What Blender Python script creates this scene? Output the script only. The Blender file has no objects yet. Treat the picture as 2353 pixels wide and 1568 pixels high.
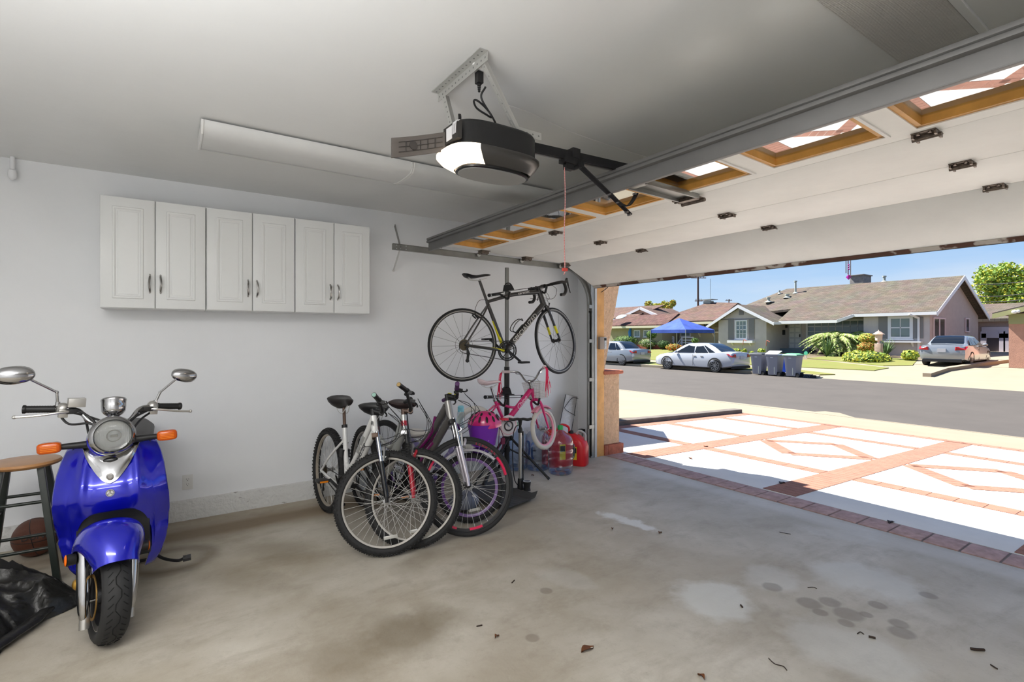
import bpy, bmesh, math, random
from mathutils import Matrix, Vector, noise
random.seed(7)
PI = math.pi
R = math.radians
scene = bpy.context.scene
COL = scene.collection

# ---------------------------------------------------------------- camera
CX, HY, FPX, TH, CH = 1176.5, 772.0, 1175.0, R(55.7), 1.43
cd = bpy.data.cameras.new('camera'); cam = bpy.data.objects.new('camera', cd); COL.objects.link(cam)
cam.location = (0, 0, CH); cam.rotation_euler = (R(90), 0, R(55.7) - R(90))
cam.rotation_euler = (R(90), 0, R(-(90 - 55.7)))
cd.sensor_width = 36; cd.lens = FPX / 2353 * 36; cd.shift_y = -(784 - HY) / 2353
cd.clip_start = .05; cd.clip_end = 400
scene.camera = cam
# ---------------------------------------------------------------- view
vs = scene.view_settings
vs.view_transform = 'Standard'; vs.look = 'None'; vs.gamma = 1; vs.exposure = 0.0; vs.use_curve_mapping = False
# ---------------------------------------------------------------- sky
w = bpy.data.worlds.new('sky'); scene.world = w; w.use_nodes = True
nt = w.node_tree; nt.nodes.clear()
def WN(t): return nt.nodes.new(t)
tc = WN('ShaderNodeTexCoord'); sx = WN('ShaderNodeSeparateXYZ'); nt.links.new(tc.outputs['Generated'], sx.inputs[0])
cr = WN('ShaderNodeValToRGB'); nt.links.new(sx.outputs['Z'], cr.inputs[0])
e = cr.color_ramp.elements
e[0].position = 0.0; e[0].color = (.62, .79, .98, 1)
e[1].position = 1.0; e[1].color = (.10, .25, .68, 1)
for p_, c_ in ((.06, (.58, .77, 1.0, 1)), (.16, (.34, .60, .98, 1)), (.4, (.19, .41, .88, 1))):
    k = e.new(p_); k.color = c_
nz = WN('ShaderNodeTexNoise'); nz.inputs['Scale'].default_value = 2.2; nz.inputs['Detail'].default_value = 5
mp = WN('ShaderNodeMapping'); mp.inputs['Scale'].default_value = (1, 1, 6)
nt.links.new(tc.outputs['Generated'], mp.inputs[0]); nt.links.new(mp.outputs[0], nz.inputs['Vector'])
cm = WN('ShaderNodeMapRange'); cm.inputs[1].default_value = .44; cm.inputs[2].default_value = .70; cm.inputs[3].default_value = 0; cm.inputs[4].default_value = .6
nt.links.new(nz.outputs['Fac'], cm.inputs[0])
mx = WN('ShaderNodeMix'); mx.data_type = 'RGBA'; mx.inputs[7].default_value = (.86, .92, 1, 1)
nt.links.new(cm.outputs[0], mx.inputs[0]); nt.links.new(cr.outputs[0], mx.inputs[6])
bg = WN('ShaderNodeBackground'); bg.inputs[1].default_value = 0.95
wo = WN('ShaderNodeOutputWorld'); nt.links.new(mx.outputs[2], bg.inputs[0]); nt.links.new(bg.outputs[0], wo.inputs[0])
# ---------------------------------------------------------------- sun and lamps
def lamp(name, kind, loc, energy, color=(1, 1, 1), direction=None, **kw):
    d = bpy.data.lights.new(name, kind); d.energy = energy; d.color = color
    for k_, v_ in kw.items(): setattr(d, k_, v_)
    o = bpy.data.objects.new(name, d); COL.objects.link(o); o.location = loc
    if direction is not None: o.rotation_euler = Vector(direction).to_track_quat('-Z', 'Y').to_euler()
    return o
SUN = Vector((.16, -.80, -1.05))
lamp('sun', 'SUN', (20, 20, 30), 18, (1, .975, .925), SUN, angle=R(.5))
LAMPS = True
# added fill lamps behind the camera that brighten the interior
lamp('added_down_fill', 'AREA', (-.9, 1.0, 2.50), 34, (1, .985, .96), (0, 0, -1), shape='RECTANGLE', size=2.4, size_y=.2)
lamp('added_up_fill', 'AREA', (-.9, .5, 1.5), 62, (.98, .985, 1), (.1, .25, 1), shape='RECTANGLE', size=1.4, size_y=1.4, spread=R(125))  # added fill aimed up at the ceiling; no work light stands here
lamp('added_down_fill', 'AREA', (-.9, -.45, 2.50), 26, (1, .985, .96), (0, 0, -1), shape='RECTANGLE', size=2.4, size_y=.2)


# ---------------------------------------------------------------- helpers
def lin(c):
    return tuple(((v / 255) / 12.92 if v / 255 <= .04045 else ((v / 255 + .055) / 1.055) ** 2.4) for v in c[:3]) + (1,)
MATS = {}; ALB = [1.0]
def mat(name, col=(200, 200, 200), rough=.5, metal=0, spec=.5, var=None, bump=None, coat=0, emit=0, ecol=None, trans=0, ior=1.45, alpha=1, sheen=0):
    if name in MATS: return MATS[name]
    m = bpy.data.materials.new(name); m.use_nodes = True; t = m.node_tree; b = t.nodes['Principled BSDF']
    col_ = lin(col); kk = ALB[0]; col_ = tuple(v * kk for v in col_[:3]) + (1,)
    b.inputs['Base Color'].default_value = col_; b.inputs['Roughness'].default_value = rough
    b.inputs['Metallic'].default_value = metal; b.inputs['Specular IOR Level'].default_value = spec
    b.inputs['Coat Weight'].default_value = coat; b.inputs['Coat Roughness'].default_value = .05
    b.inputs['Transmission Weight'].default_value = trans; b.inputs['IOR'].default_value = ior; b.inputs['Alpha'].default_value = alpha
    if emit:
        b.inputs['Emission Color'].default_value = lin(ecol or col); b.inputs['Emission Strength'].default_value = emit
    co = None
    if var or bump:
        co = t.nodes.new('ShaderNodeTexCoord')
    if var:   # (scale, darker/lighter amount[, second colour])
        n = t.nodes.new('ShaderNodeTexNoise'); n.inputs['Scale'].default_value = var[0]; n.inputs['Detail'].default_value = 6; n.inputs['Roughness'].default_value = .6
        t.links.new(co.outputs['Object'], n.inputs['Vector'])
        r = t.nodes.new('ShaderNodeValToRGB'); t.links.new(n.outputs['Fac'], r.inputs[0])
        c0 = col_; c1 = tuple(v * kk for v in lin(var[2])[:3]) + (1,) if len(var) > 2 else tuple(max(0, v * (1 - var[1])) for v in c0[:3]) + (1,)
        c2 = tuple(min(1, v * (1 + var[1] * .6)) for v in c0[:3]) + (1,)
        r.color_ramp.elements[0].position = .3; r.color_ramp.elements[0].color = c1
        r.color_ramp.elements[1].position = .7; r.color_ramp.elements[1].color = c2
        t.links.new(r.outputs[0], b.inputs['Base Color'])
    if bump:
        n = t.nodes.new('ShaderNodeTexNoise'); n.inputs['Scale'].default_value = bump[0]; n.inputs['Detail'].default_value = 5
        t.links.new(co.outputs['Object'], n.inputs['Vector'])
        bb = t.nodes.new('ShaderNodeBump'); bb.inputs['Strength'].default_value = bump[1]; bb.inputs['Distance'].default_value = bump[2] if len(bump) > 2 else .01
        t.links.new(n.outputs['Fac'], bb.inputs['Height']); t.links.new(bb.outputs[0], b.inputs['Normal'])
    MATS[name] = m
    return m
def glass(name, tint=(255, 255, 255), k0=.04, pw=4, rough=0.0, tr=1.0):
    """thin pane: see-through plus mirror by Fresnel"""
    if name in MATS: return MATS[name]
    m = bpy.data.materials.new(name); m.use_nodes = True; t = m.node_tree; t.nodes.clear()
    o = t.nodes.new('ShaderNodeOutputMaterial'); mxs = t.nodes.new('ShaderNodeMixShader'); lw = t.nodes.new('ShaderNodeLayerWeight'); lw.inputs[0].default_value = .5; pn_ = t.nodes.new('ShaderNodeMath'); pn_.operation = 'POWER'; pn_.inputs[1].default_value = pw; t.links.new(lw.outputs['Facing'], pn_.inputs[0]); f = t.nodes.new('ShaderNodeMapRange'); f.inputs[3].default_value = k0; f.inputs[4].default_value = 1; t.links.new(pn_.outputs[0], f.inputs[0])
    tp = t.nodes.new('ShaderNodeBsdfTransparent'); tp.inputs[0].default_value = tuple(v * tr for v in lin(tint)[:3]) + (1,)
    g = t.nodes.new('ShaderNodeBsdfGlossy'); g.inputs['Roughness'].default_value = rough
    t.links.new(f.outputs[0], mxs.inputs[0]); t.links.new(tp.outputs[0], mxs.inputs[1]); t.links.new(g.outputs[0], mxs.inputs[2]); t.links.new(mxs.outputs[0], o.inputs[0])
    MATS[name] = m
    return m

def ray(u, v):
    a = (u - CX) / FPX; b = (HY - v) / FPX; c, s = math.cos(TH), math.sin(TH)
    return Vector((c + a * s, s - a * c, b))
def on_x(u, v, X): d = ray(u, v); t = X / d.x; return Vector((X, t * d.y, CH + t * d.z))
def on_y(u, v, Y): d = ray(u, v); t = Y / d.y; return Vector((t * d.x, Y, CH + t * d.z))
def on_z(u, v, z=0.): d = ray(u, v); t = (z - CH) / d.z; return Vector((t * d.x, t * d.y, z))

def frame_of(d):
    d = Vector(d).normalized(); a = Vector((0, 0, 1)) if abs(d.z) < .9 else Vector((1, 0, 0))
    x = d.cross(a).normalized(); return x, d.cross(x).normalized(), d

class G:
    """collects shapes, builds ONE mesh object"""
    def __init__(s, M=None): s.v = []; s.f = []; s.m = []; s.M = M
    def add(s, vs, fs, mi=0):
        n = len(s.v); M = s.M
        s.v += [tuple(M @ Vector(p)) if M is not None else tuple(p) for p in vs]
        s.f += [tuple(i + n for i in f) for f in fs]; s.m += [mi] * len(fs); return s
    def box(s, x0, x1, y0, y1, z0, z1, mi=0, M=None):
        vs = [Vector((x, y, z)) for x in (x0, x1) for y in (y0, y1) for z in (z0, z1)]
        if M is not None: vs = [M @ p for p in vs]
        return s.add(vs, [(0, 1, 3, 2), (4, 6, 7, 5), (0, 4, 5, 1), (2, 3, 7, 6), (0, 2, 6, 4), (1, 5, 7, 3)], mi)
    def bar(s, p, q, a, b=None, mi=0, up=(0, 0, 1)):
        """rectangular bar from p to q, a wide, b thick"""
        p, q = Vector(p), Vector(q); b = b or a; d = (q - p).normalized(); u = Vector(up)
        if abs(d.dot(u)) > .98: u = Vector((1, 0, 0))
        x = d.cross(u).normalized() * a / 2; y = d.cross(x).normalized() * b / 2
        vs = [c + i * x + j * y for c in (p, q) for i, j in ((-1, -1), (1, -1), (1, 1), (-1, 1))]
        return s.add(vs, [(3, 2, 1, 0), (4, 5, 6, 7)] + [(i, (i + 1) % 4, 4 + (i + 1) % 4, 4 + i) for i in range(4)], mi)
    def tube(s, pts, r, n=8, closed=False, mi=0, flat=1.0):
        pts = [Vector(p) for p in pts]; k = len(pts); rs = r if isinstance(r, (list, tuple)) else [r] * k
        vs = []; T = []
        for i in range(k):
            a = pts[(i - 1) % k] if (closed or i) else pts[0]; b = pts[(i + 1) % k] if (closed or i < k - 1) else pts[-1]
            T.append((b - a).normalized())
        x, y, _ = frame_of(T[0])
        for i in range(k):
            x = (x - T[i] * x.dot(T[i])).normalized(); y = T[i].cross(x)
            for j in range(n):
                t = 2 * PI * j / n; vs.append(pts[i] + rs[i] * (math.cos(t) * x + math.sin(t) * flat * y))
        fs = []
        for i in range(k if closed else k - 1):
            for j in range(n):
                a = i * n + j; b = i * n + (j + 1) % n; c = ((i + 1) % k) * n + (j + 1) % n; d = ((i + 1) % k) * n + j
                fs.append((a, b, c, d))
        if not closed: fs += [tuple(range(n - 1, -1, -1)), tuple((k - 1) * n + j for j in range(n))]
        return s.add(vs, fs, mi)
    def lathe(s, prof, n=24, c=(0, 0, 0), axis=(0, 0, 1), mi=0, closed=False, sx=1, sy=1):
        x, y, d = frame_of(axis); c = Vector(c)
        if tuple(axis) == (0, 0, 1): x, y = Vector((1, 0, 0)), Vector((0, 1, 0))
        vs = [c + p[0] * (math.cos(2 * PI * j / n) * x * sx + math.sin(2 * PI * j / n) * y * sy) + p[1] * d for p in prof for j in range(n)]
        k = len(prof); fs = []
        for i in range(k if closed else k - 1):
            for j in range(n):
                i2 = (i + 1) % k; fs.append((i * n + j, i * n + (j + 1) % n, i2 * n + (j + 1) % n, i2 * n + j))
        if not closed:
            if prof[0][0] > 1e-6: fs.append(tuple(range(n - 1, -1, -1)))
            if prof[-1][0] > 1e-6: fs.append(tuple((k - 1) * n + j for j in range(n)))
        return s.add(vs, fs, mi)
    def cyl(s, p, q, r, n=12, mi=0):
        p, q = Vector(p), Vector(q); return s.lathe([(r, 0), (r, (q - p).length)], n, p, (q - p), mi)
    def ell(s, c, rx, ry, rz, nu=16, nv=10, mi=0, M=None):
        vs = []; c = Vector(c)
        for i in range(nv + 1):
            a = PI * i / nv
            for j in range(nu):
                b = 2 * PI * j / nu; p = Vector((rx * math.sin(a) * math.cos(b), ry * math.sin(a) * math.sin(b), rz * math.cos(a)))
                vs.append(c + (M @ p if M is not None else p))
        fs = [(i * nu + j, (i + 1) * nu + j, (i + 1) * nu + (j + 1) % nu, i * nu + (j + 1) % nu) for i in range(nv) for j in range(nu)]
        return s.add(vs, fs, mi)
    def loft(s, rings, mi=0, cap=True, closed=True):
        n = len(rings[0]); vs = [p for r_ in rings for p in r_]; fs = []
        for i in range(len(rings) - 1):
            for j in range(n if closed else n - 1):
                fs.append((i * n + j, i * n + (j + 1) % n, (i + 1) * n + (j + 1) % n, (i + 1) * n + j))
        if cap: fs += [tuple(range(n - 1, -1, -1)), tuple((len(rings) - 1) * n + j for j in range(n))]
        return s.add(vs, fs, mi)
    def prism(s, poly, off, mi=0):
        """planar polygon (3-D points) pushed along off"""
        off = Vector(off); poly = [Vector(p) for p in poly]; n = len(poly)
        return s.add(poly + [p + off for p in poly], [tuple(range(n - 1, -1, -1)), tuple(range(n, 2 * n))] + [(i, (i + 1) % n, n + (i + 1) % n, n + i) for i in range(n)], mi)
    def compact(s):
        u = sorted({i for f in s.f for i in f}); k = {a: b for b, a in enumerate(u)}; s.v = [s.v[i] for i in u]; s.f = [tuple(k[i] for i in f) for f in s.f]; return s
    def quad(s, a, b, c, d, mi=0): return s.add([a, b, c, d], [(0, 1, 2, 3)], mi)
    def build(s, name, mats, parent=None, world=False, bevel=0, smooth=38, normals=True):
        me = bpy.data.meshes.new(name); vs = s.v
        if world and parent is not None:
            W = parent.matrix_basis.copy(); p = parent.parent
            while p: W = p.matrix_basis @ W; p = p.parent
            Wi = W.inverted(); vs = [tuple(Wi @ Vector(p_)) for p_ in vs]
        me.from_pydata(vs, [], s.f)
        mats = mats if isinstance(mats, (list, tuple)) else [mats]
        for m_ in mats: me.materials.append(m_)
        if len(mats) > 1: me.polygons.foreach_set('material_index', s.m)
        if normals or bevel:
            bm = bmesh.new(); bm.from_mesh(me)
            bmesh.ops.remove_doubles(bm, verts=bm.verts, dist=1e-6)
            if normals: bmesh.ops.recalc_face_normals(bm, faces=bm.faces)
            if bevel:
                ed = [e_ for e_ in bm.edges if len(e_.link_faces) == 2 and e_.calc_face_angle(0) > .6]
                bmesh.ops.bevel(bm, geom=ed, offset=bevel, segments=2, affect='EDGES', profile=.6, clamp_overlap=True)
            bm.to_mesh(me); bm.free()
        if smooth:
            me.polygons.foreach_set('use_smooth', [True] * len(me.polygons)); me.set_sharp_from_angle(angle=R(smooth))
        me.update(); o = bpy.data.objects.new(name, me); COL.objects.link(o)
        if parent is not None: o.parent = parent
        return o
def tag(o, label, cat, group=None):
    o['label'] = label; o['category'] = cat
    if group: o['group'] = group
    return o
def struct(o): o['kind'] = 'structure'; return o
def thing(name, loc, label, cat, group=None, rz=0, M=None):
    o = bpy.data.objects.new(name, None); o.empty_display_size = .1; COL.objects.link(o)
    if M is not None: o.matrix_basis = M
    else: o.location = loc; o.rotation_euler = (0, 0, rz)
    return tag(o, label, cat, group)
def copy_tree(o, parent=None, loc=None, label=None, rz=None):
    c = o.copy(); COL.objects.link(c)
    if parent is not None: c.parent = parent
    for ch in [x for x in bpy.data.objects if x.parent == o]: copy_tree(ch, c)
    if loc is not None: c.location = loc
    if rz is not None: c.rotation_euler.z = rz
    if label: c['label'] = label
    return c
def text(name, body, size, M, m, parent=None, ext=.0008, shear=0, squeeze=1, align='CENTER', world=False):
    cu = bpy.data.curves.new(name, 'FONT'); cu.body = body; cu.size = size; cu.extrude = ext; cu.align_x = align; cu.align_y = 'CENTER'; cu.shear = shear
    o = bpy.data.objects.new(name, cu); COL.objects.link(o)
    bpy.context.view_layer.update()
    me = bpy.data.meshes.new_from_object(o.evaluated_get(bpy.context.evaluated_depsgraph_get()))
    bpy.data.objects.remove(o)
    me.transform(M @ Matrix.Diagonal((squeeze, 1, 1, 1)))
    if world and parent is not None:
        W = parent.matrix_basis.copy(); p = parent.parent
        while p: W = p.matrix_basis @ W; p = p.parent
        me.transform(W.inverted())
    me.materials.clear(); me.materials.append(m)
    ob = bpy.data.objects.new(name, me); COL.objects.link(ob)
    if parent is not None: ob.parent = parent
    return ob
def basis(o, x, y):
    """matrix with origin o, x and y axes (z = x cross y)"""
    x = Vector(x).normalized(); z = x.cross(Vector(y)).normalized(); y = z.cross(x)
    return Matrix(((x.x, y.x, z.x, o[0]), (x.y, y.y, z.y, o[1]), (x.z, y.z, z.z, o[2]), (0, 0, 0, 1)))
def arc(c, r, a0, a1, n, u=(1, 0, 0), v=(0, 0, 1)):
    c, u, v = Vector(c), Vector(u), Vector(v)
    return [c + r * (math.cos(a0 + (a1 - a0) * i / n) * u + math.sin(a0 + (a1 - a0) * i / n) * v) for i in range(n + 1)]
def bez(p, n=10):
    """smooth curve through points (Catmull-Rom)"""
    p = [Vector(q) for q in p]; q = [2 * p[0] - p[1]] + p + [2 * p[-1] - p[-2]]; out = []
    for i in range(1, len(q) - 2):
        for k in range(n):
            t = k / n; a, b, c, d = q[i - 1], q[i], q[i + 1], q[i + 2]
            out.append(.5 * ((2 * b) + (c - a) * t + (2 * a - 5 * b + 4 * c - d) * t * t + (3 * b - a - 3 * c + d) * t ** 3))
    return out + [p[-1]]
# ================================================================ SETTING
# ---- floor: procedural stained concrete
def floor_material():
    m = bpy.data.materials.new('garage_concrete'); m.use_nodes = True; t = m.node_tree; b = t.nodes['Principled BSDF']
    N = t.nodes.new; L = t.links.new
    co = N('ShaderNodeTexCoord'); obj = co.outputs['Object']
    def noise_(sc, det=6, ro=.6, stretch=None, dist=0):
        n = N('ShaderNodeTexNoise'); n.inputs['Scale'].default_value = sc; n.inputs['Detail'].default_value = det; n.inputs['Roughness'].default_value = ro; n.inputs['Distortion'].default_value = dist
        if stretch:
            mp_ = N('ShaderNodeMapping'); mp_.inputs['Scale'].default_value = stretch; mp_.inputs['Rotation'].default_value = (0, 0, R(0)); L(obj, mp_.inputs[0]); L(mp_.outputs[0], n.inputs['Vector'])
        else: L(obj, n.inputs['Vector'])
        return n.outputs['Fac']
    def ramp(f, a, b_): 
        r = N('ShaderNodeMapRange'); r.inputs[1].default_value = a; r.inputs[2].default_value = b_; L(f, r.inputs[0]); return r.outputs[0]
    def mixc(f, A, B):
        x = N('ShaderNodeMix'); x.data_type = 'RGBA'
        if isinstance(f, float): x.inputs[0].default_value = f
        else: L(f, x.inputs[0])
        for i, q in ((6, A), (7, B)):
            if isinstance(q, tuple): x.inputs[i].default_value = q
            else: L(q, x.inputs[i])
        return x.outputs[2]
    def mul(a, k):
        x = N('ShaderNodeMath'); x.operation = 'MULTIPLY'; L(a, x.inputs[0])
        if isinstance(k, (int, float)): x.inputs[1].default_value = k
        else: L(k, x.inputs[1])
        return x.outputs[0]
    edge = noise_(5, 4)
    def spot(cx, cy, rx, ry, rot=0, soft=.35, wob=.5):
        mp_ = N('ShaderNodeMapping'); mp_.vector_type = 'TEXTURE'; mp_.inputs['Location'].default_value = (cx, cy, 0); mp_.inputs['Rotation'].default_value = (0, 0, rot); mp_.inputs['Scale'].default_value = (rx, ry, 1000)
        L(obj, mp_.inputs[0]); ln = N('ShaderNodeVectorMath'); ln.operation = 'LENGTH'; L(mp_.outputs[0], ln.inputs[0])
        ad = N('ShaderNodeMath'); ad.operation = 'MULTIPLY_ADD'; L(edge, ad.inputs[0]); ad.inputs[1].default_value = wob; L(ln.outputs['Value'], ad.inputs[2])
        r = N('ShaderNodeMapRange'); r.inputs[1].default_value = 1 + wob * .5 + soft * .5; r.inputs[2].default_value = 1 + wob * .5 - soft * .5; L(ad.outputs[0], r.inputs[0]); return r.outputs[0]
    c = mixc(ramp(noise_(1.1, 8, .62), .36, .66), lin((164, 156, 141)), lin((192, 186, 174)))
    c = mixc(mul(ramp(noise_(.8, 6, .65, None, .3), .45, .68), .6), c, lin((150, 137, 116)))
    c = mixc(mul(ramp(noise_(1.5, 7, .7, (1, 2.2, 1), .3), .50, .74), .5), c, lin((128, 115, 95)))
    c = mixc(mul(ramp(noise_(4.5, 8, .75), .52, .75), .45), c, lin((132, 122, 108)))
    c = mixc(mul(ramp(noise_(60, 3, .6), .62, .78), .28), c, lin((112, 103, 92)))
    c = mixc(mul(ramp(noise_(2.0, 7, .7), .6, .8), .3), c, lin((206, 203, 196)))
    # dirty strip along the wall, oily rear left corner
    c = mixc(mul(spot(.9, 4.35, 1.5, .16, 0, 1.0), .6), c, lin((118, 98, 72)))
    c = mixc(mul(spot(.55, 4.5, 1.6, .3, 0, 1.2), .3), c, lin((142, 122, 94)))
    c = mixc(mul(spot(.45, 2.0, .75, .32, .9, 1.2, .9), .35), c, lin((120, 104, 84)))
    c = mixc(mul(spot(1.15, 1.75, .55, .22, .7, 1.2, .9), .35), c, lin((124, 108, 88)))
    c = mixc(mul(spot(.35, 4.35, .9, .10, .02, .6, .5), .5), c, lin((104, 86, 62)))
    pr = on_z(397, 1288); ring = N('ShaderNodeMath'); ring.operation = 'SUBTRACT'; L(spot(pr.x, pr.y, .24, .22, 0, .4, .3), ring.inputs[0]); L(spot(pr.x, pr.y + .01, .18, .15, 0, .5, .3), ring.inputs[1]); ring.use_clamp = True
    c = mixc(mul(ring.outputs[0], .7), c, lin((92, 78, 58)))
    # pale cleaned patches
    for u_, v_, a_, b_, k_ in ((1640, 1375, .20, .19, .62), (1770, 1330, .16, .16, .35), (1985, 1330, .22, .26, .42), (1950, 1490, .20, .26, .35), (1300, 1330, .10, .18, .2), (1950, 1235, .10, .3, .2)):
        q_ = on_z(u_, v_); c = mixc(mul(spot(q_.x, q_.y, a_, b_, .3, .45, 1.5), k_), c, lin((208, 209, 205)))
    for u_, v_, a_, b_, k_ in ((930, 1455, .16, .20, .55), (1000, 1420, .12, .16, .4), (560, 1330, .12, .3, .3), (960, 1290, .2, .08, .35), (640, 1265, .14, .3, .35), (780, 1520, .10, .2, .3)):
        q_ = on_z(u_, v_); c = mixc(mul(spot(q_.x, q_.y, a_, b_, .6, 1.0, 1.6), k_), c, lin((104, 90, 68)))
    c = mixc(mul(spot(2.95, 2.73, .07, .22, .1, .5, 3.4), .6), c, lin((225, 228, 228)))
    c = mixc(mul(spot(4.22, 1.6, .10, 3.2, 0, .9, .4), .35), c, lin((208, 206, 200)))
    # damp marks
    for px, py, rr in ((1775, 1350, 17), (1858, 1386, 20), (1906, 1384, 17), (1952, 1413, 24), (2134, 1369, 14), (1990, 1413, 11), (2066, 1434, 16), (2072, 1455, 22), (1885, 1408, 12), (1945, 1433, 14), (1255, 1358, 12), (1224, 1467, 14), (2016, 1391, 14)):
        p = on_z(px, py); k = rr / FPX * (CH * FPX / (py - HY)) ; c = mixc(mul(spot(p.x, p.y, k * 1.25, k * 1.25, 0, .3, .7), .5), c, lin((112, 101, 88)))
    L(c, b.inputs['Base Color']); b.inputs['Roughness'].default_value = .55; b.inputs['Specular IOR Level'].default_value = .35
    bb = N('ShaderNodeBump'); bb.inputs['Strength'].default_value = .25; bb.inputs['Distance'].default_value = .004
    L(noise_(45, 5), bb.inputs['Height']); L(bb.outputs[0], b.inputs['Normal'])
    return m
XB, YR, YL, ZC, XF = -2.3, -1.15, 4.72, 2.62, 4.20
fl = G(); fl.box(XB - .1, 4.35, YR - .1, YL + .15, -.15, 0); struct(fl.build('floor', floor_material(), smooth=0))

WALLP = mat('wall_paint', (233, 235, 238), .5, bump=(7, .10, .02), var=(1.3, .03))
CEILP = mat('ceiling_paint', (222, 223, 222), .22, spec=.5, bump=(3.0, .10, .03))
JAMBW = mat('old_white_jamb', (196, 198, 198), .5, var=(6, .12), bump=(30, .2))
STUC = mat('tan_stucco', (212, 176, 142), .9, var=(26, .16), bump=(24, 1.0, .03))
struct(G().box(XB - .1, XF, YL, YL + .15, 0, ZC).build('wall_left', WALLP, smooth=0))
struct(G().box(XB - .12, XB, YR, YL + .15, 0, ZC).build('wall_back', WALLP, smooth=0))
struct(G().box(XB - .1, XF, YR - .15, YR, 0, ZC).build('wall_right', WALLP, smooth=0))
struct(G().box(XB - .1, XF + .16, YR - .15, YL + .15, ZC, ZC + .12).build('ceiling', CEILP, smooth=0))
g = G(); g.box(XF, XF + .14, 4.54, YL + .15, 0, ZC); g.box(XF, XF + .14, YR - .15, -.46, 0, ZC); g.box(XF, XF + .14, -.46, 4.54, 2.13, ZC)
struct(g.build('wall_front', WALLP, smooth=0))
# rough painted footing along the left wall
g = G(); nx, nz = 150, 9; vs = []; fs = []
for i in range(nx + 1):
    for j in range(nz + 1):
        x = XB + (4.0 - XB) * i / nx; z = .165 * j / nz; q = noise.noise(Vector((x * 9, z * 9, 1))) * .006 + noise.noise(Vector((x * 40, z * 40, 5))) * .003
        y = 4.700 + (.012 * (j / nz) ** 3) - .010 * (1 - j / nz) + q + (0.02 if j == nz else 0); vs.append((x, y, z + (noise.noise(Vector((x * 6, 3, 3))) * .006 if j == nz else 0)))
for i in range(nx):
    for j in range(nz): a = i * (nz + 1) + j; fs.append((a, a + nz + 1, a + nz + 2, a + 1))
g.add(vs, fs)
def footing_mat():
    m = mat('painted_footing', (206, 206, 204), .7, bump=(35, .9, .02)); t = m.node_tree; b = t.nodes['Principled BSDF']
    co = t.nodes.new('ShaderNodeTexCoord'); mp_ = t.nodes.new('ShaderNodeMapping'); mp_.inputs['Scale'].default_value = (1, 1, 3); n = t.nodes.new('ShaderNodeTexNoise'); n.inputs['Scale'].default_value = 9; n.inputs['Detail'].default_value = 8
    t.links.new(co.outputs['Object'], mp_.inputs[0]); t.links.new(mp_.outputs[0], n.inputs['Vector']); r = t.nodes.new('ShaderNodeValToRGB'); t.links.new(n.outputs['Fac'], r.inputs[0])
    r.color_ramp.elements[0].position = .27; r.color_ramp.elements[0].color = lin((110, 102, 98)); r.color_ramp.elements[1].position = .33; r.color_ramp.elements[1].color = lin((206, 206, 204)); t.links.new(r.outputs[0], b.inputs['Base Color'])
    return m
struct(g.build('baseboard_left', footing_mat()))
# jambs: grey white strip, orange side board, stop
g = G(); g.box(XF - .012, XF + .02, 4.41, 4.545, 0, 2.13); g.box(XF + .0, XF + .02, 4.44, 4.5, 0, 2.13); struct(g.build('trim_1', JAMBW, bevel=.004))
ORG = mat('orange_wood', (221, 164, 96), .55, var=(5, .25), bump=(20, .2))
struct(G().box(XF + .02, XF + .14, 4.415, 4.54, 0.0, 2.13).build('trim_2', ORG, bevel=.004))
struct(G().box(XF - .012, XF + .14, -.46, -.41, 0, 2.13).build('trim_3', ORG, bevel=.004))
# outside stucco pier with its slanted bracket
g = G(); g.box(XF + .14, 4.62, 4.44, 4.86, .12, .965); g.prism([(XF + .14, 4.44, .97), (4.36, 4.44, .97), (4.76, 4.44, 2.6), (XF + .14, 4.44, 2.6)], (0, .42, 0))
struct(g.build('wall_pier', STUC, smooth=0, bevel=.006))
BRK = mat('red_brick', (178, 104, 80), .85, var=(14, .35), bump=(60, .5))
BRKD = mat('dusty_brick', (170, 142, 136), .9, var=(14, .3), bump=(70, .6))
pier_cap = thing('brick_cap', (4.5, 4.6, .965), 'rounded red brick cap on top of the low stucco pier', 'brick cap')
G().box(XF + .13, 4.66, 4.40, 4.90, .965, 1.01).build('brick', BRK, pier_cap, world=True, bevel=.018)
g = G()
for a, b_ in ((XF + .145, 4.40), (4.41, 4.655)): g.box(a, b_, 4.40, 4.45, 0, .118)
g.box(4.615, 4.665, 4.45, 4.84, 0, .118)
struct(g.build('trim_4', BRK, bevel=.005))
# roof over the garage: throws the eave shadow on the driveway
RW = mat('eave_white', (214, 208, 196), .7)
g = G(); g.box(XB - .4, 4.60, -1.6, 5.42, 2.76, 2.86); g.box(XB - .4, 4.80, -1.6, -1.45, 2.5, 2.76)
struct(g.build('roof_eave', RW, smooth=0))
g = G(); g.prism([(-2, 6.44, 2.4), (5.4, 6.44, 2.4), (6.0, 7.05, 2.4), (6.0, 9.5, 2.4), (-2, 9.5, 2.4)], (0, 0, -.12)); g.box(-2., 5.35, 7.0, 9.4, -.1, 2.3); g.box(-2., 4.3, 4.87, 7.0, -.1, 2.76)
struct(g.build('wall_house_wing', STUC, smooth=0))  # unseen wing, roof outline shaped to throw the notched driveway shadow
# garage_threshold bricks
g = G(); y = -1.3
while y < 4.5:
    g.box(4.36, 4.595, y + .006, y + .196, -.02, .004 + random.random() * .003); y += .2025
struct(g.build('trim_threshold_bricks', BRKD, bevel=.004))
struct(G().box(4.35, 4.62, -1.4, 5.0, -.14, -.004).build('trim_threshold_mortar', mat('mortar', (120, 112, 106), .9), smooth=0))

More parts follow.
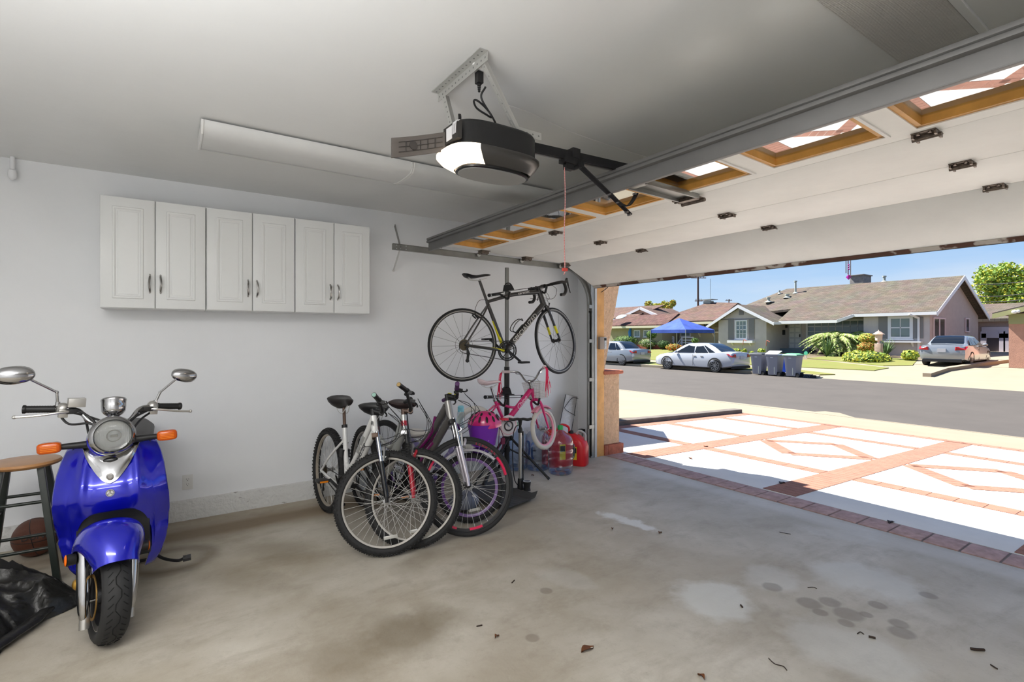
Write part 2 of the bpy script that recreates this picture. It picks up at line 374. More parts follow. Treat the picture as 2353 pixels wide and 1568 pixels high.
# ---- outdoors ground
def zg(x):   # height of the ground along the street axis
    P = ((4.6, 0), (9.75, -.139), (12.6, -.36), (23.6, -.42), (24.2, -.30), (38, .32), (60, .4))
    for (a, za), (b_, zb) in zip(P, P[1:]):
        if x <= b_: return za + (zb - za) * (max(x, a) - a) / (b_ - a)
    return .4
def og(u, v):
    """pixel -> point on the outdoor ground"""
    d = ray(u, v); lo, hi = 4.6 / d.x, 70 / d.x
    for _ in range(50):
        t = (lo + hi) / 2
        if CH + t * d.z > zg(t * d.x): lo = t
        else: hi = t
    return Vector((t * d.x, t * d.y, zg(t * d.x)))
ALB[0] = .85
CONC = mat('driveway_concrete', (230, 226, 217), .85, var=(2.5, .07), bump=(60, .25, .004))
ALB[0] = .32
CONC2 = mat('sidewalk_concrete', (222, 206, 176), .9, var=(1.2, .08), bump=(50, .3))
ALB[0] = .42
BRO = mat('driveway_brick', (214, 150, 124), .85, var=(9, .18), bump=(50, .4))
def grid_ground(name, x0, x1, y0, y1, m, off=0, nx=1, thick=.12):
    g = G(); xs = [x0 + (x1 - x0) * i / nx for i in range(nx + 1)]
    for a, b_ in zip(xs, xs[1:]):
        vs = [(a, y0, zg(a) + off), (b_, y0, zg(b_) + off), (b_, y1, zg(b_) + off), (a, y1, zg(a) + off)]
        g.prism(vs, (0, 0, -thick))
    return struct(g.build(name, m, smooth=0))
g = G()
g.prism([(4.62, -14, -.001), (9.75, -14, zg(9.75)), (9.75, 5.92, zg(9.75)), (4.62, 5.92, -.001)], (0, 0, -.15), 0)
def brick_run(g, p, q, wdt, blen, stack=False, gap=.006, lift=.004, mi=1):
    """bricks laid along p->q, band width wdt, each blen long along the band"""
    p, q = Vector(p), Vector(q); L_ = (q - p).length; d = (q - p) / L_; n = Vector((-d.y, d.x)); k = max(1, round(L_ / blen)); s_ = L_ / k
    for i in range(k):
        a = p + d * (i * s_ + gap / 2); b_ = p + d * ((i + 1) * s_ - gap / 2)
        c4 = [a - n * wdt / 2, b_ - n * wdt / 2, b_ + n * wdt / 2, a + n * wdt / 2]
        g.prism([(c.x, c.y, zg(c.x) + .0005) for c in c4], (0, 0, lift), mi)
for y0 in (4.2, 2.485, .77, -.945): brick_run(g, (4.64, y0), (9.62, y0), .30, .085)
brick_run(g, (4.64, 5.80), (9.62, 5.80), .2, .2)
brick_run(g, (9.65, -4), (9.65, 5.9), .2, .2)
for a, b_ in ((5.70, 4.36), (4.04, 2.64), (2.33, .93), (.61, -.78)):
    for x in ((5.84, 7.15, 8.65) if a > 5 else (5.84, 8.46)): brick_run(g, (x, a), (x, b_), .19, .2)
    if a < 5:
        cy = (a + b_) / 2; c = Vector((7.12, cy)); hx, hy = .70, .70; P = [c + Vector(q) for q in ((0, hy - .04), (hx - .07, 0), (0, -hy + .04), (-hx + .07, 0))]
        for i in range(4): brick_run(g, P[i], P[(i + 1) % 4], .18, .1)
struct(g.build('driveway', [CONC, BRO], smooth=0))
# concrete left of the driveway, sidewalk and apron, street, far side
grid_ground('sidewalk_near', 9.75, 12.3, -30, 40, CONC2, 0, 3)
struct(G().prism([(4.9, 6.1, zg(4.9) + .12), (9.75, 6.1, zg(9.75) + .01), (9.75, 40, zg(9.75) + .01), (4.9, 40, .12)], (0, 0, -.2)).build('neighbor_driveway', CONC2, smooth=0))
g = G(); 
pts = [og(1423, 893), og(1880, 944), og(1915, 944), og(1975, 960), og(2353, 1004)]
ys = [40, pts[0].y, pts[1].y, pts[2].y, pts[3].y, pts[4].y, -30]; xs_ = [pts[0].x] + [p.x for p in pts] + [pts[4].x]
ap = [(x, y, zg(x) + .004) for x, y in zip(xs_, ys)]
for (a, b_) in zip(ap, ap[1:]): g.prism([(12.2, a[1], zg(12.2) + .004), (12.2, b_[1], zg(12.2) + .004), b_, a], (0, 0, -.1))
struct(g.build('apron_near', CONC2, smooth=0))
ALB[0] = .40
ASPH = mat('asphalt', (112, 104, 97), .9, var=(.9, .12), bump=(120, .5, .01))
grid_ground('street', 12.2, 23.62, -60, 70, ASPH, -.004, 6)
# ================================================================ ACROSS THE STREET
ALB[0] = .42
GRASS = mat('lawn_grass', (140, 152, 60), .95, var=(1.1, .2, (166, 160, 84)), bump=(60, .8, .02))
def fan(name, pix, m, off, thick=.1, kind='structure'):
    ps = [og(*p) if isinstance(p[0], int) and p[0] > 300 else Vector((p[0], p[1], zg(p[0]))) for p in pix]
    g = G(); g.prism([(p.x, p.y, p.z + off) for p in ps], (0, 0, -thick)); o = g.build(name, m, smooth=0); o['kind'] = kind; return o
grid_ground('sidewalk_far', 23.6, 31, -40, 60, CONC2, 0, 7)
grid_ground('ground_far', 31, 75, -60, 110, mat('dry_ground', (150, 132, 104), .95, var=(1, .15)), -.005, 6)
# slab drive with the parked sedan, neighbour drive
g = G()
for a, b_ in ((31, 34), (34, 38), (38, 48)): g.prism([(a, -12, zg(a) + .01), (b_, -12, zg(b_) + .01), (b_, 10.4, zg(b_) + .01), (a, 10.4, zg(a) + .01)], (0, 0, -.1))
struct(g.build('driveway_far', CONC2, smooth=0))
def lawn(pts, off=.03):
    g = G(); g.prism([(x, y, zg(x) + off) for x, y in pts], (0, 0, -.12)); o = g.build('lawn', GRASS, smooth=0); o['kind'] = 'structure'; return o
lawn([(24.0, 60), (24.0, 11.4), (24.5, 10.6), (25.45, 12.6), (25.6, 60)])
# sidewalk strip lies between 25.6 and 26.6
lawn([(26.7, 60), (26.75, 13.2), (26.9, 10.0), (28.4, 9.95), (29.6, 12.0), (31.2, 14.6), (31.0, 15.6), (26.7 + 4.2, 16.6), (31, 60)])
lawn([(31, 60), (31, 16.6), (33.5, 16.4), (36.4, 20), (36.4, 60)], .02)
lawn([(32.0, 15.4), (31.6, 14.2), (30.6, 12.6), (29.3, 10.5), (30.2, 9.6), (33.8, 10.5), (34.2, 13.2), (34, 15.2)], .03)
g = G(); g.prism([(23.62, 60, -.42), (24.0, 60, -.3), (24.0, 11.0, -.3), (23.62, 11.0, -.42)], (0, 0, -.1)); g.box(23.55, 24.0, 11.3, 60, -.5, -.285)
kerb = struct(g.build('trim_kerb_far', CONC2, smooth=0))
plaque = thing('curb_number_plate', (23.54, 11.6, -.35), 'black painted curb number 2027 beside the green-lidded bin', 'house number')
G().box(23.535, 23.549, 10.95, 12.1, -.425, -.30).build('plate', mat('black_paint', (26, 36, 48), .6), plaque, world=True)
text('digits', '2027', .16, basis((23.53, 11.35, -.36), (0, -1, 0), (0, 0, 1)), mat('grey_paint', (150, 170, 190), .6), plaque, world=True)
cw = [og(2120, 866), og(2160, 853), og(2235, 842), og(2318, 831)]
g = G()
for a, b_ in zip(cw, cw[1:]):
    g.prism([(a.x, a.y, a.z - .05), (b_.x, b_.y, b_.z - .05), (b_.x, b_.y - .28, b_.z - .05), (a.x, a.y - .28, a.z - .05)], (0, 0, .2))
tag(g.build('curb_wall', mat('curb_tan', (206, 186, 160), .9), smooth=0), 'long low concrete curb dividing the two driveways across the street', 'curb')
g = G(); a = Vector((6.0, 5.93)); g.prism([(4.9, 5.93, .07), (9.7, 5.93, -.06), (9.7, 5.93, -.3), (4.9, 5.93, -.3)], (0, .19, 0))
tag(g.build('curb_wall', mat('shade_toned_concrete', (150, 138, 128), .9, var=(4, .3)), smooth=0, bevel=.02), 'low concrete curb, darkened for shade, along the left edge of the brick driveway', 'curb')  # whole curb coloured darker to stand for its shaded side

def shingle(name, c1, c2, c3, sc=1.0, h=.16, wd=.35):
    m = bpy.data.materials.new(name); m.use_nodes = True; t = m.node_tree; b = t.nodes['Principled BSDF']; b.inputs['Roughness'].default_value = .95; b.inputs['Specular IOR Level'].default_value = .15
    co = t.nodes.new('ShaderNodeTexCoord'); mp_ = t.nodes.new('ShaderNodeMapping'); mp_.inputs['Rotation'].default_value = (0, 0, R(90)); t.links.new(co.outputs['Object'], mp_.inputs[0])
    br = t.nodes.new('ShaderNodeTexBrick'); br.inputs['Scale'].default_value = 1; br.inputs['Brick Width'].default_value = wd; br.inputs['Row Height'].default_value = h; br.inputs['Mortar Size'].default_value = .012; br.inputs['Bias'].default_value = 0
    br.inputs['Color1'].default_value = tuple(v * .40 for v in lin(c1)); br.inputs['Color2'].default_value = tuple(v * .40 for v in lin(c2)); br.inputs['Mortar'].default_value = tuple(v * .4 for v in lin(c3)); t.links.new(mp_.outputs[0], br.inputs['Vector'])
    n = t.nodes.new('ShaderNodeTexNoise'); n.inputs['Scale'].default_value = 1.2; n.inputs['Detail'].default_value = 6; t.links.new(co.outputs['Object'], n.inputs['Vector'])
    x = t.nodes.new('ShaderNodeMix'); x.data_type = 'RGBA'; x.blend_type = 'OVERLAY'; x.inputs[0].default_value = .3; t.links.new(br.outputs[0], x.inputs[6]); t.links.new(n.outputs['Color'], x.inputs[7])
    hs = t.nodes.new('ShaderNodeHueSaturation'); hs.inputs['Saturation'].default_value = .8; t.links.new(x.outputs[2], hs.inputs['Color']); t.links.new(hs.outputs[0], b.inputs['Base Color'])
    return m
SH1 = shingle('grey_brown_shingles', (150, 134, 116), (126, 112, 97), (110, 98, 86), h=.13, wd=.3)
SH2 = shingle('red_brown_shingles', (158, 120, 102), (132, 98, 84), (112, 84, 74), h=.13, wd=.3)
TILE = shingle('red_roof_tiles', (150, 102, 88), (122, 80, 70), (78, 52, 48), h=.3, wd=.22)
ALB[0] = 1
HW = mat('grey_green_stucco', (188, 180, 178), .9, var=(3, .06), bump=(60, .3))
HW2 = mat('beige_stucco', (160, 154, 122), .9, var=(3, .06))
HWP = mat('pale_and_shaded_stucco', (176, 158, 150), .9, var=(3, .06), bump=(60, .3))
WHT = mat('white_trim', (214, 214, 216), .6)
SHUT = mat('grey_shutter', (122, 120, 120), .7)
CREAM = mat('cream_trim', (206, 200, 170), .7)
GLS = mat('house_window_glass', (118, 132, 130), .12, spec=.6)
FASC = mat('dark_roof_edge', (70, 62, 58), .9)

def window(root, X, y0, y1, z0, z1, nx=1, nz=2, mtx=None, fr=.1, panes=True):
    """window on a wall facing -x; y0>y1 left to right"""
    g = G(mtx); f = fr
    g.box(X - .07, X + .02, y1 - f, y1, z0 - f, z1 + f); g.box(X - .07, X + .02, y0, y0 + f, z0 - f, z1 + f); g.box(X - .07, X + .02, y1, y0, z1, z1 + f); g.box(X - .07, X + .02, y1, y0, z0 - f, z0); g.box(X - .12, X + .02, y1 - f - .05, y0 + f + .05, z0 - f - .05, z0 - f)
    for i in range(1, nx): y = y0 + (y1 - y0) * i / nx; g.box(X - .045, X + .01, y - .018, y + .018, z0, z1)
    for i in range(1, nz): z = z0 + (z1 - z0) * i / nz; wd = .035 if i == nz // 2 else .018; g.box(X - .045, X + .01, y1, y0, z - wd, z + wd)
    w_ = g.build('window', WHT, root, world=True, smooth=0)
    p = G(mtx).box(X - .03, X - .01, y1, y0, z0, z1).build('pane', GLS, w_, world=True, smooth=0)
    return w_
def wbox(u0, v0, u1, v1, X):
    a = on_x(u0, v0, X); b_ = on_x(u1, v1, X); t = on_x(u0, v1, X)
    return a.y, b_.y, t.z, a.z
# ---------------- main grey green house
hs = thing('house', (36, 16, .2), 'grey single-storey house with brown shingle roof and brick chimney, opposite the garage', 'house')
XA, XC, XW = 35.0, 38.0, 36.5
YA0, YA1 = 23.35, 19.6; YC1 = 14.15; YW1 = 10.78
g = G(); g.box(XA, 45.5, YA1, YA0, 0, 2.55); g.prism([(XA, YA0, 2.55), (XA, YA1, 2.55), (XA, (YA0 + YA1) / 2, 3.55)], (4, 0, 0))
g.box(XC, 45.5, YC1, YA1, 0, 2.75); g.box(XW, 45.4, YW1, YC1, 0, 2.72)
g.build('wall', HW, hs, world=True, smooth=0)
g = G(); g.prism([(XW + .01, YW1 - .01, .1), (45.4, YW1 - .01, .1), (45.4, YW1 - .01, 2.75), (40.9, YW1 - .01, 4.95), (XW + .01, YW1 - .01, 2.82)], (0, .3, 0)); g.build('side_wall', HWP, hs, world=True, smooth=0)  # pinkish, darker than the front walls: this side's shade put into the colour
# main roof: gable, ridge along y at x 40.8
ZE, ZR, XR = 2.82, 5.15, 40.8
def roofslab(g, pts, th=.16, mi=0): g.prism(pts, (0, 0, -th), mi)
g = G()
slope = (ZR - ZE) / (XR - 36.1)
def zr(x): return ZE + slope * (x - 36.1)
yl, yr = 25.2, YW1 - .45
roofslab(g, [(36.1, 14.6, ZE), (36.1, yr, ZE), (XR, yr, ZR), (XR, yl - 4.0, ZR), (37.2, 19.0, zr(37.2)), (35.4, 19.0, zr(35.4)), (35.4, 15.2, zr(35.4))])
roofslab(g, [(37.2, 19.0, zr(37.2)), (XR, 21.2, ZR), (XR, 21.2, ZR), (38.5, 25.1, 3.3), (37.2, 24, 3.0)])
roofslab(g, [(XR, yr, ZR), (45.9, yr, ZE - .1), (45.9, 25, ZE - .1), (XR, 21.2, ZR)])
roofslab(g, [(XR, 21.2, ZR), (45.9, 25.2, 2.8), (38.5, 25.2, 3.0)])
# bump roof: ridge along x
yc = (YA0 + YA1) / 2
xb0 = XA - .45
roofslab(g, [(xb0, YA0 + .75, 2.2), (xb0, yc, 3.72), (41, yc, 3.72), (41, YA0 + .75, 2.2)], .12)
roofslab(g, [(xb0, yc, 3.72), (xb0, YA1 - .75, 2.38), (38.6, YA1 - .75, 2.38), (41, yc, 3.72)], .12)
g.build('roof', SH1, hs, world=True, smooth=0)
g = G()   # fascias
g.prism([(xb0 - .03, YA0 + .78, 2.16), (xb0 - .03, yc, 3.70), (xb0 - .03, YA1 - .78, 2.34), (xb0 - .03, YA1 - .78, 2.14), (xb0 - .03, yc, 3.46), (xb0 - .03, YA0 + .78, 1.96)], (.05, 0, 0))
g.box(xb0, 38.2, YA1 - .8, YA1 - .75, 2.2, 2.38)
g.box(36.05, 36.1, yr, 14.6, ZE - .2, ZE - .02); g.box(35.35, 35.4, 15.2, 19.2, zr(35.4) - .22, zr(35.4) - .03); g.bar((36.08, 14.55, ZE - .11), (35.38, 15.22, zr(35.4) - .12), .06, .18)
g.prism([(36.1, yr - .04, ZE - .02), (XR, yr - .04, ZR), (XR, yr - .04, ZR - .26), (36.1, yr - .04, ZE - .26)], (0, .05, 0)); g.prism([(45.9, yr - .04, ZE - .1), (XR, yr - .04, ZR), (XR, yr - .04, ZR - .26), (45.9, yr - .04, ZE - .36)], (0, .05, 0))
g.build('fascia', WHT, hs, world=True, smooth=0)
# gable board, vent, trim
g = G(); g.box(XA - .03, XA, YA1, YA0, 2.62, 2.68)
for i in range(5): g.box(XA - .04, XA, yc - .17, yc + .17, 2.95 + i * .07, 3.0 + i * .07)
g.build('gable_vent', SHUT, hs, world=True, smooth=0)
y0, y1, z0, z1 = wbox(1693, 739, 1715, 777, XA); window(hs, XA, y0, y1, z0, z1, 3, 4)
for u0, u1 in ((1674, 1686), (1721, 1734)):
    y0, y1, z0, z1 = wbox(u0, 733, u1, 780, XA); G().box(XA - .04, XA, y1, y0, z0, z1).build('shutter', SHUT, hs, world=True, smooth=0)
y0, y1, z0, z1 = wbox(1676, 783, 1734, 788, XA); g = G(); g.box(XA - .3, XA, y1, y0, z0, z1 + .02)
for y in (y0 - .3, y1 + .3): g.prism([(XA, y - .04, z0), (XA - .2, y - .04, z0), (XA, y - .04, z0 - .22)], (0, .08, 0))
g.build('flower_shelf', WHT, hs, world=True, smooth=0)
# entry: door, mailbox, lamp, steps, big window, brick planter
y0, y1, z0, z1 = wbox(1813, 740, 1842, 803, XC); dr = G().box(XC - .05, XC, y1, y0, z0, z1).build('door', mat('white_door', (188, 190, 196), .6), hs, world=True, smooth=0)
g = G()
for i in range(2):
    for j in range(5): a = y1 + .1 + i * (y0 - y1 - .1) / 2; b_ = a + (y0 - y1 - .3) / 2; c = z0 + .12 + j * (z1 - z0 - .1) / 5; g.box(XC - .065, XC - .05, a, b_, c, c + .28)
g.build('door_panel', WHT, dr, world=True, smooth=0)
G().box(XC - .12, XC - .05, y1 + .06, y1 + .12, z0 + .9, z0 + 1.1).build('door_handle', mat('dark_metal', (40, 38, 36), .5), dr, world=True)
G().box(37.1, 37.35, YA1 - .1, YA1, 1.5, 1.85).build('mailbox', mat('black_paint', (26, 36, 48), .6), hs, world=True, bevel=.02)
G().box(37.5, 37.6, YA1 - .12, YA1, 2.0, 2.3).build('wall_lamp', mat('dark_metal', (40, 38, 36), .5), hs, world=True)
BLUEST = mat('blue_grey_steps', (98, 112, 118), .8)
g = G(); g.box(36.8, 38, 17.6, YA1, .1, .52); g.box(36.4, 36.8, 17.8, YA1, .1, .34); g.build('entry_steps', BLUEST, hs, world=True, smooth=0)
y0, y1, z0, z1 = wbox(1857, 740, 1925, 795, XC); window(hs, XC, y0, 14.6, z0, z1, 8, 5, fr=.12)
g = G(); g.box(37.2, 37.99, YC1, 17.5, .1, .95); g.build('brick_planter', mat('brown_brick', (96, 84, 78), .9, var=(6, .3)), hs, world=True, smooth=0)
# right wing
y0, y1, z0, z1 = wbox(2048, 733, 2091, 774, XW); window(hs, XW, y0, y1, z0, z1, 2, 2, fr=.16)
for u0, u1 in ((2019, 2041), (2098, 2122)):
    y0, y1, z0, z1 = wbox(u0, 729, u1, 778, XW); G().box(XW - .04, XW, y1, y0, z0, z1).build('shutter', SHUT, hs, world=True, smooth=0)
y0, y1, z0, z1 = wbox(2035, 784, 2120, 787, XW); g = G(); g.box(XW - .3, XW, y1, y0, z0, z1)
g.prism([(XW, y1 + .4, z0), (XW - .25, y1 + .4, z0), (XW, y1 + .4, z0 - .25)], (0, .1, 0)); g.build('flower_shelf', WHT, hs, world=True, smooth=0)
g = G(); g.box(XW - .12, XW, YW1 + .45, YW1 + .55, .3, 2.5); g.bar((36.0, 11.6, 2.7), (XW - .05, YW1 + .5, 2.45), .1, .1); g.build('downspout', WHT, hs, world=True)
# windows in the side wall (facing -y)
def side_win(X0, X1, z0, z1, Y, n=2):
    g = G(); f = .09; g.box(X0 - f, X1 + f, Y - .06, Y, z0 - f, z0); g.box(X0 - f, X1 + f, Y - .06, Y, z1, z1 + f); g.box(X0 - f, X0, Y - .06, Y, z0, z1); g.box(X1, X1 + f, Y - .06, Y, z0, z1)
    for i in range(1, n): x = X0 + (X1 - X0) * i / n; g.box(x - .08, x + .08, Y - .05, Y, z0, z1)
    w_ = g.build('window', mat('pinkish_trim', (206, 184, 182), .7), hs, world=True, smooth=0); G().box(X0, X1, Y - .03, Y, z0, z1).build('pane', mat('dark_glass', (52, 50, 52), .1), w_, world=True, smooth=0)
yy = YW1 - .02
a = on_y(2145, 733, yy); b_ = on_y(2169, 773, yy); side_win(a.x, b_.x, b_.z, a.z, yy, 2)
a = on_y(2218, 734, yy); b_ = on_y(2225, 761, yy); side_win(a.x, b_.x, b_.z, a.z, yy, 1)
g = G(); p = on_y(2199, 655, yy)
for i in range(4): g.box(p.x - .1, p.x + .25, yy - .03, yy, p.z - .3 + i * .12, p.z - .24 + i * .12)
g.build('gable_vent', SHUT, hs, world=True, smooth=0)
# chimney and pipes
CH_B = mat('grey_brick_chimney', (122, 118, 116), .9, var=(6, .25))
a = on_x(1957, 655, 41.2); b_ = on_x(1988, 633, 41.2); g = G(); g.box(40.9, 42.2, b_.y, a.y, 4.6, b_.z); g.box(40.82, 42.28, b_.y - .07, a.y + .07, b_.z, b_.z + .07); g.build('chimney', CH_B, hs, world=True, bevel=.01)
PIPE = mat('galvanised_pipe', (150, 156, 150), .6)
for u, v0, v1, X, rr in ((1828, 676, 648, 39.9, .07), (1809, 688, 679, 39.2, .10), (1766, 692, 686, 38.6, .10), (1791, 677, 670, 40.0, .05), (2032, 645, 637, 41, .08)):
    a = on_x(u, v0, X); b_ = on_x(u, v1, X); g = G(); g.cyl((a.x, a.y, zr(min(X, XR)) - .1), (a.x, a.y, b_.z), rr); g.lathe([(rr * 3, 0), (rr * 1.1, .12)], 12, (a.x, a.y, zr(min(X, XR)) - .04)); g.cyl((a.x, a.y, b_.z), (a.x, a.y, b_.z + .08), rr * 1.6); g.build('roof_vent', PIPE, hs, world=True)
text('house_number', '2027', .2, basis(on_x(1762, 721, xb0 - .04), (0, -.92, -.35), (0, 0, 1)), mat('grey_digits', (120, 112, 110), .6), hs, world=True)

# ---------------- left neighbour: beige house with red-brown hip roof, porch and tiled wing
h2 = thing('house', (38, 30, .2), 'beige house with long red-brown roof, behind the blue canopy', 'house')
g = G(); a = on_x(1540, 735, 38.5); g.box(39.5, 46, 25.4, 30.5, 0, 2.6); g.box(37.2, 46, 30.5, 37.0, 0, 2.45); g.build('wall', HW2, h2, world=True, smooth=0)
e0 = on_x(1505, 737, 37.6); e1 = on_x(1655, 737, 37.6)
pk = on_x(1628, 695, 42.5)
g = G(); zq = 2.72
roofslab(g, [(37.6, 32.2, zq), (37.6, 25.3, zq), (42.5, pk.y - 3.0, pk.z - .2), (42.5, pk.y, pk.z), (42.5, 30.5, 4.2)], .14)
roofslab(g, [(37.6, 32.2, zq), (42.5, 30.5, 4.2), (47, 32.0, zq)], .14); roofslab(g, [(47, 32, zq), (42.5, 30.5, 4.2), (42.5, pk.y, pk.z), (42.5, pk.y - 3, pk.z - .2), (47, 25.3, zq)], .14)
g.build('roof', SH2, h2, world=True, smooth=0)
g = G(); zt = 2.45
roofslab(g, [(36.6, 37.6, zt), (36.6, 29.6, zt), (39.4, 30.4, zt + 1.05), (39.4, 37.6, zt + 1.05)], .14); roofslab(g, [(39.4, 30.4, zt + 1.05), (42, 30.4, zt + .8), (42, 38, zt + .8), (39.4, 37.6, zt + 1.05)], .1)
g.build('tiled_roof', TILE, h2, world=True, smooth=0)
g = G(); g.box(37.55, 37.62, 25.3, 32.0, zq - .3, zq - .1); g.box(36.54, 36.62, 29.6, 37.6, zt - .3, zt - .1); g.build('fascia', CREAM, h2, world=True, smooth=0)
gp, gl_, gr_ = on_x(1473, 709, 40.5), on_x(1424, 733, 40.5), on_x(1515, 727, 40.5); DZ = Vector((0, 0, .15)); g = G(); g.prism([gp - DZ, gl_, gr_], (.1, 0, 0)); g.build('gable', mat('salmon_board', (196, 158, 134), .9), h2, world=True, smooth=0)
g = G()
for q in (gl_, gr_): g.bar(gp + Vector((-.15, 0, 0)), q + Vector((-.15, 0, 0)), .16, .24)
g.build('gable_trim', WHT, h2, world=True, smooth=0)
g = G(); bk_ = Vector((5, 0, 0)); dz = Vector((-.2, 0, .12)); roofslab(g, [gp + dz, gl_ + dz, gl_ + bk_, gp + bk_ + dz], .1); roofslab(g, [gp + dz, gp + bk_ + dz, gr_ + bk_, gr_ + dz], .1); rl_ = on_x(1440, 706, 43).z; roofslab(g, [(43, gp.y - 1, rl_), (43, 46, rl_), (39.2, 46, 3.3), (39.2, gp.y, 3.3)], .1); g.build('rear_roof', SH2, h2, world=True, smooth=0)
for u0, u1 in ((1459, 1470), (1481, 1494)):
    y0, y1, z0, z1 = wbox(u0, 761, u1, 773, 37.2); window(h2, 37.2, y0, y1, z0, z1, 2 if u0 < 1470 else 1, 1, fr=.08)
y0, y1, z0, z1 = wbox(1566, 761, 1586, 772, 39.5); window(h2, 39.5, y0, y1, z0, z1, 2, 1, fr=.08)
y0, y1, z0, z1 = wbox(1528, 761, 1547, 790, 39.5); G().box(39.4, 39.5, y1, y0, .2, z1 + .3).build('doorway', mat('dark_doorway', (34, 30, 32), .8), h2, world=True, smooth=0)
y0, y1, z0, z1 = wbox(1549, 760, 1560, 790, 39.45); G().box(39.38, 39.5, y1, y0, .2, z1 + .25).build('door_panel', mat('grey_wall', (120, 116, 110), .8), h2, world=True, smooth=0)
y0, y1, z0, z1 = wbox(1589, 763, 1652, 766, 39.5); g = G(); g.box(39.2, 39.5, 25.4, y0, z0, z1 + .02)
for k in range(3): yk = y0 - .9 - k * 1.4; g.prism([(39.5, yk - .06, z0), (39.25, yk - .06, z0), (39.5, yk - .06, z0 - .35)], (0, .12, 0))
g.build('plant_shelf', CREAM, h2, world=True, smooth=0)
y0, y1, z0, z1 = wbox(1588, 762, 1618, 767, 39.15); g = G(); random.seed(3)
for k in range(9): yy_ = y0 - (y0 - y1) * (k + .5) / 9; g.box(39.3, 39.34, yy_ - .1, yy_ + .1, z0 + .05 + (k % 2) * .03, z0 + .42 - (k % 3) * .04)
g.box(39.31, 39.35, y1, y0, z0 + .18, z0 + .24); g.build('wall_sign', mat('black_paint', (26, 36, 48), .6), h2, world=True, smooth=0)
g = G(); c = on_x(1628, 744, 39.3)
g.tube([c + Vector((0, .42 * math.cos(t), .42 * math.sin(t))) for t in [2 * PI * k / 20 for k in range(20)]], .045, 6, True); g.tube([c + Vector((0, .25, -.3)), c + Vector((0, 0, .1)), c + Vector((0, -.2, -.28))], .09, 6); g.build('wall_medallion', mat('black_paint', (26, 36, 48), .6), h2, world=True)
g = G(); # porch railings
for (u0, v0, u1, v1) in ((1525, 774, 1548, 774), (1525, 780, 1548, 780), (1567, 776, 1592, 776), (1567, 782, 1592, 782), (1567, 788, 1592, 788), (1548, 775, 1534, 792), (1548, 781, 1536, 796), (1567, 776, 1556, 792), (1567, 784, 1556, 800)): g.bar(on_x(u0, v0, 38.6), on_x(u1, v1, 38.6), .06, .09)
for u in (1548, 1567, 1592, 1532): g.bar(on_x(u, 774, 38.6), on_x(u, 806 if u < 1540 else 796, 38.6), .1, .1)
g.build('porch_railing', WHT, h2, world=True)
p = on_x(1628, 695, 42.5); g = G(); g.box(42.2, 42.8, p.y - .35, p.y + .35, p.z - .3, p.z + .12); g.box(42, 43, p.y - .65, p.y + .65, p.z + .2, p.z + .27); g.tube([(42.5, p.y - .2, p.z), (42.5, p.y - .2, p.z + 2.2)], .02, 5); g.build('roof_vent', PIPE, h2, world=True)
g = G(); g.box(36.1, 36.4, 26.0, 33.5, 0, .6); g.build('planter_wall', mat('red_planter', (140, 68, 54), .85, var=(5, .2)), h2, world=True, smooth=0)
g = G(); c = on_x(1428, 724, 36.9); g.lathe([(0, .0), (.42, .03), (.55, .12), (.4, .22), (0, .26)], 16, c - Vector((0, 0, .3)), (-.4, 0, 1)); g.build('satellite_dish', mat('grey_dish', (150, 158, 168), .5), h2, world=True)
g = G(); c = on_x(1448, 768, 37.1)
g.tube([c + Vector((0, 0, -.4)), c + Vector((0, .05, .2)), c + Vector((0, -.02, .55)), c + Vector((0, .2, .75))], [.12, .16, .1, .05], 6); g.build('wall_ornament', mat('blue_figure', (58, 128, 196), .6), h2, world=True)  # faint glow added to the reflector colour, though it is no lamp

# ---------------- right neighbour garage (salmon) and rear garage
h3 = thing('garage_building', (34.5, 4, .2), 'salmon stucco garage with green trim at the far right edge', 'garage')
p = on_x(2318, 849, 31.0); X3 = 31.0; yl3 = on_x(2318, 800, X3).y
g = G(); g.box(X3, 40, -3, yl3, -.3, 2.3); g.prism([(X3, yl3, 2.3), (X3, -3, 2.3), (X3, (yl3 - 3) / 2, 3.6)], (8, 0, 0)); g.build('wall', mat('salmon_stucco', (178, 134, 114), .9, var=(5, .1), bump=(30, .5)), h3, world=True, smooth=0)
GRN = mat('sage_trim', (148, 148, 104), .7)
rl = on_x(2280, 722, X3 - .5); rt = on_x(2353, 703, X3 - .5)
g = G(); roofslab(g, [(X3 - .5, rl.y, rl.z + .05), (X3 - .5, rl.y - 4.6, rl.z + 1.35), (40, rl.y - 4.6, rl.z + 1.35), (40, rl.y, rl.z + .05)], .08); g.build('roof', FASC, h3, world=True, smooth=0)
g = G(); g.prism([(X3 - .52, rl.y, rl.z), (X3 - .52, rl.y - 4.6, rl.z + 1.3), (X3 - .52, rl.y - 4.6, rl.z + 1.05), (X3 - .52, rl.y, rl.z - .2)], (.06, 0, 0)); g.box(X3 - .04, X3, -3, yl3, 1.95, 2.4); g.box(X3 - .06, X3, yl3 - 1.25, yl3 - 1.15, -.2, 1.9); g.box(X3 - .06, X3, -3, yl3 - 1.15, 1.8, 1.92)
g.build('trim_board', GRN, h3, world=True, smooth=0)
G().box(X3 - .03, X3 + .01, -3, yl3 - 1.25, -.2, 1.8).build('door_panel', mat('tan_door', (176, 140, 122), .7), h3, world=True, smooth=0)
g = G(); c = on_x(2331, 717, X3 - .6); g.ell(c, .1, .1, .08); g.ell(c + Vector((0, -.12, .02)), .07, .07, .07); g.build('flood_light', WHT, h3, world=True)
h4 = thing('garage_building', (46, 7, .3), 'low shed with pale double gate behind the silver car', 'shed')
X4 = 46.7; a = on_x(2246, 740, X4); b_ = on_x(2330, 800, X4)
g = G(); g.box(X4, 52, -6, a.y + 3, 0, 3.0); g.build('wall', HWP, h4, world=True, smooth=0)
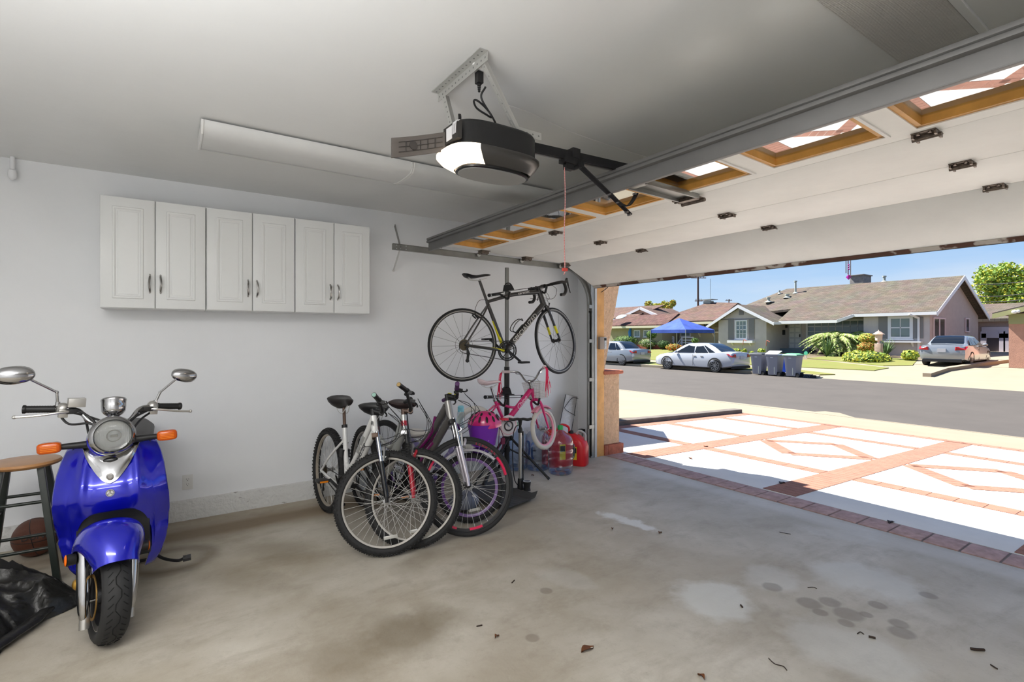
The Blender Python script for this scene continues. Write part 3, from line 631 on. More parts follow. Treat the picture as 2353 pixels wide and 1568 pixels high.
g = G(); e = on_x(2255, 733, X4 - .4); t_ = on_x(2260, 699, 50); roofslab(g, [(X4 - .4, a.y + 4, e.z), (X4 - .4, -6, e.z), (50, -6, t_.z), (50, a.y + 4, t_.z)], .2); g.build('roof', SH1, h4, world=True, smooth=0)
z_t = on_x(2260, 752, X4).z; z_b = on_x(2260, 822, X4).z
g = G(); ya, yb = on_x(2256, 780, X4 - .1).y, on_x(2318, 780, X4 - .1).y
g.box(X4 - .15, X4, yb - .5, ya, z_t - .5, z_t); g.box(X4 - .2, X4, yb - 1.2, ya, z_b, z_b + .12)
for u in (2257, 2300, 2310): y = on_x(u, 780, X4).y; g.box(X4 - .2, X4, y - .25, y + .05, z_b, z_t - .3)
g.box(X4 - .2, X4, yb, ya, z_t - .75, z_t - .45); g.build('gate_frame', mat('lilac_white', (196, 186, 192), .7), h4, world=True, smooth=0)
y0 = on_x(2262, 780, X4).y; y1 = on_x(2298, 780, X4).y; g = G(); g.box(X4 - .1, X4, y1, y0, z_b + .2, z_t - .75); g.box(X4 - .1, X4, yb - 1, on_x(2314, 780, X4).y, z_b + .2, z_t - .75); g.build('gate_screen', mat('dark_screen', (84, 76, 80), .8), h4, world=True, smooth=0)

# ---------------- vegetation
ALB[0] = 1
def leafy(name, m, root, c, rx, ry, rz, n, size, droop=0, world=True, shell=.55, seed=1, mats=None):
    random.seed(seed); g = G(); c = Vector(c); mats = mats or [m]; n *= 2; size *= .66
    for i in range(n):
        d = Vector((random.gauss(0, 1), random.gauss(0, 1), random.gauss(0, 1))).normalized(); r_ = shell + (1 - shell) * random.random()
        p = c + Vector((d.x * rx * r_, d.y * ry * r_, d.z * rz * r_)); nrm = (d + Vector((random.uniform(-.8, .8), random.uniform(-.8, .8), random.uniform(-.8, .8)))).normalized()
        x, y, _ = frame_of(nrm); s_ = size * random.uniform(.6, 1.3)
        g.add([p - x * s_ * .5, p + y * s_ * .35, p + x * s_ * .5, p - y * s_ * .35], [(0, 1, 2, 3)], random.randrange(len(mats)))
    return g.build(name, mats, root, world=world, smooth=0, normals=False)
def leafmat(name, c, var=.3): return mat(name, tuple(min(250, v * 1.22) for v in c), .7, spec=.25, var=(4, var))
LG, LD, LY, LO = leafmat('leaf_green', (104, 128, 58)), leafmat('leaf_dark', (56, 76, 42)), leafmat('leaf_yellow', (164, 162, 62)), leafmat('leaf_orange', (140, 100, 48))
BARK = mat('bark', (112, 92, 72), .9, bump=(12, .8))
def bush(u, v0, v1, wpx, X, label, mats, name='bush', dens=520, size=.16, seed=1, cat='bush', group=None):
    a = on_x(u, v1, X); b_ = on_x(u, v0, X); t = X / ray(u, v0).x; ry = wpx / 2 / FPX * t * 1.0; rz = (b_.z - a.z) / 2
    r_ = thing(name, (X, a.y, a.z), label, cat, group)
    leafy('foliage', None, r_, (X, a.y, (a.z + b_.z) / 2), min(ry, 1.4), ry, rz, int(dens), size, seed=seed, mats=mats)
    g = G(); g.ell((X, a.y, (a.z + b_.z) / 2), min(ry, 1.4) * .72, ry * .72, rz * .72, 10, 8); g.tube([(X, a.y, zg(X) - .05), (X, a.y, (a.z + b_.z) / 2)], .06, 6); g.build('inner_branches', LD, r_, world=True)
    return r_
bush(1991, 806, 845, 96, 31.6, 'large rounded yellow-green bush in front of the house lawn', [LG, LY, LY, LD], dens=2600, size=.17, seed=2)
bush(1957, 808, 838, 40, 31.9, 'airy yellow shrub left of the large round bush', [LY, LY, LG], dens=900, size=.13, seed=3)
bush(1996, 766, 790, 42, 34.2, 'orange-green rounded topiary ball, upper one beside the lamp post', [LO, LG, LY], dens=1100, size=.12, seed=4)
bush(1993, 786, 810, 42, 33.8, 'orange-green rounded topiary ball, lower one beside the lamp post', [LO, LG, LO], dens=1100, size=.12, seed=5)
bush(1968, 804, 816, 18, 33.2, 'small round green bush under the orange topiary', [LG, LY], dens=400, size=.1, seed=6)
bush(2091, 804, 830, 34, 33.0, 'spiky yellow-green grass clump at the rear bumper of the silver sedan', [LY, LG], name='grass_clump', dens=700, size=.16, seed=7, cat='plant')
bush(1437, 771, 796, 60, 35.8, 'clipped dark green hedge under the windows of the beige house', [LD, LG, LD], name='hedge', dens=1500, size=.14, seed=8, cat='hedge')
bush(1497, 760, 779, 26, 36.0, 'dark round-topped shrub right of the clipped hedge', [LD, LD, LG], dens=900, size=.12, seed=9)
bush(1490, 778, 800, 46, 35.9, 'loose grey-green flowering shrub behind the red planter wall', [LD, LG, leafmat('leaf_grey', (150, 140, 122))], dens=1100, size=.13, seed=10)
bush(1525, 782, 802, 30, 36.0, 'dark shrub by the porch steps of the beige house', [LD, LD], dens=700, size=.13, seed=11)
bush(1549, 790, 808, 40, 33.5, 'flower bush with orange pinwheel ornaments behind the white sedan', [LG, LO, LY, leafmat('petal_red', (178, 60, 40))], dens=900, size=.13, seed=12, cat='plant')
bush(1597, 776, 790, 18, 36.0, 'small dark bush at the foot of the beige wall', [LD, LG], dens=300, size=.12, seed=13)
for i, (u, v0, v1, wd, lab) in enumerate(((1693, 800, 816, 24, 'low yellow-green plant below the flower shelf'), (1711, 800, 816, 10, 'narrow green plant right of the low yellow plant'), (1728, 807, 818, 12, 'small sparse plant in the middle of the wall bed'), (1750, 800, 817, 18, 'bright green leafy plant at the corner of the grey wall'))):
    bush(u, v0, v1, wd, 34.2, lab, [LY, LG], name='garden_plant', dens=260, size=.13, seed=20 + i, cat='plant')
for u, v0, v1, lab in ((1706, 781, 800, 'thin pink flower stalk left of the white window'), (1759, 783, 803, 'tall pink flower spike at the house corner')):
    a = on_x(u, v1, 34.1); b_ = on_x(u + 3, v0, 34.1); r_ = thing('flower_stalk', a, lab, 'flower'); g = G(); g.tube(bez([(a.x, a.y, zg(34)), a, b_], 4), .012, 5); g.build('stem', LG, r_, world=True); g = G(); g.tube(bez([a.lerp(b_, .4), b_, b_ + Vector((0, -.2, -.1))], 4), [.02] * 9, 5); g.build('blossom', mat('pink_blossom', (210, 110, 90), .8), r_, world=True)
# pygmy date palms
def palm(u, v, X, label, seed, L_=1.7, n=30, trunk=((0, 0),), hz=1.1):
    random.seed(seed); c = on_x(u, v, X); r_ = thing('palm', (X, c.y, zg(X)), label, 'palm')
    g = G(); base = Vector((X, c.y + trunk[0], zg(X) - .05)); g.tube(bez([base, base.lerp(c, .5) + Vector((0, -.08, 0)), c], 6), [.13 - .002 * i for i in range(13)], 8); g.build('trunk', BARK, r_, world=True)
    g = G()
    for i in range(n):
        a = 2 * PI * i / n + random.uniform(-.2, .2); el = random.uniform(-.1, 1.25); d = Vector((math.cos(a), math.sin(a), 0)); l = L_ * random.uniform(.75, 1.1)
        sp = [c + d * (l * t * math.cos(el * (1 - t * .5))) + Vector((0, 0, l * (math.sin(el) * t * 1.0 - 1.05 * t * t * (.55 + .3 * el)))) for t in [k / 12 for k in range(13)]]
        g.tube(sp, .012, 4)
        for k in range(2, 13):
            tt = (sp[k] - sp[k - 1]).normalized(); sd = tt.cross(Vector((0, 0, 1))).normalized(); fl_ = .34 * math.sin(PI * min(1, k / 13 + .12)) + .06
            for sg in (-1, 1):
                for q in (0, .5):
                    p0 = sp[k - 1].lerp(sp[k], q); tip = p0 + sd * sg * fl_ * .8 + tt * fl_ * .6 + Vector((0, 0, -fl_ * .35)); wv = tt * .055
                    g.add([p0 - wv, p0 + wv, tip], [(0, 1, 2)], k % 2)
    g.build('fronds', [leafmat('frond_green', (98, 114, 54)), leafmat('frond_pale', (146, 148, 98))], r_, world=True, smooth=0, normals=False)
palm(1925, 784, 35.6, 'short feathery palm in front of the big window, left crown', 1, 2.3, 60, (-.5,), 1)
palm(1948, 782, 36.2, 'short feathery palm in front of the big window, right crown', 2, 2.4, 60, (.0,), 1)
def blades(u, v, X, label, n, L_, seed, spread=.9):
    random.seed(seed); c = on_x(u, v, X); r_ = thing('spiky_plant', (X, c.y, zg(X)), label, 'plant'); g = G(); b0 = Vector((X, c.y, zg(X)))
    for i in range(n):
        a = random.uniform(0, 2 * PI); s_ = random.uniform(.2, spread); d = Vector((math.cos(a) * s_, math.sin(a) * s_, 1)).normalized() * L_ * random.uniform(.7, 1); x = d.cross(Vector((0, 0, 1))).normalized() * .045
        g.add([b0 - x, b0 + x, b0 + d * .6 + x * .7, b0 + d + Vector((0, 0, -.1 * s_)), b0 + d * .6 - x * .7], [(0, 1, 2, 3, 4)])
    g.build('leaves', leafmat('blade_green', (76, 96, 60)), r_, world=True, smooth=0, normals=False)
blades(1900, 818, 34.0, 'sago-like spray of long dark blades left of the palms', 46, 1.6, 4)
blades(2035, 800, 35.2, 'dark spiky plant right of the stone lamp post', 30, 1.3, 5)
# lamp post on stone pillar
c = on_x(2019, 770, 33.2); r_ = thing('lantern_post', (33.2, c.y, zg(33.2)), 'pinkish stone pillar topped by a lantern beside the orange topiary', 'lamp post')
STN = mat('pink_stone', (178, 152, 136), .85, var=(6, .2)); zt_ = on_x(2019, 790, 33.2).z
G().box(33.05, 33.35, c.y - .16, c.y + .16, zg(33.2), zt_).build('pillar', STN, r_, world=True, bevel=.02)
g = G(); g.lathe([(.06, 0), (.05, .15), (.16, .18), (.19, .5), (.19, .52)], 6, (33.2, c.y, zt_)); g.build('lantern', mat('lantern_pink', (214, 180, 168), .5), r_, world=True)
G().lathe([(.30, 0), (.12, .14), (.03, .2), (0, .28)], 6, (33.2, c.y, zt_ + .52)).build('lantern_roof', STN, r_, world=True)
# security sign
c = on_x(1852, 812, 32.6); r_ = thing('yard_sign', (32.6, c.y, zg(32.6)), 'small round mint green yard sign on a stake beside the entry steps', 'sign')
G().cyl((32.6, c.y, c.z), (32.57, c.y, c.z), .12, 8).build('disc', mat('mint', (84, 190, 150), .5), r_, world=True)
G().tube([(32.6, c.y, zg(32.6)), (32.6, c.y, c.z)], .02, 5).build('stake', WHT, r_, world=True)
# trees
def tree(u, v0, v1, wpx, X, label, mats, n, size, seed, lobes=12):
    a = on_x(u, v1, X); b_ = on_x(u, v0, X); t = X / ray(u, v0).x; ry = wpx / 2 / FPX * t; rz = (b_.z - a.z) / 2; cz = (a.z + b_.z) / 2
    r_ = thing('tree', (X, a.y, 0), label, 'tree'); random.seed(seed); g = G(); g.tube([(X, a.y, 0), (X, a.y + .2, cz)], [.22, .12], 8); gl = G()
    for i in range(lobes):
        d = Vector((random.uniform(-1, 1) * ry * .7, random.uniform(-1, 1) * ry * .75, random.uniform(-.8, .8) * rz)); c = Vector((X, a.y, cz)) + d; g.tube([(X, a.y + .1, cz - rz * .8), c], [.07, .02], 5); rr = ry * random.uniform(.25, .42)
        for k in range(n // lobes):
            dd = Vector((random.gauss(0, 1), random.gauss(0, 1), random.gauss(0, 1))).normalized() * rr * random.random() ** .4; p = c + dd; x, y, _ = frame_of(Vector((random.gauss(0, 1), random.gauss(0, 1), random.gauss(0, 1) + .6))); s_ = size * random.uniform(.6, 1.3)
            gl.add([p - x * s_ * .5, p + y * s_ * .4, p + x * s_ * .5, p - y * s_ * .4], [(0, 1, 2, 3)], random.randrange(len(mats)))
    g.build('trunk', BARK, r_, world=True); gl.build('foliage', mats, r_, world=True, smooth=0, normals=False)
tree(1516, 690, 722, 62, 62, 'small yellow-green tree rising behind the left roofs', [LY, LG, LO], 6000, .22, 31, 14)
tree(2330, 612, 712, 150, 56, 'tall loose green tree at the far right behind the salmon garage', [LG, LG, LY], 9000, .22, 32, 34)
# utility poles and wires
WOOD = mat('pole_wood', (78, 58, 52), .9); WIRE = mat('wire_black', (40, 40, 44), .6)
for (u, v0, v1, X, lab, arms) in ((1604, 632, 700, 70, 'tall dark utility pole with crossarm above the brown roof', ((1588, 1622, 639), (1597, 1614, 692))), (1675, 688, 706, 120, 'distant short utility pole left of the gabled house', ((1667, 1682, 691),))):
    a = on_x(u, v1, X); b_ = on_x(u, v0, X); r_ = thing('utility_pole', (X, a.y, 0), lab, 'utility pole'); G().tube([(X, a.y, 0), b_], [.17, .13], 8).build('pole', WOOD, r_, world=True)
    for (ua, ub, v) in arms:
        ga = G(); pa = on_x(ua, v, X); pb = on_x(ub, v, X); ga.bar(pa, pb, .12, .12)
        for q in (.15, .35, .65, .85): c = pa.lerp(pb, q); ga.cyl(c, c + Vector((0, 0, .35)), .05, 6)
        ga.build('crossarm', WOOD, r_, world=True)
for i, (p, q, lab) in enumerate((((2240, 654), (2353, 648), 'upper power line in front of the right tree'), ((2245, 682), (2353, 676), 'middle power line in front of the right tree'), ((2250, 695), (2353, 689), 'lower power line in front of the right tree'))):
    tag(G().tube([on_x(*p, 53), on_x(p[0] * .5 + q[0] * .5, (p[1] + q[1]) / 2 + 2, 53), on_x(*q, 53), on_x(q[0] + 60, q[1] - 3, 53)], .03, 5).build('power_line', WIRE), lab, 'power line')
# pop-up canopy
X = 30.0
def cp(u, v, X): return on_x(u, v, X)
ca, cb = cp(1514, 759, X), cp(1636, 757, X + 1.2); cf = Vector((X - 1.4, (ca.y + cb.y) / 2 + .3, ca.z)); yL, yR_ = ca.y, cb.y; wdt = (yL - yR_)
r_ = thing('canopy_tent', (X, (yL + yR_) / 2, zg(X)), 'blue pop-up canopy on thin poles in front of the beige house', 'canopy')
P4 = [Vector((X - wdt / 2 + .6, yL - .25, ca.z)), Vector((X - wdt / 2 + .4, yR_ + .2, ca.z)), Vector((X + wdt / 2, yR_ + .2, ca.z)), Vector((X + wdt / 2, yL - .2, ca.z))]
top = on_x(1571, 731, X); top = Vector((X, (yL + yR_) / 2, top.z))
g = G()
for i in range(4):
    a, b_ = P4[i], P4[(i + 1) % 4]; m_ = (a + b_) / 2 + Vector((0, 0, .05)); g.add([a, b_, top], [(0, 1, 2)]); g.quad(a, b_, b_ - Vector((0, 0, .22)), a - Vector((0, 0, .22)))
g.build('canopy', mat('blue_canvas', (66, 86, 158), .8, spec=.1, var=(1.5, .25)), r_, world=True, smooth=0, normals=False)
for p in P4: G().tube([(p.x, p.y, zg(p.x)), p], .025, 6).build('pole', PIPE, r_, world=True)
ALB[0] = .9
# ================================================================ CARS, BINS
TIRE = mat('tire_rubber', (28, 28, 29), .8)
def car(root_label, cat, loc, rz, L_, W_, H_, prof, body, wheelR, roof, lamps, spoke=5, shape='sedan', plate=True):
    """x forward, y left, z up; prof: (x, half width, z low, z belt)"""
    r_ = thing('car', loc, root_label, cat, rz=rz)
    g = G(); rings = []
    for (x, hw, zl, zb) in prof:
        pts = [(hw * .82, zl), (hw * .97, zl + .06), (hw, zl + (zb - zl) * .45), (hw * .985, zl + (zb - zl) * .75), (hw * .93, zb - .03), (hw * .80, zb + .01), (0, zb + .035)]
        ring = [Vector((x, y, z)) for y, z in pts] + [Vector((x, -y, z)) for y, z in reversed(pts[:-1])]; rings.append(ring)
    g.loft(rings); bd = g.build('body', body, r_, smooth=50)
    # cabin: belt outline -> roof outline
    (b0, b1, bw, bz), (r0, r1, rw, rz_) = roof
    def sec(t):  # t 0..1 from front base to rear base
        pass
    st = [(b0, bw, bz, bz + .01), ((b0 * .5 + r0 * .5), (bw + rw) / 2 * 1.02, bz, (bz + rz_) / 2 + .03), (r0, rw, bz, rz_ - .03), ((r0 * .5 + r1 * .5), rw * 1.02, bz, rz_), (r1, rw, bz, rz_ - .04), ((b1 * .5 + r1 * .5), (bw + rw) / 2 * 1.02, bz, (bz + rz_) / 2 + .04), (b1, bw, bz, bz + .01)]
    g = G(); rings = []
    def hf(x):
        q = (x - r0) / (b0 - r0) if x > r0 else ((r1 - x) / (r1 - b1) if x < r1 else 0); q = min(1, max(0, q)); return (1 - q ** 1.5) * (1 - .03 * ((x - (r0 + r1) / 2) / ((r0 - r1) / 2)) ** 2 if q == 0 else .97)
    st = []
    for i in range(25):
        x = b0 + (b1 - b0) * i / 24; q = hf(x); st.append((x, bw + (rw - bw) * q, bz, bz + .01 + (rz_ - bz) * q))
    for x, hw, zl, zh in st:
        k_ = min(1, (zh - bz) / .12); pts = [(bw, bz - .02), (bw + (hw - bw) * .5, (zl + zh) / 2), (hw, zh - .07 * k_), (hw * .94, zh - .025 * k_), (hw * .8, zh), (0, zh + .02 * k_)]
        rings.append([Vector((x, y, z)) for y, z in pts] + [Vector((x, -y, z)) for y, z in reversed(pts[:-1])])
    g.loft(rings); g.build('cabin', body, r_, smooth=50)
    WG = mat('car_window_glass', (22, 26, 30), .05, spec=.9)
    def panel(name, ring, n):   # slightly raised pane
        g = G(); g.prism(ring, n); g.build(name, WG, r_, smooth=0)
    e = .012
    # windscreen and rear window
    def rw_(bx, rx, name, sg):
        g = G(); rows = []
        for i in range(8):
            x = bx + (rx - bx) * (.16 + .80 * i / 7); q = hf(x); z = bz + .01 + (rz_ - bz) * q; hw = (bw + (rw - bw) * q) * (.84 if i not in (0, 7) else .80); rows.append([Vector((x + .012 * sg, y * hw, z + .022 - .012 * abs(y))) for y in (-1, -.6, 0, .6, 1)])
        g.loft(rows, cap=False, closed=False); g.build(name, WG, r_, smooth=60, normals=False)
    rw_(b0, r0, 'windscreen', 1); rw_(b1, r1, 'rear_window', -1)
    def sidepane(x0, x1, x2, x3, name):
        for sg in (1, -1):
            zl = bz + .05; zh = rz_ - .1; yl_ = bw * 1.0; yh = rw * 1.0 
            pts = [Vector((x0, sg * yl_, zl)), Vector((x1, sg * yl_, zl)), Vector((x2, sg * yh, zh)), Vector((x3, sg * yh, zh))]
            g = G(); g.prism([p + Vector((0, sg * .004, 0)) for p in pts], (0, sg * .014, .002)); g.build(name, WG, r_, smooth=0)
    xm = (r0 + r1) / 2 + .05
    sidepane(b0 - .28, xm + .04, xm + .04, r0 - .05, 'side_window'); sidepane(xm - .04, b1 + .75, r1 + .18, xm - .04, 'side_window'); sidepane(b1 + .70, b1 + .32, r1 + .06, r1 + .14, 'quarter_window')
    # wheels
    wx = (prof[0][0] + L_ * .182, prof[0][0] + L_ * .79)
    ALU = mat('alloy_' + spoke if isinstance(spoke, str) else 'alloy', (150, 152, 156), .35, metal=.8)
    for x in wx:
        for sg in (1, -1):
            y = sg * (W_ / 2 - .11); g = G(); g.lathe([(wheelR * .66, -.1), (wheelR * .93, -.1), (wheelR, -.05), (wheelR, .05), (wheelR * .93, .1), (wheelR * .66, .1)], 28, (x, y, wheelR), (0, 1, 0)); g.cyl((x, y - sg * .1, wheelR), (x, y + sg * .02, wheelR), wheelR * .66, 24)
            tr = g.build('wheel', TIRE, r_)
            g = G(); g.lathe([(wheelR * .62, 0), (wheelR * .69, .0), (wheelR * .69, .025), (wheelR * .62, .025)], 28, (x, y + sg * .08, wheelR), (0, sg, 0), closed=True)
            for k in range(10): a = 2 * PI * k / 10; g.bar((x, y + sg * .085, wheelR), (x + math.cos(a) * wheelR * .64, y + sg * .09, wheelR + math.sin(a) * wheelR * .64), .035, .03)
            g.cyl((x, y + sg * .05, wheelR), (x, y + sg * .11, wheelR), .06, 10); g.build('hubcap', ALU, tr)
            g = G(); aa = [R(a_) for a_ in range(-10, 191, 10)]; ro = wheelR * 1.16; yo = sg * (W_ / 2 + .001)
            hwl = W_ / 2
            g.add([Vector((x + math.cos(a_) * ro, sg * (hwl + .012), wheelR + math.sin(a_) * ro)) for a_ in aa] + [Vector((x + math.cos(a_) * wheelR * .98, sg * (hwl + .012), wheelR + math.sin(a_) * wheelR * .98)) for a_ in aa], [(i, i + 1, len(aa) + i + 1, len(aa) + i) for i in range(len(aa) - 1)])
            g.build('wheel_arch', mat('dark_arch', (24, 24, 26), .7), r_, smooth=0)
    xr = prof[0][0]
    RED = mat('tail_lamp_red', (178, 20, 24), .2, spec=.7)
    for sg in (1, -1):
        pts = [Vector((xr + px_, sg * py, pz)) for px_, py, pz in lamps]; g = G(); g.prism(pts, (-.03, sg * .03, .0)); g.build('tail_lamp', RED, r_, smooth=0)
    if plate:
        pz = lamps[0][2] - .02
        G().box(xr - .03, xr + .02, -.16, .16, pz - .09, pz + .07).build('license_plate', mat('plate_white', (206, 206, 212), .5), r_)
    g = G(); g.box(xr - .015, xr + .1, -W_ * .4, W_ * .4, .22, .34); g.build('rear_valance', mat('dark_arch', (24, 24, 26), .7), r_, smooth=0)
    for sg in (1, -1): G().ell((b0 - .35, sg * (bw + .13), bz + .06), .08, .11, .07, 10, 6).build('mirror', body, r_)
    HND = mat('chrome', (220, 220, 222), .12, metal=1)
    for sg in (1, -1):
        for x in (xm - .18, b1 + 1.0): G().box(x, x + .16, sg * (W_ / 2 * .985) - .012, sg * (W_ / 2 * .985) + .02, bz - .14, bz - .11).build('door_handle', HND, r_)
        g = G(); g.box(xm - .004, xm + .004, sg * W_ * .5 - .006, sg * W_ * .5 + .004, .3, bz - .04); g.build('door_seam', mat('dark_arch', (24, 24, 26), .7), r_, smooth=0)
    return r_
ALB[0] = .62
CWHITE = mat('car_paint_white', (206, 210, 218), .18, coat=1); CSIL = mat('car_paint_silver', (170, 176, 182), .22, metal=.35, coat=1)
prof = [(-2.42, .70, .42, .86), (-2.36, .84, .30, .98), (-1.9, .91, .22, 1.03), (-1.0, .925, .20, .98), (0, .925, .20, .94), (1.0, .925, .20, .92), (1.5, .92, .21, .90), (2.0, .88, .22, .82), (2.3, .78, .24, .70), (2.43, .6, .3, .58)]
# white sedan: nose points left (+y)
p = og(1521, 849); q = og(1632, 857)
c = Vector((23.75, (18.87 + 15.69) / 2 + .02, -.42))
lamps = [(.03, .84, .80), (.0, .48, .78), (.0, .50, .93), (.30, .87, .95)]
car('white sedan with dark alloy wheels parked along the far kerb', 'car', (23.78, 17.0, -.42), R(90), 4.85, 1.85, 1.46, prof, CWHITE, .345, ((1.15, -1.85, .80, .93), (.25, -.85, .60, 1.45)), lamps)
car('pale silver sedan half hidden by the stucco pier', 'car', (24.3, 23.85, -.42), R(90), 4.8, 1.8, 1.48, prof, CSIL, .33, ((1.05, -1.72, .80, .95), (.25, -.95, .62, 1.48)), lamps)
# silver sedan parked on the drive, rear to the street
car('silver sedan parked nose-in beside the gabled side wall', 'car', (32.6, 8.55, -.02), R(2), 4.8, 1.82, 1.45, prof, CSIL, .33, ((1.05, -1.75, .80, .95), (.2, -.95, .62, 1.45)), lamps)
# bins
ALB[0] = .9
def bin_(u, lid_m, label, open_=False):
    p = og(u, 866); x = 23.35; y = on_x(u, 850, x).y; z = -.42
    r_ = thing('wheeled_bin', (x, y, z), label, 'bin', 'wheeled bins at the far kerb'); GB = mat('bin_grey', (146, 147, 156), .6, spec=.3)
    g = G(); rings = []
    for zz, wx, wy in ((.05, .23, .2), (.9, .30, .27), (.92, .33, .3), (.98, .33, .3)): rings.append([Vector((i * wx, j * wy, zz)) for i, j in ((-1, -1), (1, -1), (1, 1), (-1, 1))])
    g.loft(rings); g.build('body', GB, r_, bevel=.015)
    g = G(); g.box(-.245, -.20, -.09, .12, .45, .56); g.build('grab_recess', mat('bin_dark', (50, 54, 62), .7), r_)
    g = G(); g.bar((-.24, -.09, .46), (-.24, .12, .46), .02, .02); g.bar((-.24, -.1, .1), (-.255, -.1, .55), .025, .02); g.build('bar', PIPE, r_)
    g = G()
    if open_: g.prism([(-.34, -.3, .98), (-.34, .3, .98), (.05, .3, 1.13), (.05, -.3, 1.13)], (0, 0, .03))
    else: g.loft([[Vector((i * .36, j * .33, .975)) for i, j in ((-1, -1), (1, -1), (1, 1), (-1, 1))], [Vector((i * .33, j * .30, 1.02)) for i, j in ((-1, -1), (1, -1), (1, 1), (-1, 1))], [Vector((i * .18, j * .18, 1.06)) for i, j in ((-1, -1), (1, -1), (1, 1), (-1, 1))]])
    g.build('lid', lid_m, r_, bevel=.008)
    for sx_ in (-.2, .2): G().cyl((sx_ - .03, -.26, .1), (sx_ + .03, -.26, .1), .1, 14).build('wheel', TIRE, r_)
    G().box(-.31, -.3, -.06, .06, .84, .87).build('label', WHT, r_)
    return r_
bin_(1745, mat('bin_dark', (50, 54, 62), .7), 'grey wheeled bin with dark lid, nearest the white car')
bin_(1781, mat('lid_grey', (190, 186, 184), .6), 'grey wheeled bin with pale raised lid, middle of the three', True)
bin_(1823, mat('lid_green', (96, 168, 120), .6), 'grey wheeled bin with green lid, right of the three')
y = on_x(1802, 850, 24.2).y; r_ = thing('recycling_bin', (24.2, y, -.29), 'small bright blue bin behind the grey bins', 'bin'); g = G(); g.loft([[Vector((i * .16, j * .16, 0)) for i, j in ((-1, -1), (1, -1), (1, 1), (-1, 1))], [Vector((i * .2, j * .2, .85)) for i, j in ((-1, -1), (1, -1), (1, 1), (-1, 1))]]); g.build('body', mat('bin_blue', (24, 70, 190), .5), r_)
# wind chime hanging just outside under the eave
p = on_x(1947, 637, 4.78); ct = on_x(1950, 590, 4.78); r_ = thing('wind_chime', (4.78, ct.y, 2.76), 'purple wind chime with thin metal tubes hanging from the eave', 'wind chime')
CHM = mat('chime_tube', (150, 130, 128), .3, metal=.9); PUR = mat('purple_glass', (150, 30, 140), .3)
for u, v in ((1944, 628), (1948.5, 631), (1954.5, 634)): a = on_x(u, 598, 4.78); b_ = on_x(u, v, 4.78); G().cyl(a + Vector((0, 0, .25)), b_, .0035, 8).build('tube', CHM, r_, world=True)
g = G(); c = on_x(1950, 637, 4.78); g.add([c + Vector((0, 0, .024)), c + Vector((0, .022, 0)), c - Vector((0, 0, .024)), c - Vector((0, .022, 0)), c + Vector((.008, 0, 0)), c - Vector((.008, 0, 0))], [(0, 1, 4), (1, 2, 4), (2, 3, 4), (3, 0, 4), (1, 0, 5), (2, 1, 5), (3, 2, 5), (0, 3, 5)])
for v in (609, 614, 619): g.ell(on_x(1950.5, v, 4.78), .007, .007, .007, 8, 6)
g.tube([on_x(1950.5, 560, 4.78), c], .0012, 4); g.build('striker', PUR, r_, world=True)
g = G(); g.cyl(on_x(1949.5, 560, 4.78), on_x(1949.5, 564, 4.78), .05, 12); g.tube([on_x(1949.5, 560, 4.78), (4.78, ct.y, 2.76)], .002, 4); g.build('hanger', CHM, r_, world=True)
# ================================================================ GARAGE FITTINGS
ALB[0] = 1.0
CABW = mat('cabinet_white', (226, 228, 228), .35)
NICK = mat('brushed_nickel', (150, 148, 146), .3, metal=1)
GALV = mat('galvanised_steel', (150, 150, 146), .42, metal=.75, var=(9, .15))
ZINC = mat('pale_zinc', (190, 190, 186), .5, metal=.5)
BLK = mat('black_plastic', (30, 30, 31), .42, spec=.4, bump=(300, .15, .002))
BLKG = mat('gloss_black', (22, 22, 23), .2, spec=.6)
BLKM = mat('black_metal', (32, 32, 34), .45, metal=.2)
DARK = mat('hinge_metal', (120, 108, 98), .4, metal=.8, var=(60, .5))
# ---- wall cabinets
def cabinet(x0, label):
    W_ = .617; r_ = thing('wall_cabinet', (x0, 4.42, 1.62), label, 'cabinet', 'white wall cabinets')
    g = G(); g.box(0, W_, .02, .298, 0, .768); g.build('body', CABW, r_, bevel=.002)
    for i in range(2):
        a = .003 + i * (W_ / 2); b_ = a + W_ / 2 - .006; g = G(); g.box(a, b_, 0, .019, .004, .764); d = g.build('door', CABW, r_, bevel=.003)
        g = G(); m_ = .062   # raised frame moulding and field
        def ringf(o_, z0, z1, dep): 
            return [Vector((a + o_, -dep, z0 + o_)), Vector((b_ - o_, -dep, z0 + o_)), Vector((b_ - o_, -dep, z1 - o_)), Vector((a + o_, -dep, z1 - o_))]
        rr = [ringf(m_, .004, .764, -.001), ringf(m_ + .006, .004, .764, .006), ringf(m_ + .014, .004, .764, .006), ringf(m_ + .022, .004, .764, .0), ringf(m_ + .03, .004, .764, -.001), ringf(m_ + .034, .004, .764, .0025), ringf(m_ + .04, .004, .764, .0025)]
        g.loft(rr, cap=False); n = len(g.v); g.f.append((n - 4, n - 3, n - 2, n - 1)); g.m.append(0); g.build('door_panel', CABW, d, smooth=25)
        xh = b_ - .028 if i == 0 else a + .028; g = G(); g.tube(bez([(xh, .0, .12), (xh, -.022, .13), (xh + (.004 if i else -.004), -.034, .175), (xh, -.022, .225), (xh, .0, .235)], 6), [.0035 + .0035 * math.sin(PI * k / 24) for k in range(25)], 8)
        g.ell((xh, 0, .118), .006, .004, .01, 8, 6); g.ell((xh, 0, .237), .006, .004, .01, 8, 6); g.build('handle', NICK, d)
    return r_
cabinet(-.355, 'white double-door wall cabinet, leftmost of three, above the blue scooter side')
cabinet(.265, 'white double-door wall cabinet in the middle of the row of three')
cabinet(.885, 'white double-door wall cabinet, rightmost of three, nearest the garage door')
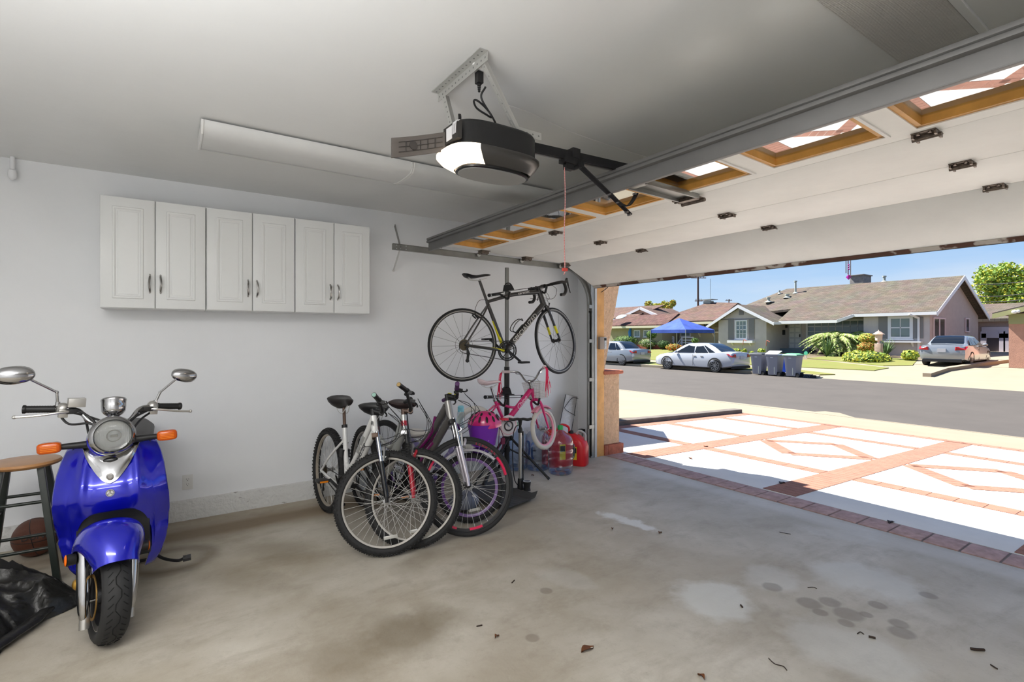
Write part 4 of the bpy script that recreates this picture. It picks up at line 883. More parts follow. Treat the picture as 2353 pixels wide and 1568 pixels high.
# ---- outlets
OUTW = mat('outlet_white', (222, 222, 220), .4); SLOT = mat('outlet_slot', (60, 58, 56), .6)
def outlet(x, z, label, y=4.72):
    r_ = thing('wall_outlet', (x, y, z), label, 'outlet'); G().box(-.035, .035, -.006, 0, -.0575, .0575).build('cover_plate', OUTW, r_, bevel=.002)
    for s_ in (-1, 1):
        g = G(); g.lathe([(.0165, 0), (.0165, .002)], 18, (0, -.006, s_ * .0195), (0, -1, 0)); so = g.build('socket', OUTW, r_); g = G(); c = s_ * .0195
        g.box(-.0075, -.0055, -.0087, -.008, c, c + .009); g.box(.0055, .0075, -.0087, -.008, c + .001, c + .008); g.lathe([(.0028, 0), (.0028, .0007)], 10, (0, -.008, c - .007), (0, -1, 0)); g.build('slots', SLOT, so)
outlet(.157, .29, 'white double wall outlet low on the wall between the scooter and the bicycles')
p = on_y(1211, 994, 4.72); outlet(p.x, p.z, 'white wall outlet partly hidden behind the water jug and bike pump')
# ---- capped pipe at the top of the wall
r_ = thing('capped_pipe', (-.828, 4.70, 2.62), 'short white painted pipe with rounded cap, high on the wall at the left edge', 'pipe')
G().cyl((-.828, 4.68, 2.62), (-.828, 4.68, 2.53), .013, 12).build('pipe', WALLP, r_, world=True)
G().lathe([(.015, .0), (.021, -.004), (.024, -.03), (.02, -.055), (.008, -.068), (0, -.07)], 16, (-.828, 4.68, 2.535)).build('cap', WALLP, r_, world=True)
# ---- tube light fixtures on the ceiling
DIFF = mat('light_diffuser', (206, 207, 206), .35, spec=.5, bump=(60, .1, .002), var=(1.6, .08))
def tube_fixture(x0, x1, y0, y1, label, lit=0):
    r_ = thing('ceiling_light', ((x0 + x1) / 2, (y0 + y1) / 2, ZC), label, 'ceiling light', 'wraparound tube lights'); ym = (y0 + y1) / 2; hw = (y1 - y0) / 2
    G().box(x0 + .01, x1 - .01, ym - hw * .82, ym + hw * .82, ZC - .035, ZC).build('housing', mat('fixture_white', (214, 214, 212), .4), r_, world=True)
    prof = [(-hw, -.012), (-hw * .98, -.045), (-hw * .80, -.078), (-hw * .45, -.088), (0, -.09), (hw * .45, -.088), (hw * .80, -.078), (hw * .98, -.045), (hw, -.012)]
    g = G(); g.loft([[Vector((x, ym + a, ZC + b_)) for a, b_ in prof] for x in (x0 + .012, x1 - .012)], cap=False, closed=False)
    m = DIFF if not lit else mat('added_glow_diffuser', (255, 252, 244), .4, emit=lit)  # glowing diffuser only on the added fixtures
    g.build('diffuser', m, r_, world=True, smooth=50, normals=False)
    for x in (x0, x1 - .012):
        g = G(); g.prism([(x, ym + a * 1.03, ZC + b_ * 1.05 - .0) for a, b_ in prof] , (.012, 0, 0)); g.build('end_cap', mat('fixture_white', (214, 214, 212), .4), r_, world=True, bevel=.002)
tube_fixture(.17, 1.40, 3.24, 3.60, 'unlit wraparound tube light on the ceiling, longer left one of the two in a row')
tube_fixture(1.402, 2.63, 3.24, 3.60, 'unlit wraparound tube light on the ceiling, right one ending behind the garage door')
tube_fixture(-2.12, .32, .86, 1.14, 'added lit tube light over the rear of the garage', 5)  # added pair behind the camera, out of view, glowing to brighten the interior
tube_fixture(-2.12, .32, -.6, -.32, 'added lit tube light by the right wall of the garage', 5)
# ---- perforated panel on the ceiling and flat trim strip
m = mat('perforated_panel', (196, 194, 190), .35, spec=.6); t = m.node_tree; b = t.nodes['Principled BSDF']
co = t.nodes.new('ShaderNodeTexCoord'); vo = t.nodes.new('ShaderNodeTexVoronoi'); vo.inputs['Scale'].default_value = 95; vo.inputs['Randomness'].default_value = 0
t.links.new(co.outputs['Object'], vo.inputs['Vector']); bb = t.nodes.new('ShaderNodeBump'); bb.inputs['Strength'].default_value = .8; bb.inputs['Distance'].default_value = .004; t.links.new(vo.outputs['Distance'], bb.inputs['Height']); t.links.new(bb.outputs[0], b.inputs['Normal'])
tag(G().box(1.25, 3.9, .625, .885, ZC - .006, ZC + .001).build('ceiling_panel', m, smooth=0), 'dimpled metal panel fixed to the ceiling above the garage door', 'ceiling panel')
tag(G().box(1.25, 3.9, .594, .622, ZC - .012, ZC + .001).build('ceiling_batten', CEILP, smooth=0, bevel=.003), 'flat painted batten beside the dimpled ceiling panel', 'batten')
# thin wire across the ceiling
tag(G().tube(bez([on_z(1145, 236, 2.60), on_z(1215, 258, 2.605), on_z(1330, 310, 2.612), on_z(1500, 366, 2.612)], 6), .0022, 6).build('ceiling_wire', mat('white_wire', (214, 214, 212), .5)), 'thin white wire running loosely across the ceiling to the door', 'wire')
# ---- garage door
TILT = math.atan2(2.228 - 2.285, 3.665 - 2.08)
YD0, YD1 = -.42, 4.36
DOORW = mat('door_white_paint', (242, 240, 234), .45, var=(3, .05), bump=(8, .15, .02))
gd = thing('garage_door', (2.08, 1.97, 2.285), 'raised white wooden sectional garage door with a row of small windows', 'garage door')
P0, P3, P4 = Vector((2.08, 0, 2.285)), Vector((3.665, 0, 2.228)), Vector((4.125, 0, 1.995))
T = .042
def secM(p, q):
    d = (q - p).normalized(); n = Vector((-d.z, 0, d.x))
    if n.z < 0: n = -n
    return Matrix(((d.x, 0, n.x, p.x), (0, 1, 0, 0), (d.z, 0, n.z, p.z), (0, 0, 0, 1))), (q - p).length
M1, L1 = secM(P0, P3); s_ = L1 / 3
GOLD = mat('golden_wood', (226, 166, 82), .5, var=(4, .3), bump=(12, .15)); 
# window section: stiles + rails around 8 openings
wins = []
g = G(M1); x0, x1 = 0, s_ - .004; wx0, wx1 = .10, .435
g.box(x0, wx0, YD0, YD1, 0, T); g.box(wx1, x1, YD0, YD1, 0, T)
edges = [(4.19, 3.765), (3.655, 3.225), (3.105, 2.66), (2.545, 2.06), (1.955, 1.48), (1.37, .89), (.785, .31), (.20, -.27)]
prev = YD1
for a, b_ in edges: g.box(wx0, wx1, a, prev, 0, T); prev = b_; wins.append((a, b_))
g.box(wx0, wx1, YD0, prev, 0, T)
pn = g.build('door_section', DOORW, gd, world=True, smooth=0)
WGL = glass('door_window_glass', (240, 244, 244), .14, 2.4, 0.0)
for a, b_ in wins:
    g = G(M1); f = .022
    g.box(wx0 - .0, wx0 + f, b_, a, -.001, T - .003); g.box(wx1 - f, wx1, b_, a, -.001, T - .003); g.box(wx0, wx1, a - f, a, -.001, T - .003); g.box(wx0, wx1, b_, b_ + f, -.001, T - .003)
    wf = g.build('window_frame', GOLD, pn, world=True, smooth=0)
    G(M1).box(wx0 + .004, wx1 - .004, b_ + .004, a - .004, .030, .033).build('pane', WGL, wf, world=True, smooth=0)
    g = G(M1); g.box(wx0 - .012, wx0 + .002, b_ - .012, a + .012, -.006, .002); g.box(wx1 - .002, wx1 + .012, b_ - .012, a + .012, -.006, .002); g.box(wx0, wx1, a - .002, a + .012, -.006, .002); g.box(wx0, wx1, b_ - .012, b_ + .002, -.006, .002); g.build('window_bead', DOORW if a < 2 else GOLD, wf, world=True, smooth=0)
for k in (1, 2): G(M1).box(k * s_, (k + 1) * s_ - .004, YD0, YD1, 0, T).build('door_section', DOORW, gd, world=True, bevel=.003)
M4, L4 = secM(P3, P4)
G(M4).box(.0, L4 - .02, YD0, YD1, 0, T).build('door_section', DOORW, gd, world=True, bevel=.003)
g = G(M4); random.seed(5); vs = []; N_ = 90
for i in range(N_ + 1):
    y = YD0 + (YD1 - YD0) * i / N_; q = noise.noise(Vector((y * 2.2, 0, 0))) * .006; vs += [(L4 - .028, y, -.003 + q * .4), (L4 + .004 + q * .3, y, -.012 + q), (L4 + .01, y, T), (L4 - .028, y, T)]
g.add(vs, [(i * 4 + j, i * 4 + (j + 1) % 4, i * 4 + 4 + (j + 1) % 4, i * 4 + 4 + j) for i in range(N_) for j in range(4)] + [(0, 1, 2, 3), (N_ * 4 + 3, N_ * 4 + 2, N_ * 4 + 1, N_ * 4)])
m = mat('weathered_wood_edge', (112, 84, 70), .9); t = m.node_tree; b = t.nodes['Principled BSDF']; co = t.nodes.new('ShaderNodeTexCoord'); n = t.nodes.new('ShaderNodeTexNoise'); n.inputs['Scale'].default_value = 3.5; n.inputs['Detail'].default_value = 8; t.links.new(co.outputs['Object'], n.inputs['Vector']); cr_ = t.nodes.new('ShaderNodeValToRGB'); t.links.new(n.outputs['Fac'], cr_.inputs[0]); cr_.color_ramp.elements[0].position = .5; cr_.color_ramp.elements[0].color = lin((96, 66, 54)); cr_.color_ramp.elements[1].position = .53; cr_.color_ramp.elements[1].color = lin((200, 192, 182)); t.links.new(cr_.outputs[0], b.inputs['Base Color'])
g.build('bottom_strip', m, gd, world=True)
g = G(M4); g.box(L4 + .004, L4 + .024, YD0, YD1, -.006, T * .8); g.build('bottom_seal', mat('old_seal', (62, 56, 50), .9, var=(8, .4)), gd, world=True, bevel=.004)
# steel strut along the top edge
ST = mat('strut_steel', (128, 127, 127), .5, metal=.5, var=(3, .12), bump=(50, .15, .003))
g = G(M1)
# U-shaped strut: tall web facing the room, lower flange below the door face
g.box(-.045, -.040, YD0, YD1, -.066, .05); g.box(-.045, .0, YD0, YD1, .048, .052)
g.prism([(-.045, YD0, .002), (-.066, YD0, .006), (-.066, YD0, .022), (-.058, YD0, .026), (-.066, YD0, .030), (-.066, YD0, .046), (-.045, YD0, .052)], (0, YD1 - YD0, 0)); g.box(-.040, .0, YD0, YD1, -.005, .0)
g.box(-.045, -.02, YD0, YD1, -.069, -.064)
g.build('strut', ST, gd, world=True, bevel=.0015)
# hinges
def hinge(x, y, M, big=False):
    g = G(M @ Matrix.Translation((x, y, 0))); k = 1.0; L_ = .045; W_ = .042
    g.box(-L_, L_, -W_, W_, -.004, 0); g.box(-.014, .014, -W_, W_, -.016, -.004)
    g.cyl((-.0, -W_ - .008, -.015), (0, W_ + .008, -.015), .0085, 10)
    for sx_ in (-1, 1):
        g.box(sx_ * .028 - .01, sx_ * .028 + .01, -W_, -W_ + .008, -.02, 0); g.box(sx_ * .028 - .01, sx_ * .028 + .01, W_ - .008, W_, -.02, 0)
        for sy_ in (-1, 1): g.lathe([(.008, 0), (.007, -.006), (0, -.007)], 8, (sx_ * .033, sy_ * .02, -.004))
    return g.build('hinge', DARK, gd, world=True)
for k in (1, 2, 3):
    Mx = M1
    for y in ((3.235, 2.03, .80) if k != 1 else (3.2, 1.99, .78)): hinge(k * s_, y, Mx)
# edge roller brackets
for x in (.03, s_, 2 * s_, 3 * s_):
    g = G(M1 @ Matrix.Translation((x, YD1 - .055, 0))); g.box(-.05, .05, -.035, .045, -.005, 0); g.box(-.04, .04, -.02, .05, -.03, -.004); g.cyl((0, -.03, -.022), (0, .09, -.022), .006, 8)
    for q in (-.03, .03): g.ell((q, 0, -.03), .01, .01, .008, 8, 6)
    rb = g.build('roller_bracket', DARK, gd, world=True); g = G(M1 @ Matrix.Translation((x, YD1 + .055, 0))); g.lathe([(.016, -.008), (.022, -.006), (.022, .006), (.016, .008)], 14, (0, 0, -.022), (0, 1, 0)); g.build('roller', ZINC, rb, world=True)
# centre operator bracket: open channel with two rails
g = G(M1); yc_ = 1.93
for y in (yc_ - .06, yc_ + .06): g.bar((.07, y, -.02), (s_ + .0, y + (.0), -.012), .012, .03)
g.box(.07, s_ + .01, yc_ - .055, yc_ + .055, -.009, -.004); g.box(.02, .1, yc_ - .06, yc_ + .06, -.03, -.005)
g.build('operator_bracket', GALV, gd, world=True, bevel=.001)
g = G(M1); g.box(s_ - .03, s_ + .05, yc_ - .06, yc_ + .06, -.03, -.01); g.cyl((s_ + .03, yc_ - .08, -.03), (s_ + .03, yc_ + .08, -.03), .012, 8); g.build('hinge', DARK, gd, world=True)
# ---- left track
tr = thing('door_track', (2.7, 4.42, 2.2), 'galvanised steel door track with curved corner, along the left wall and jamb', 'door track')
def chan(g, pts, M=None):
    """C-channel swept along pts (in the xz plane), open to -y"""
    ring = [(0, 0), (.006, .0)]; sec = [(-.028, .0), (-.028, .030), (-.024, .034), (.024, .034), (.028, .030), (.028, .0), (.025, .0), (.025, .029), (-.025, .029), (-.025, .0)]
    rings = []
    pts = [Vector(p) for p in pts]
    for i, p in enumerate(pts):
        d = (pts[min(i + 1, len(pts) - 1)] - pts[max(i - 1, 0)]).normalized(); n = Vector((-d.z, 0, d.x))
        rings.append([p + n * a + Vector((0, b_, 0)) for a, b_ in sec])
    g.loft(rings)
g = G(); zt0, zt1 = 2.236, 2.206
hx = [Vector((1.71, 4.40, zt0)), Vector((3.66, 4.40, zt1))]
chan(g, hx); g.build('horizontal_rail', GALV, tr, world=True)
g = G(); c_ = Vector((3.70, 4.405, 1.80)); chan(g, [Vector((3.66, 4.405, zt1))] + [c_ + Vector((.41 * math.sin(a), 0, .41 * math.cos(a))) for a in [R(5 + 85 * k / 12) for k in range(13)]] + [Vector((4.11, 4.405, 1.7))]); g.build('curved_rail', GALV, tr, world=True)
g = G(); chan(g, [Vector((4.11, 4.405, 1.72)), Vector((4.11, 4.405, .02))]); g.box(4.135, 4.19, 4.42, 4.445, 0, 2.1)
for z in (.35, .9, 1.35, 1.75): g.box(4.08, 4.16, 4.39, 4.402, z, z + .04)
g.build('vertical_rail', GALV, tr, world=True)
# hanging brackets of the track end
g = G(); pe = Vector((1.79, 4.43, 2.235)); t0 = on_y(907, 518, 4.71); t1 = on_y(904, 622, 4.71)
g.bar(pe, t0, .028, .004, up=(1, 0, 0)); g.build('strap', GALV, tr, world=True); g = G(); g.bar(pe, t1, .028, .004, up=(1, 0, 0)); g.ell(t1, .012, .012, .012, 8, 6); g.build('strap', mat('white_strap', (214, 214, 212), .5), tr, world=True)
g = G()
for dx in (.03, .12):
    for dz in (-.018, .012): g.ell((1.71 + dx, 4.396, 2.236 + dz), .005, .003, .005, 8, 6)
g.build('bolts', WHT, tr, world=True)
# ---- safety sensor near the floor
r_ = thing('safety_sensor', on_x(1336, 988, 4.12), 'small black door sensor on a bracket at the foot of the track', 'sensor'); c = on_x(1338, 990, 4.10)
g = G(); g.box(c.x - .03, c.x + .02, c.y - .03, c.y + .03, c.z - .02, c.z + .02); g.cyl(c + Vector((-.03, 0, 0)), c + Vector((-.05, 0, 0)), .014, 10); g.build('sensor_head', BLK, r_, world=True, bevel=.003)
g = G(); g.bar(c, c + Vector((.03, .10, .0)), .02, .003); g.bar(c + Vector((.0, .0, -.02)), (c.x, c.y, c.z - .08), .02, .003); g.build('bracket', GALV, r_, world=True)
# ---- keypad on the orange jamb board
a = on_y(1377, 775, 4.41); b_ = on_y(1395, 804, 4.41)
r_ = thing('door_keypad', (4.27, 4.41, 1.34), 'small tan box with grey keypad strip on the orange jamb board', 'keypad')
zk0, zk1 = 1.27, 1.415
g = G(); g.box(4.235, 4.30, 4.372, 4.416, zk0, zk1); g.build('casing', mat('keypad_tan', (150, 136, 122), .5), r_, world=True, bevel=.004)
g = G(); g.box(4.30, 4.345, 4.376, 4.416, zk0, zk1); g.build('front_cover', mat('keypad_grey', (176, 176, 174), .5), r_, world=True, bevel=.004)
g = G(); g.box(4.305, 4.335, 4.370, 4.377, zk1 - .04, zk1 - .012); g.build('display', BLK, r_, world=True)
g = G(); [g.box(4.308, 4.332, 4.371, 4.377, zk0 + .012 + k * .019, zk0 + .024 + k * .019) for k in range(5)]; g.build('buttons', WHT, r_, world=True, bevel=.001)
# frayed strip hanging from the header
tag(G().tube(bez([on_x(1403, 651, 4.15), on_x(1395, 662, 4.17), on_x(1381, 672, 4.18)], 5), .004, 5).build('frayed_strip', mat('old_seal', (62, 56, 50), .9, var=(8, .4))), 'dark frayed strip hanging from the door header beside the jamb', 'strip')
# ---- door opener
YO = 2.0
op = thing('garage_door_opener', (1.2, YO, 2.62), 'black garage door opener with glowing light lens, hung from a perforated bracket', 'garage door opener')
def sup(w_, h_, n=48, e_=3.2): return [(w_ * math.copysign(abs(math.cos(2 * PI * i / n)) ** (2 / e_), math.cos(2 * PI * i / n)), h_ * math.copysign(abs(math.sin(2 * PI * i / n)) ** (2 / e_), math.sin(2 * PI * i / n))) for i in range(n)]
xo = 1.235
def lay(zs, front=0): 
    return [[Vector((xo + dx + a, YO + b_, z)) for a, b_ in sup(w_, h_)] for z, w_, h_, dx in zs]
g = G(); g.loft(lay([(2.358, .19, .12, .01), (2.353, .205, .130, .005), (2.340, .212, .136, .005), (2.25, .216, .139, .0), (2.243, .224, .143, .0)])); g.build('housing', BLK, op, world=True, smooth=60)
rings = lay([(2.245, .226, .146, 0), (2.238, .236, .152, 0), (2.224, .236, .152, 0), (2.20, .216, .138, .005), (2.180, .188, .112, .015), (2.176, .180, .104, .02)])
n = 48; L_i = []; S_i = []
g1, g2 = G(), G(); V = [p for r__ in rings for p in r__]
for i in range(len(rings) - 1):
    for j in range(n):
        f = (i * n + j, i * n + (j + 1) % n, (i + 1) * n + (j + 1) % n, (i + 1) * n + j); cx_ = sum(V[k].x for k in f) / 4
        cy_ = sum(V[k].y for k in f) / 4; (L_i if math.cos(2 * PI * (j + .5) / n) < -.35 else S_i).append(f)
g1.add(V, L_i); g2.add(V, S_i)
g1.compact(); g2.compact(); g1.build('light_lens', mat('lens_glow', (255, 236, 206), .3, emit=3, ecol=(255, 232, 204)), op, world=True, smooth=60, normals=False)
g2.build('lower_shell', mat('opener_silver', (84, 82, 80), .3, metal=.7), op, world=True, smooth=60, normals=False)
g = G(); g.loft([[Vector((xo + .02 + a, YO + b_, z)) for a, b_ in sup(w_, h_, 32, 2.5)] for z, w_, h_ in ((2.186, .180, .106), (2.167, .180, .106), (2.165, .172, .098))]); g.build('bottom_rim', BLKG, op, world=True, smooth=60)
g = G(); g.loft([[Vector((xo + .02 + a, YO + b_, z)) for a, b_ in sup(.168, .094, 32, 2.5)] for z in (2.169, 2.162)]); g.build('bottom_panel', mat('opener_grey', (140, 140, 138), .55, var=(1, .1)), op, world=True, smooth=60)
# open left side with wiring recess and label
g = G(); g.box(xo - .220, xo - .20, YO - .11, YO + .02, 2.26, 2.335); g.build('terminal_panel', mat('dark_recess', (48, 46, 44), .7), op, world=True)
G().box(xo - .222, xo - .220, YO - .06, YO - .01, 2.27, 2.325).build('label', WHT, op, world=True)
g = G(); random.seed(9)
for k in range(4): g.tube(bez([(xo - .215, YO - .12 + k * .01, 2.33), (xo - .232, YO - .12 + k * .01, 2.32), (xo - .225, YO - .10 + k * .008, 2.28)], 5), .0016, 5)
g.build('wires', WHT, op, world=True)
# hinged flap swung out to the left
a0, b0 = on_y(906, 311, 2.02), on_y(1038, 326, 1.98); a1, b1 = on_y(907, 358, 2.02), on_y(1020, 366, 1.98)
fx0, fx1 = a0.x, xo - .2; fz1, fz0 = 2.325, 2.24
g = G(); ff = []
for k in range(9):
    t_ = k / 8; x = fx1 + (fx0 - fx1) * t_; y = YO + .0 + .05 * math.sin(t_ * 1.6); z1_ = fz1 + (a0.z - fz1) * t_; z0_ = fz0 + (a1.z - fz0) * t_; ff.append((x, y, z0_, z1_))
g.loft([[Vector((x, y, z0_)), Vector((x, y + .008, z0_)), Vector((x, y + .008, z1_)), Vector((x, y, z1_))] for x, y, z0_, z1_ in ff]); fl_ = g.build('side_flap', mat('flap_grey', (84, 78, 74), .5), op, world=True, bevel=.002)
g = G()
for t_ in (.25, .4, .55, .7, .85):
    x, y, z0_, z1_ = [ff[int(t_ * 8)][k] for k in range(4)]; g.box(x - .0015, x + .0015, y - .004, y, z0_ + .02, z1_ - .02)
for q in (.25, .5, .75): g.tube([Vector((x, y - .002, z0_ + (z1_ - z0_) * q)) for x, y, z0_, z1_ in ff[1:8]], .0015, 4)
x, y, z0_, z1_ = ff[5]; g.lathe([(.018, 0), (.018, .003)], 16, (x, y - .004, (z0_ + z1_) / 2), (0, -1, 0)); g.build('flap_ribs', mat('flap_dark', (58, 54, 52), .6), fl_, world=True)
# bracket: perforated angle and two straps
HOLE = mat('hole_shade', (120, 120, 118), .8)
def perf(g, gh, p, q, wd, up, n, th=.003, side=0):
    g.bar(p, q, wd, th, up=up); p, q = Vector(p), Vector(q); d = (q - p).normalized(); u = Vector(up); x = d.cross(u).normalized(); nn = d.cross(x).normalized()
    for i in range(n):
        c = p.lerp(q, (i + .5) / n)
        for sg in (-1, 1): gh.lathe([(.0045, 0), (.0045, .0006)], 8, c + nn * sg * (th / 2), nn * sg)
g, gh = G(), G(); yA, yB = 1.815, 2.275; xk = 1.115
perf(g, gh, (xk - .018, yA, ZC - .003), (xk - .018, yB, ZC - .003), .038, (0, 0, 1), 14); perf(g, gh, (xk, yA, ZC - .024), (xk, yB, ZC - .024), .038, (1, 0, 0), 14)
o_ = g.build('ceiling_angle', ZINC, op, world=True); gh.build('holes', HOLE, o_, world=True)
for (y, x0_, x1_) in ((1.86, xk, 1.33), (2.22, xk, 1.10)):
    g, gh = G(), G(); q = Vector((x1_, YO - .09 if y < YO else YO + .09, 2.352)); p = Vector((x0_, y, ZC - .03)); perf(g, gh, p, q, .032, (1, 0, 0), 8); g.bar(p + Vector((.015, 0, 0)), q + Vector((.015, 0, 0)), .003, .028, up=(1, 0, 0))
    o_ = g.build('hanger_strap', ZINC, op, world=True); gh.build('holes', HOLE, o_, world=True)
g, gh = G(), G(); perf(g, gh, (1.30, YO - .09, 2.368), (1.47, YO - .09, 2.365), .034, (0, 1, 0), 5); o_ = g.build('side_plate', ZINC, op, world=True); gh.build('holes', HOLE, o_, world=True)
# spring cord, power cord
g = G(); p = on_y(1056, 262, 2.02); q = Vector((1.09, YO, 2.35)); sp = []
for k in range(160): t_ = k / 159; c = p.lerp(q, t_) + Vector((0, 0, -.012 * math.sin(PI * t_))); a = t_ * 2 * PI * 22; sp.append(c + .006 * Vector((math.cos(a), math.sin(a), 0)))
g.tube(sp, .0018, 5); g.build('coiled_wire', BLKM, op, world=True)
g = G(); pl = on_z(1100, 176, 2.60); mid = on_y(1103, 215, 1.95); lp = on_y(1092, 240, 1.96); e_ = Vector((1.27, YO - .04, 2.39))
g.tube(bez([Vector((pl.x, 1.93, 2.53)), on_y(1106, 225, 1.95), on_y(1130, 268, 1.96), on_y(1115, 262, 1.97), on_y(1095, 248, 1.98), on_y(1089, 232, 1.97), on_y(1098, 232, 1.95), on_y(1118, 250, 1.95), on_y(1132, 270, 1.95), e_ + Vector((0, 0, -.03))], 8), .0045, 8); g.build('power_cord', BLK, op, world=True)
g = G(); px = on_y(1101, 190, 1.93); g.box(px.x - .014, px.x + .014, 1.915, 1.945, px.z - .005, px.z + .045)
for k in range(4): g.lathe([(.009 - k * .001, 0), (.009 - k * .001, -.006)], 10, (px.x, 1.93, px.z - .008 - k * .009))
g.build('plug', BLK, op, world=True, bevel=.003)
r_ = thing('ceiling_socket', (px.x, 1.93, ZC), 'small round white ceiling socket the opener cord plugs into', 'socket'); G().lathe([(.032, 0), (.03, -.01), (.02, -.024), (.018, -.03), (0, -.032)], 20, (px.x, 1.93, ZC)).build('socket_body', OUTW, r_, world=True)
# rail, trolley, arm, release cord
za, zb_ = 2.335, 2.40
g = G(); g.bar((1.43, 1.98, 2.335), (4.15, 1.97, 2.41), .034, .045); g.build('rail', BLKM, op, world=True, bevel=.003)
g = G(); g.bar((1.46, 1.98, 2.312), (2.0, 1.98, 2.326), .012, .006); g.build('rail_strip', NICK, op, world=True)
pt = on_y(1315, 366, 1.98); g = G(); g.box(pt.x - .07, pt.x + .06, 1.955, 2.005, 2.30, 2.335); g.box(pt.x - .02, pt.x + .03, 1.95, 2.01, 2.33, 2.38); g.box(pt.x - .05, pt.x + .0, 1.965, 1.995, 2.27, 2.30); g.cyl((pt.x + .03, 1.95, 2.30), (pt.x + .03, 2.01, 2.30), .016, 10); g.build('trolley', BLKM, op, world=True, bevel=.003)
p0, p1, p2 = on_y(1325, 372, 1.98), on_y(1410, 452, 1.96), on_y(1449, 494, 1.95)
g = G(); g.bar(p0, p2, .008, .026, up=(0, 1, 0)); g.bar(p0 + Vector((0, .012, 0)), p1 + Vector((0, .012, 0)), .008, .024, up=(0, 1, 0)); g.build('straight_arm', BLKM, op, world=True, bevel=.002)
g = G(); cu = bez([on_y(1402, 446, 1.945), on_y(1424, 468, 1.945), on_y(1440, 474, 1.945), on_y(1452, 464, 1.945), on_y(1462, 446, 1.945)], 6)
for a_, b__ in zip(cu, cu[1:]): g.bar(a_, b__ + (b__ - a_) * .2, .006, .028, up=(0, 1, 0))
g.build('curved_arm', BLKM, op, world=True)
g = G()
for u, v in ((1403, 446), (1423, 464), (1461, 445), (1443, 487), (1449, 493)): c = on_y(u, v, 1.935); g.cyl(c, c + Vector((0, .02, 0)), .006, 8)
g.build('bolts', NICK, op, world=True)
rc = thing('release_cord', on_y(1298, 385, 1.98), 'thin red and white emergency release cord hanging from the opener trolley', 'cord')
c0 = on_y(1297, 385, 1.98); c1 = on_y(1298, 618, 1.98)
g = G(); g.tube(bez([c0, c0.lerp(c1, .3) + Vector((.004, 0, 0)), c0.lerp(c1, .65) + Vector((-.003, 0, 0)), c1 + Vector((0, 0, -.0)), c1 + Vector((-.006, 0, -.03))], 8), .0026, 6)
m = mat('cord_red_white', (190, 120, 116), .7); t = m.node_tree; b = t.nodes['Principled BSDF']; co = t.nodes.new('ShaderNodeTexCoord'); wv = t.nodes.new('ShaderNodeTexWave'); wv.bands_direction = 'Z'; wv.inputs['Scale'].default_value = 40; t.links.new(co.outputs['Object'], wv.inputs[0]); cr_ = t.nodes.new('ShaderNodeValToRGB'); cr_.color_ramp.elements[0].color = lin((176, 60, 60)); cr_.color_ramp.elements[1].color = lin((220, 190, 186)); t.links.new(wv.outputs[0], cr_.inputs[0]); t.links.new(cr_.outputs[0], b.inputs['Base Color'])
g.build('cord', m, rc, world=True)
g = G(); c1 = on_y(1298, 619, 1.98); g.box(c1.x - .016, c1.x + .016, 1.974, 1.986, c1.z - .010, c1.z + .006); g.build('pull_handle', mat('handle_red', (196, 70, 62), .4), rc, world=True, bevel=.003)
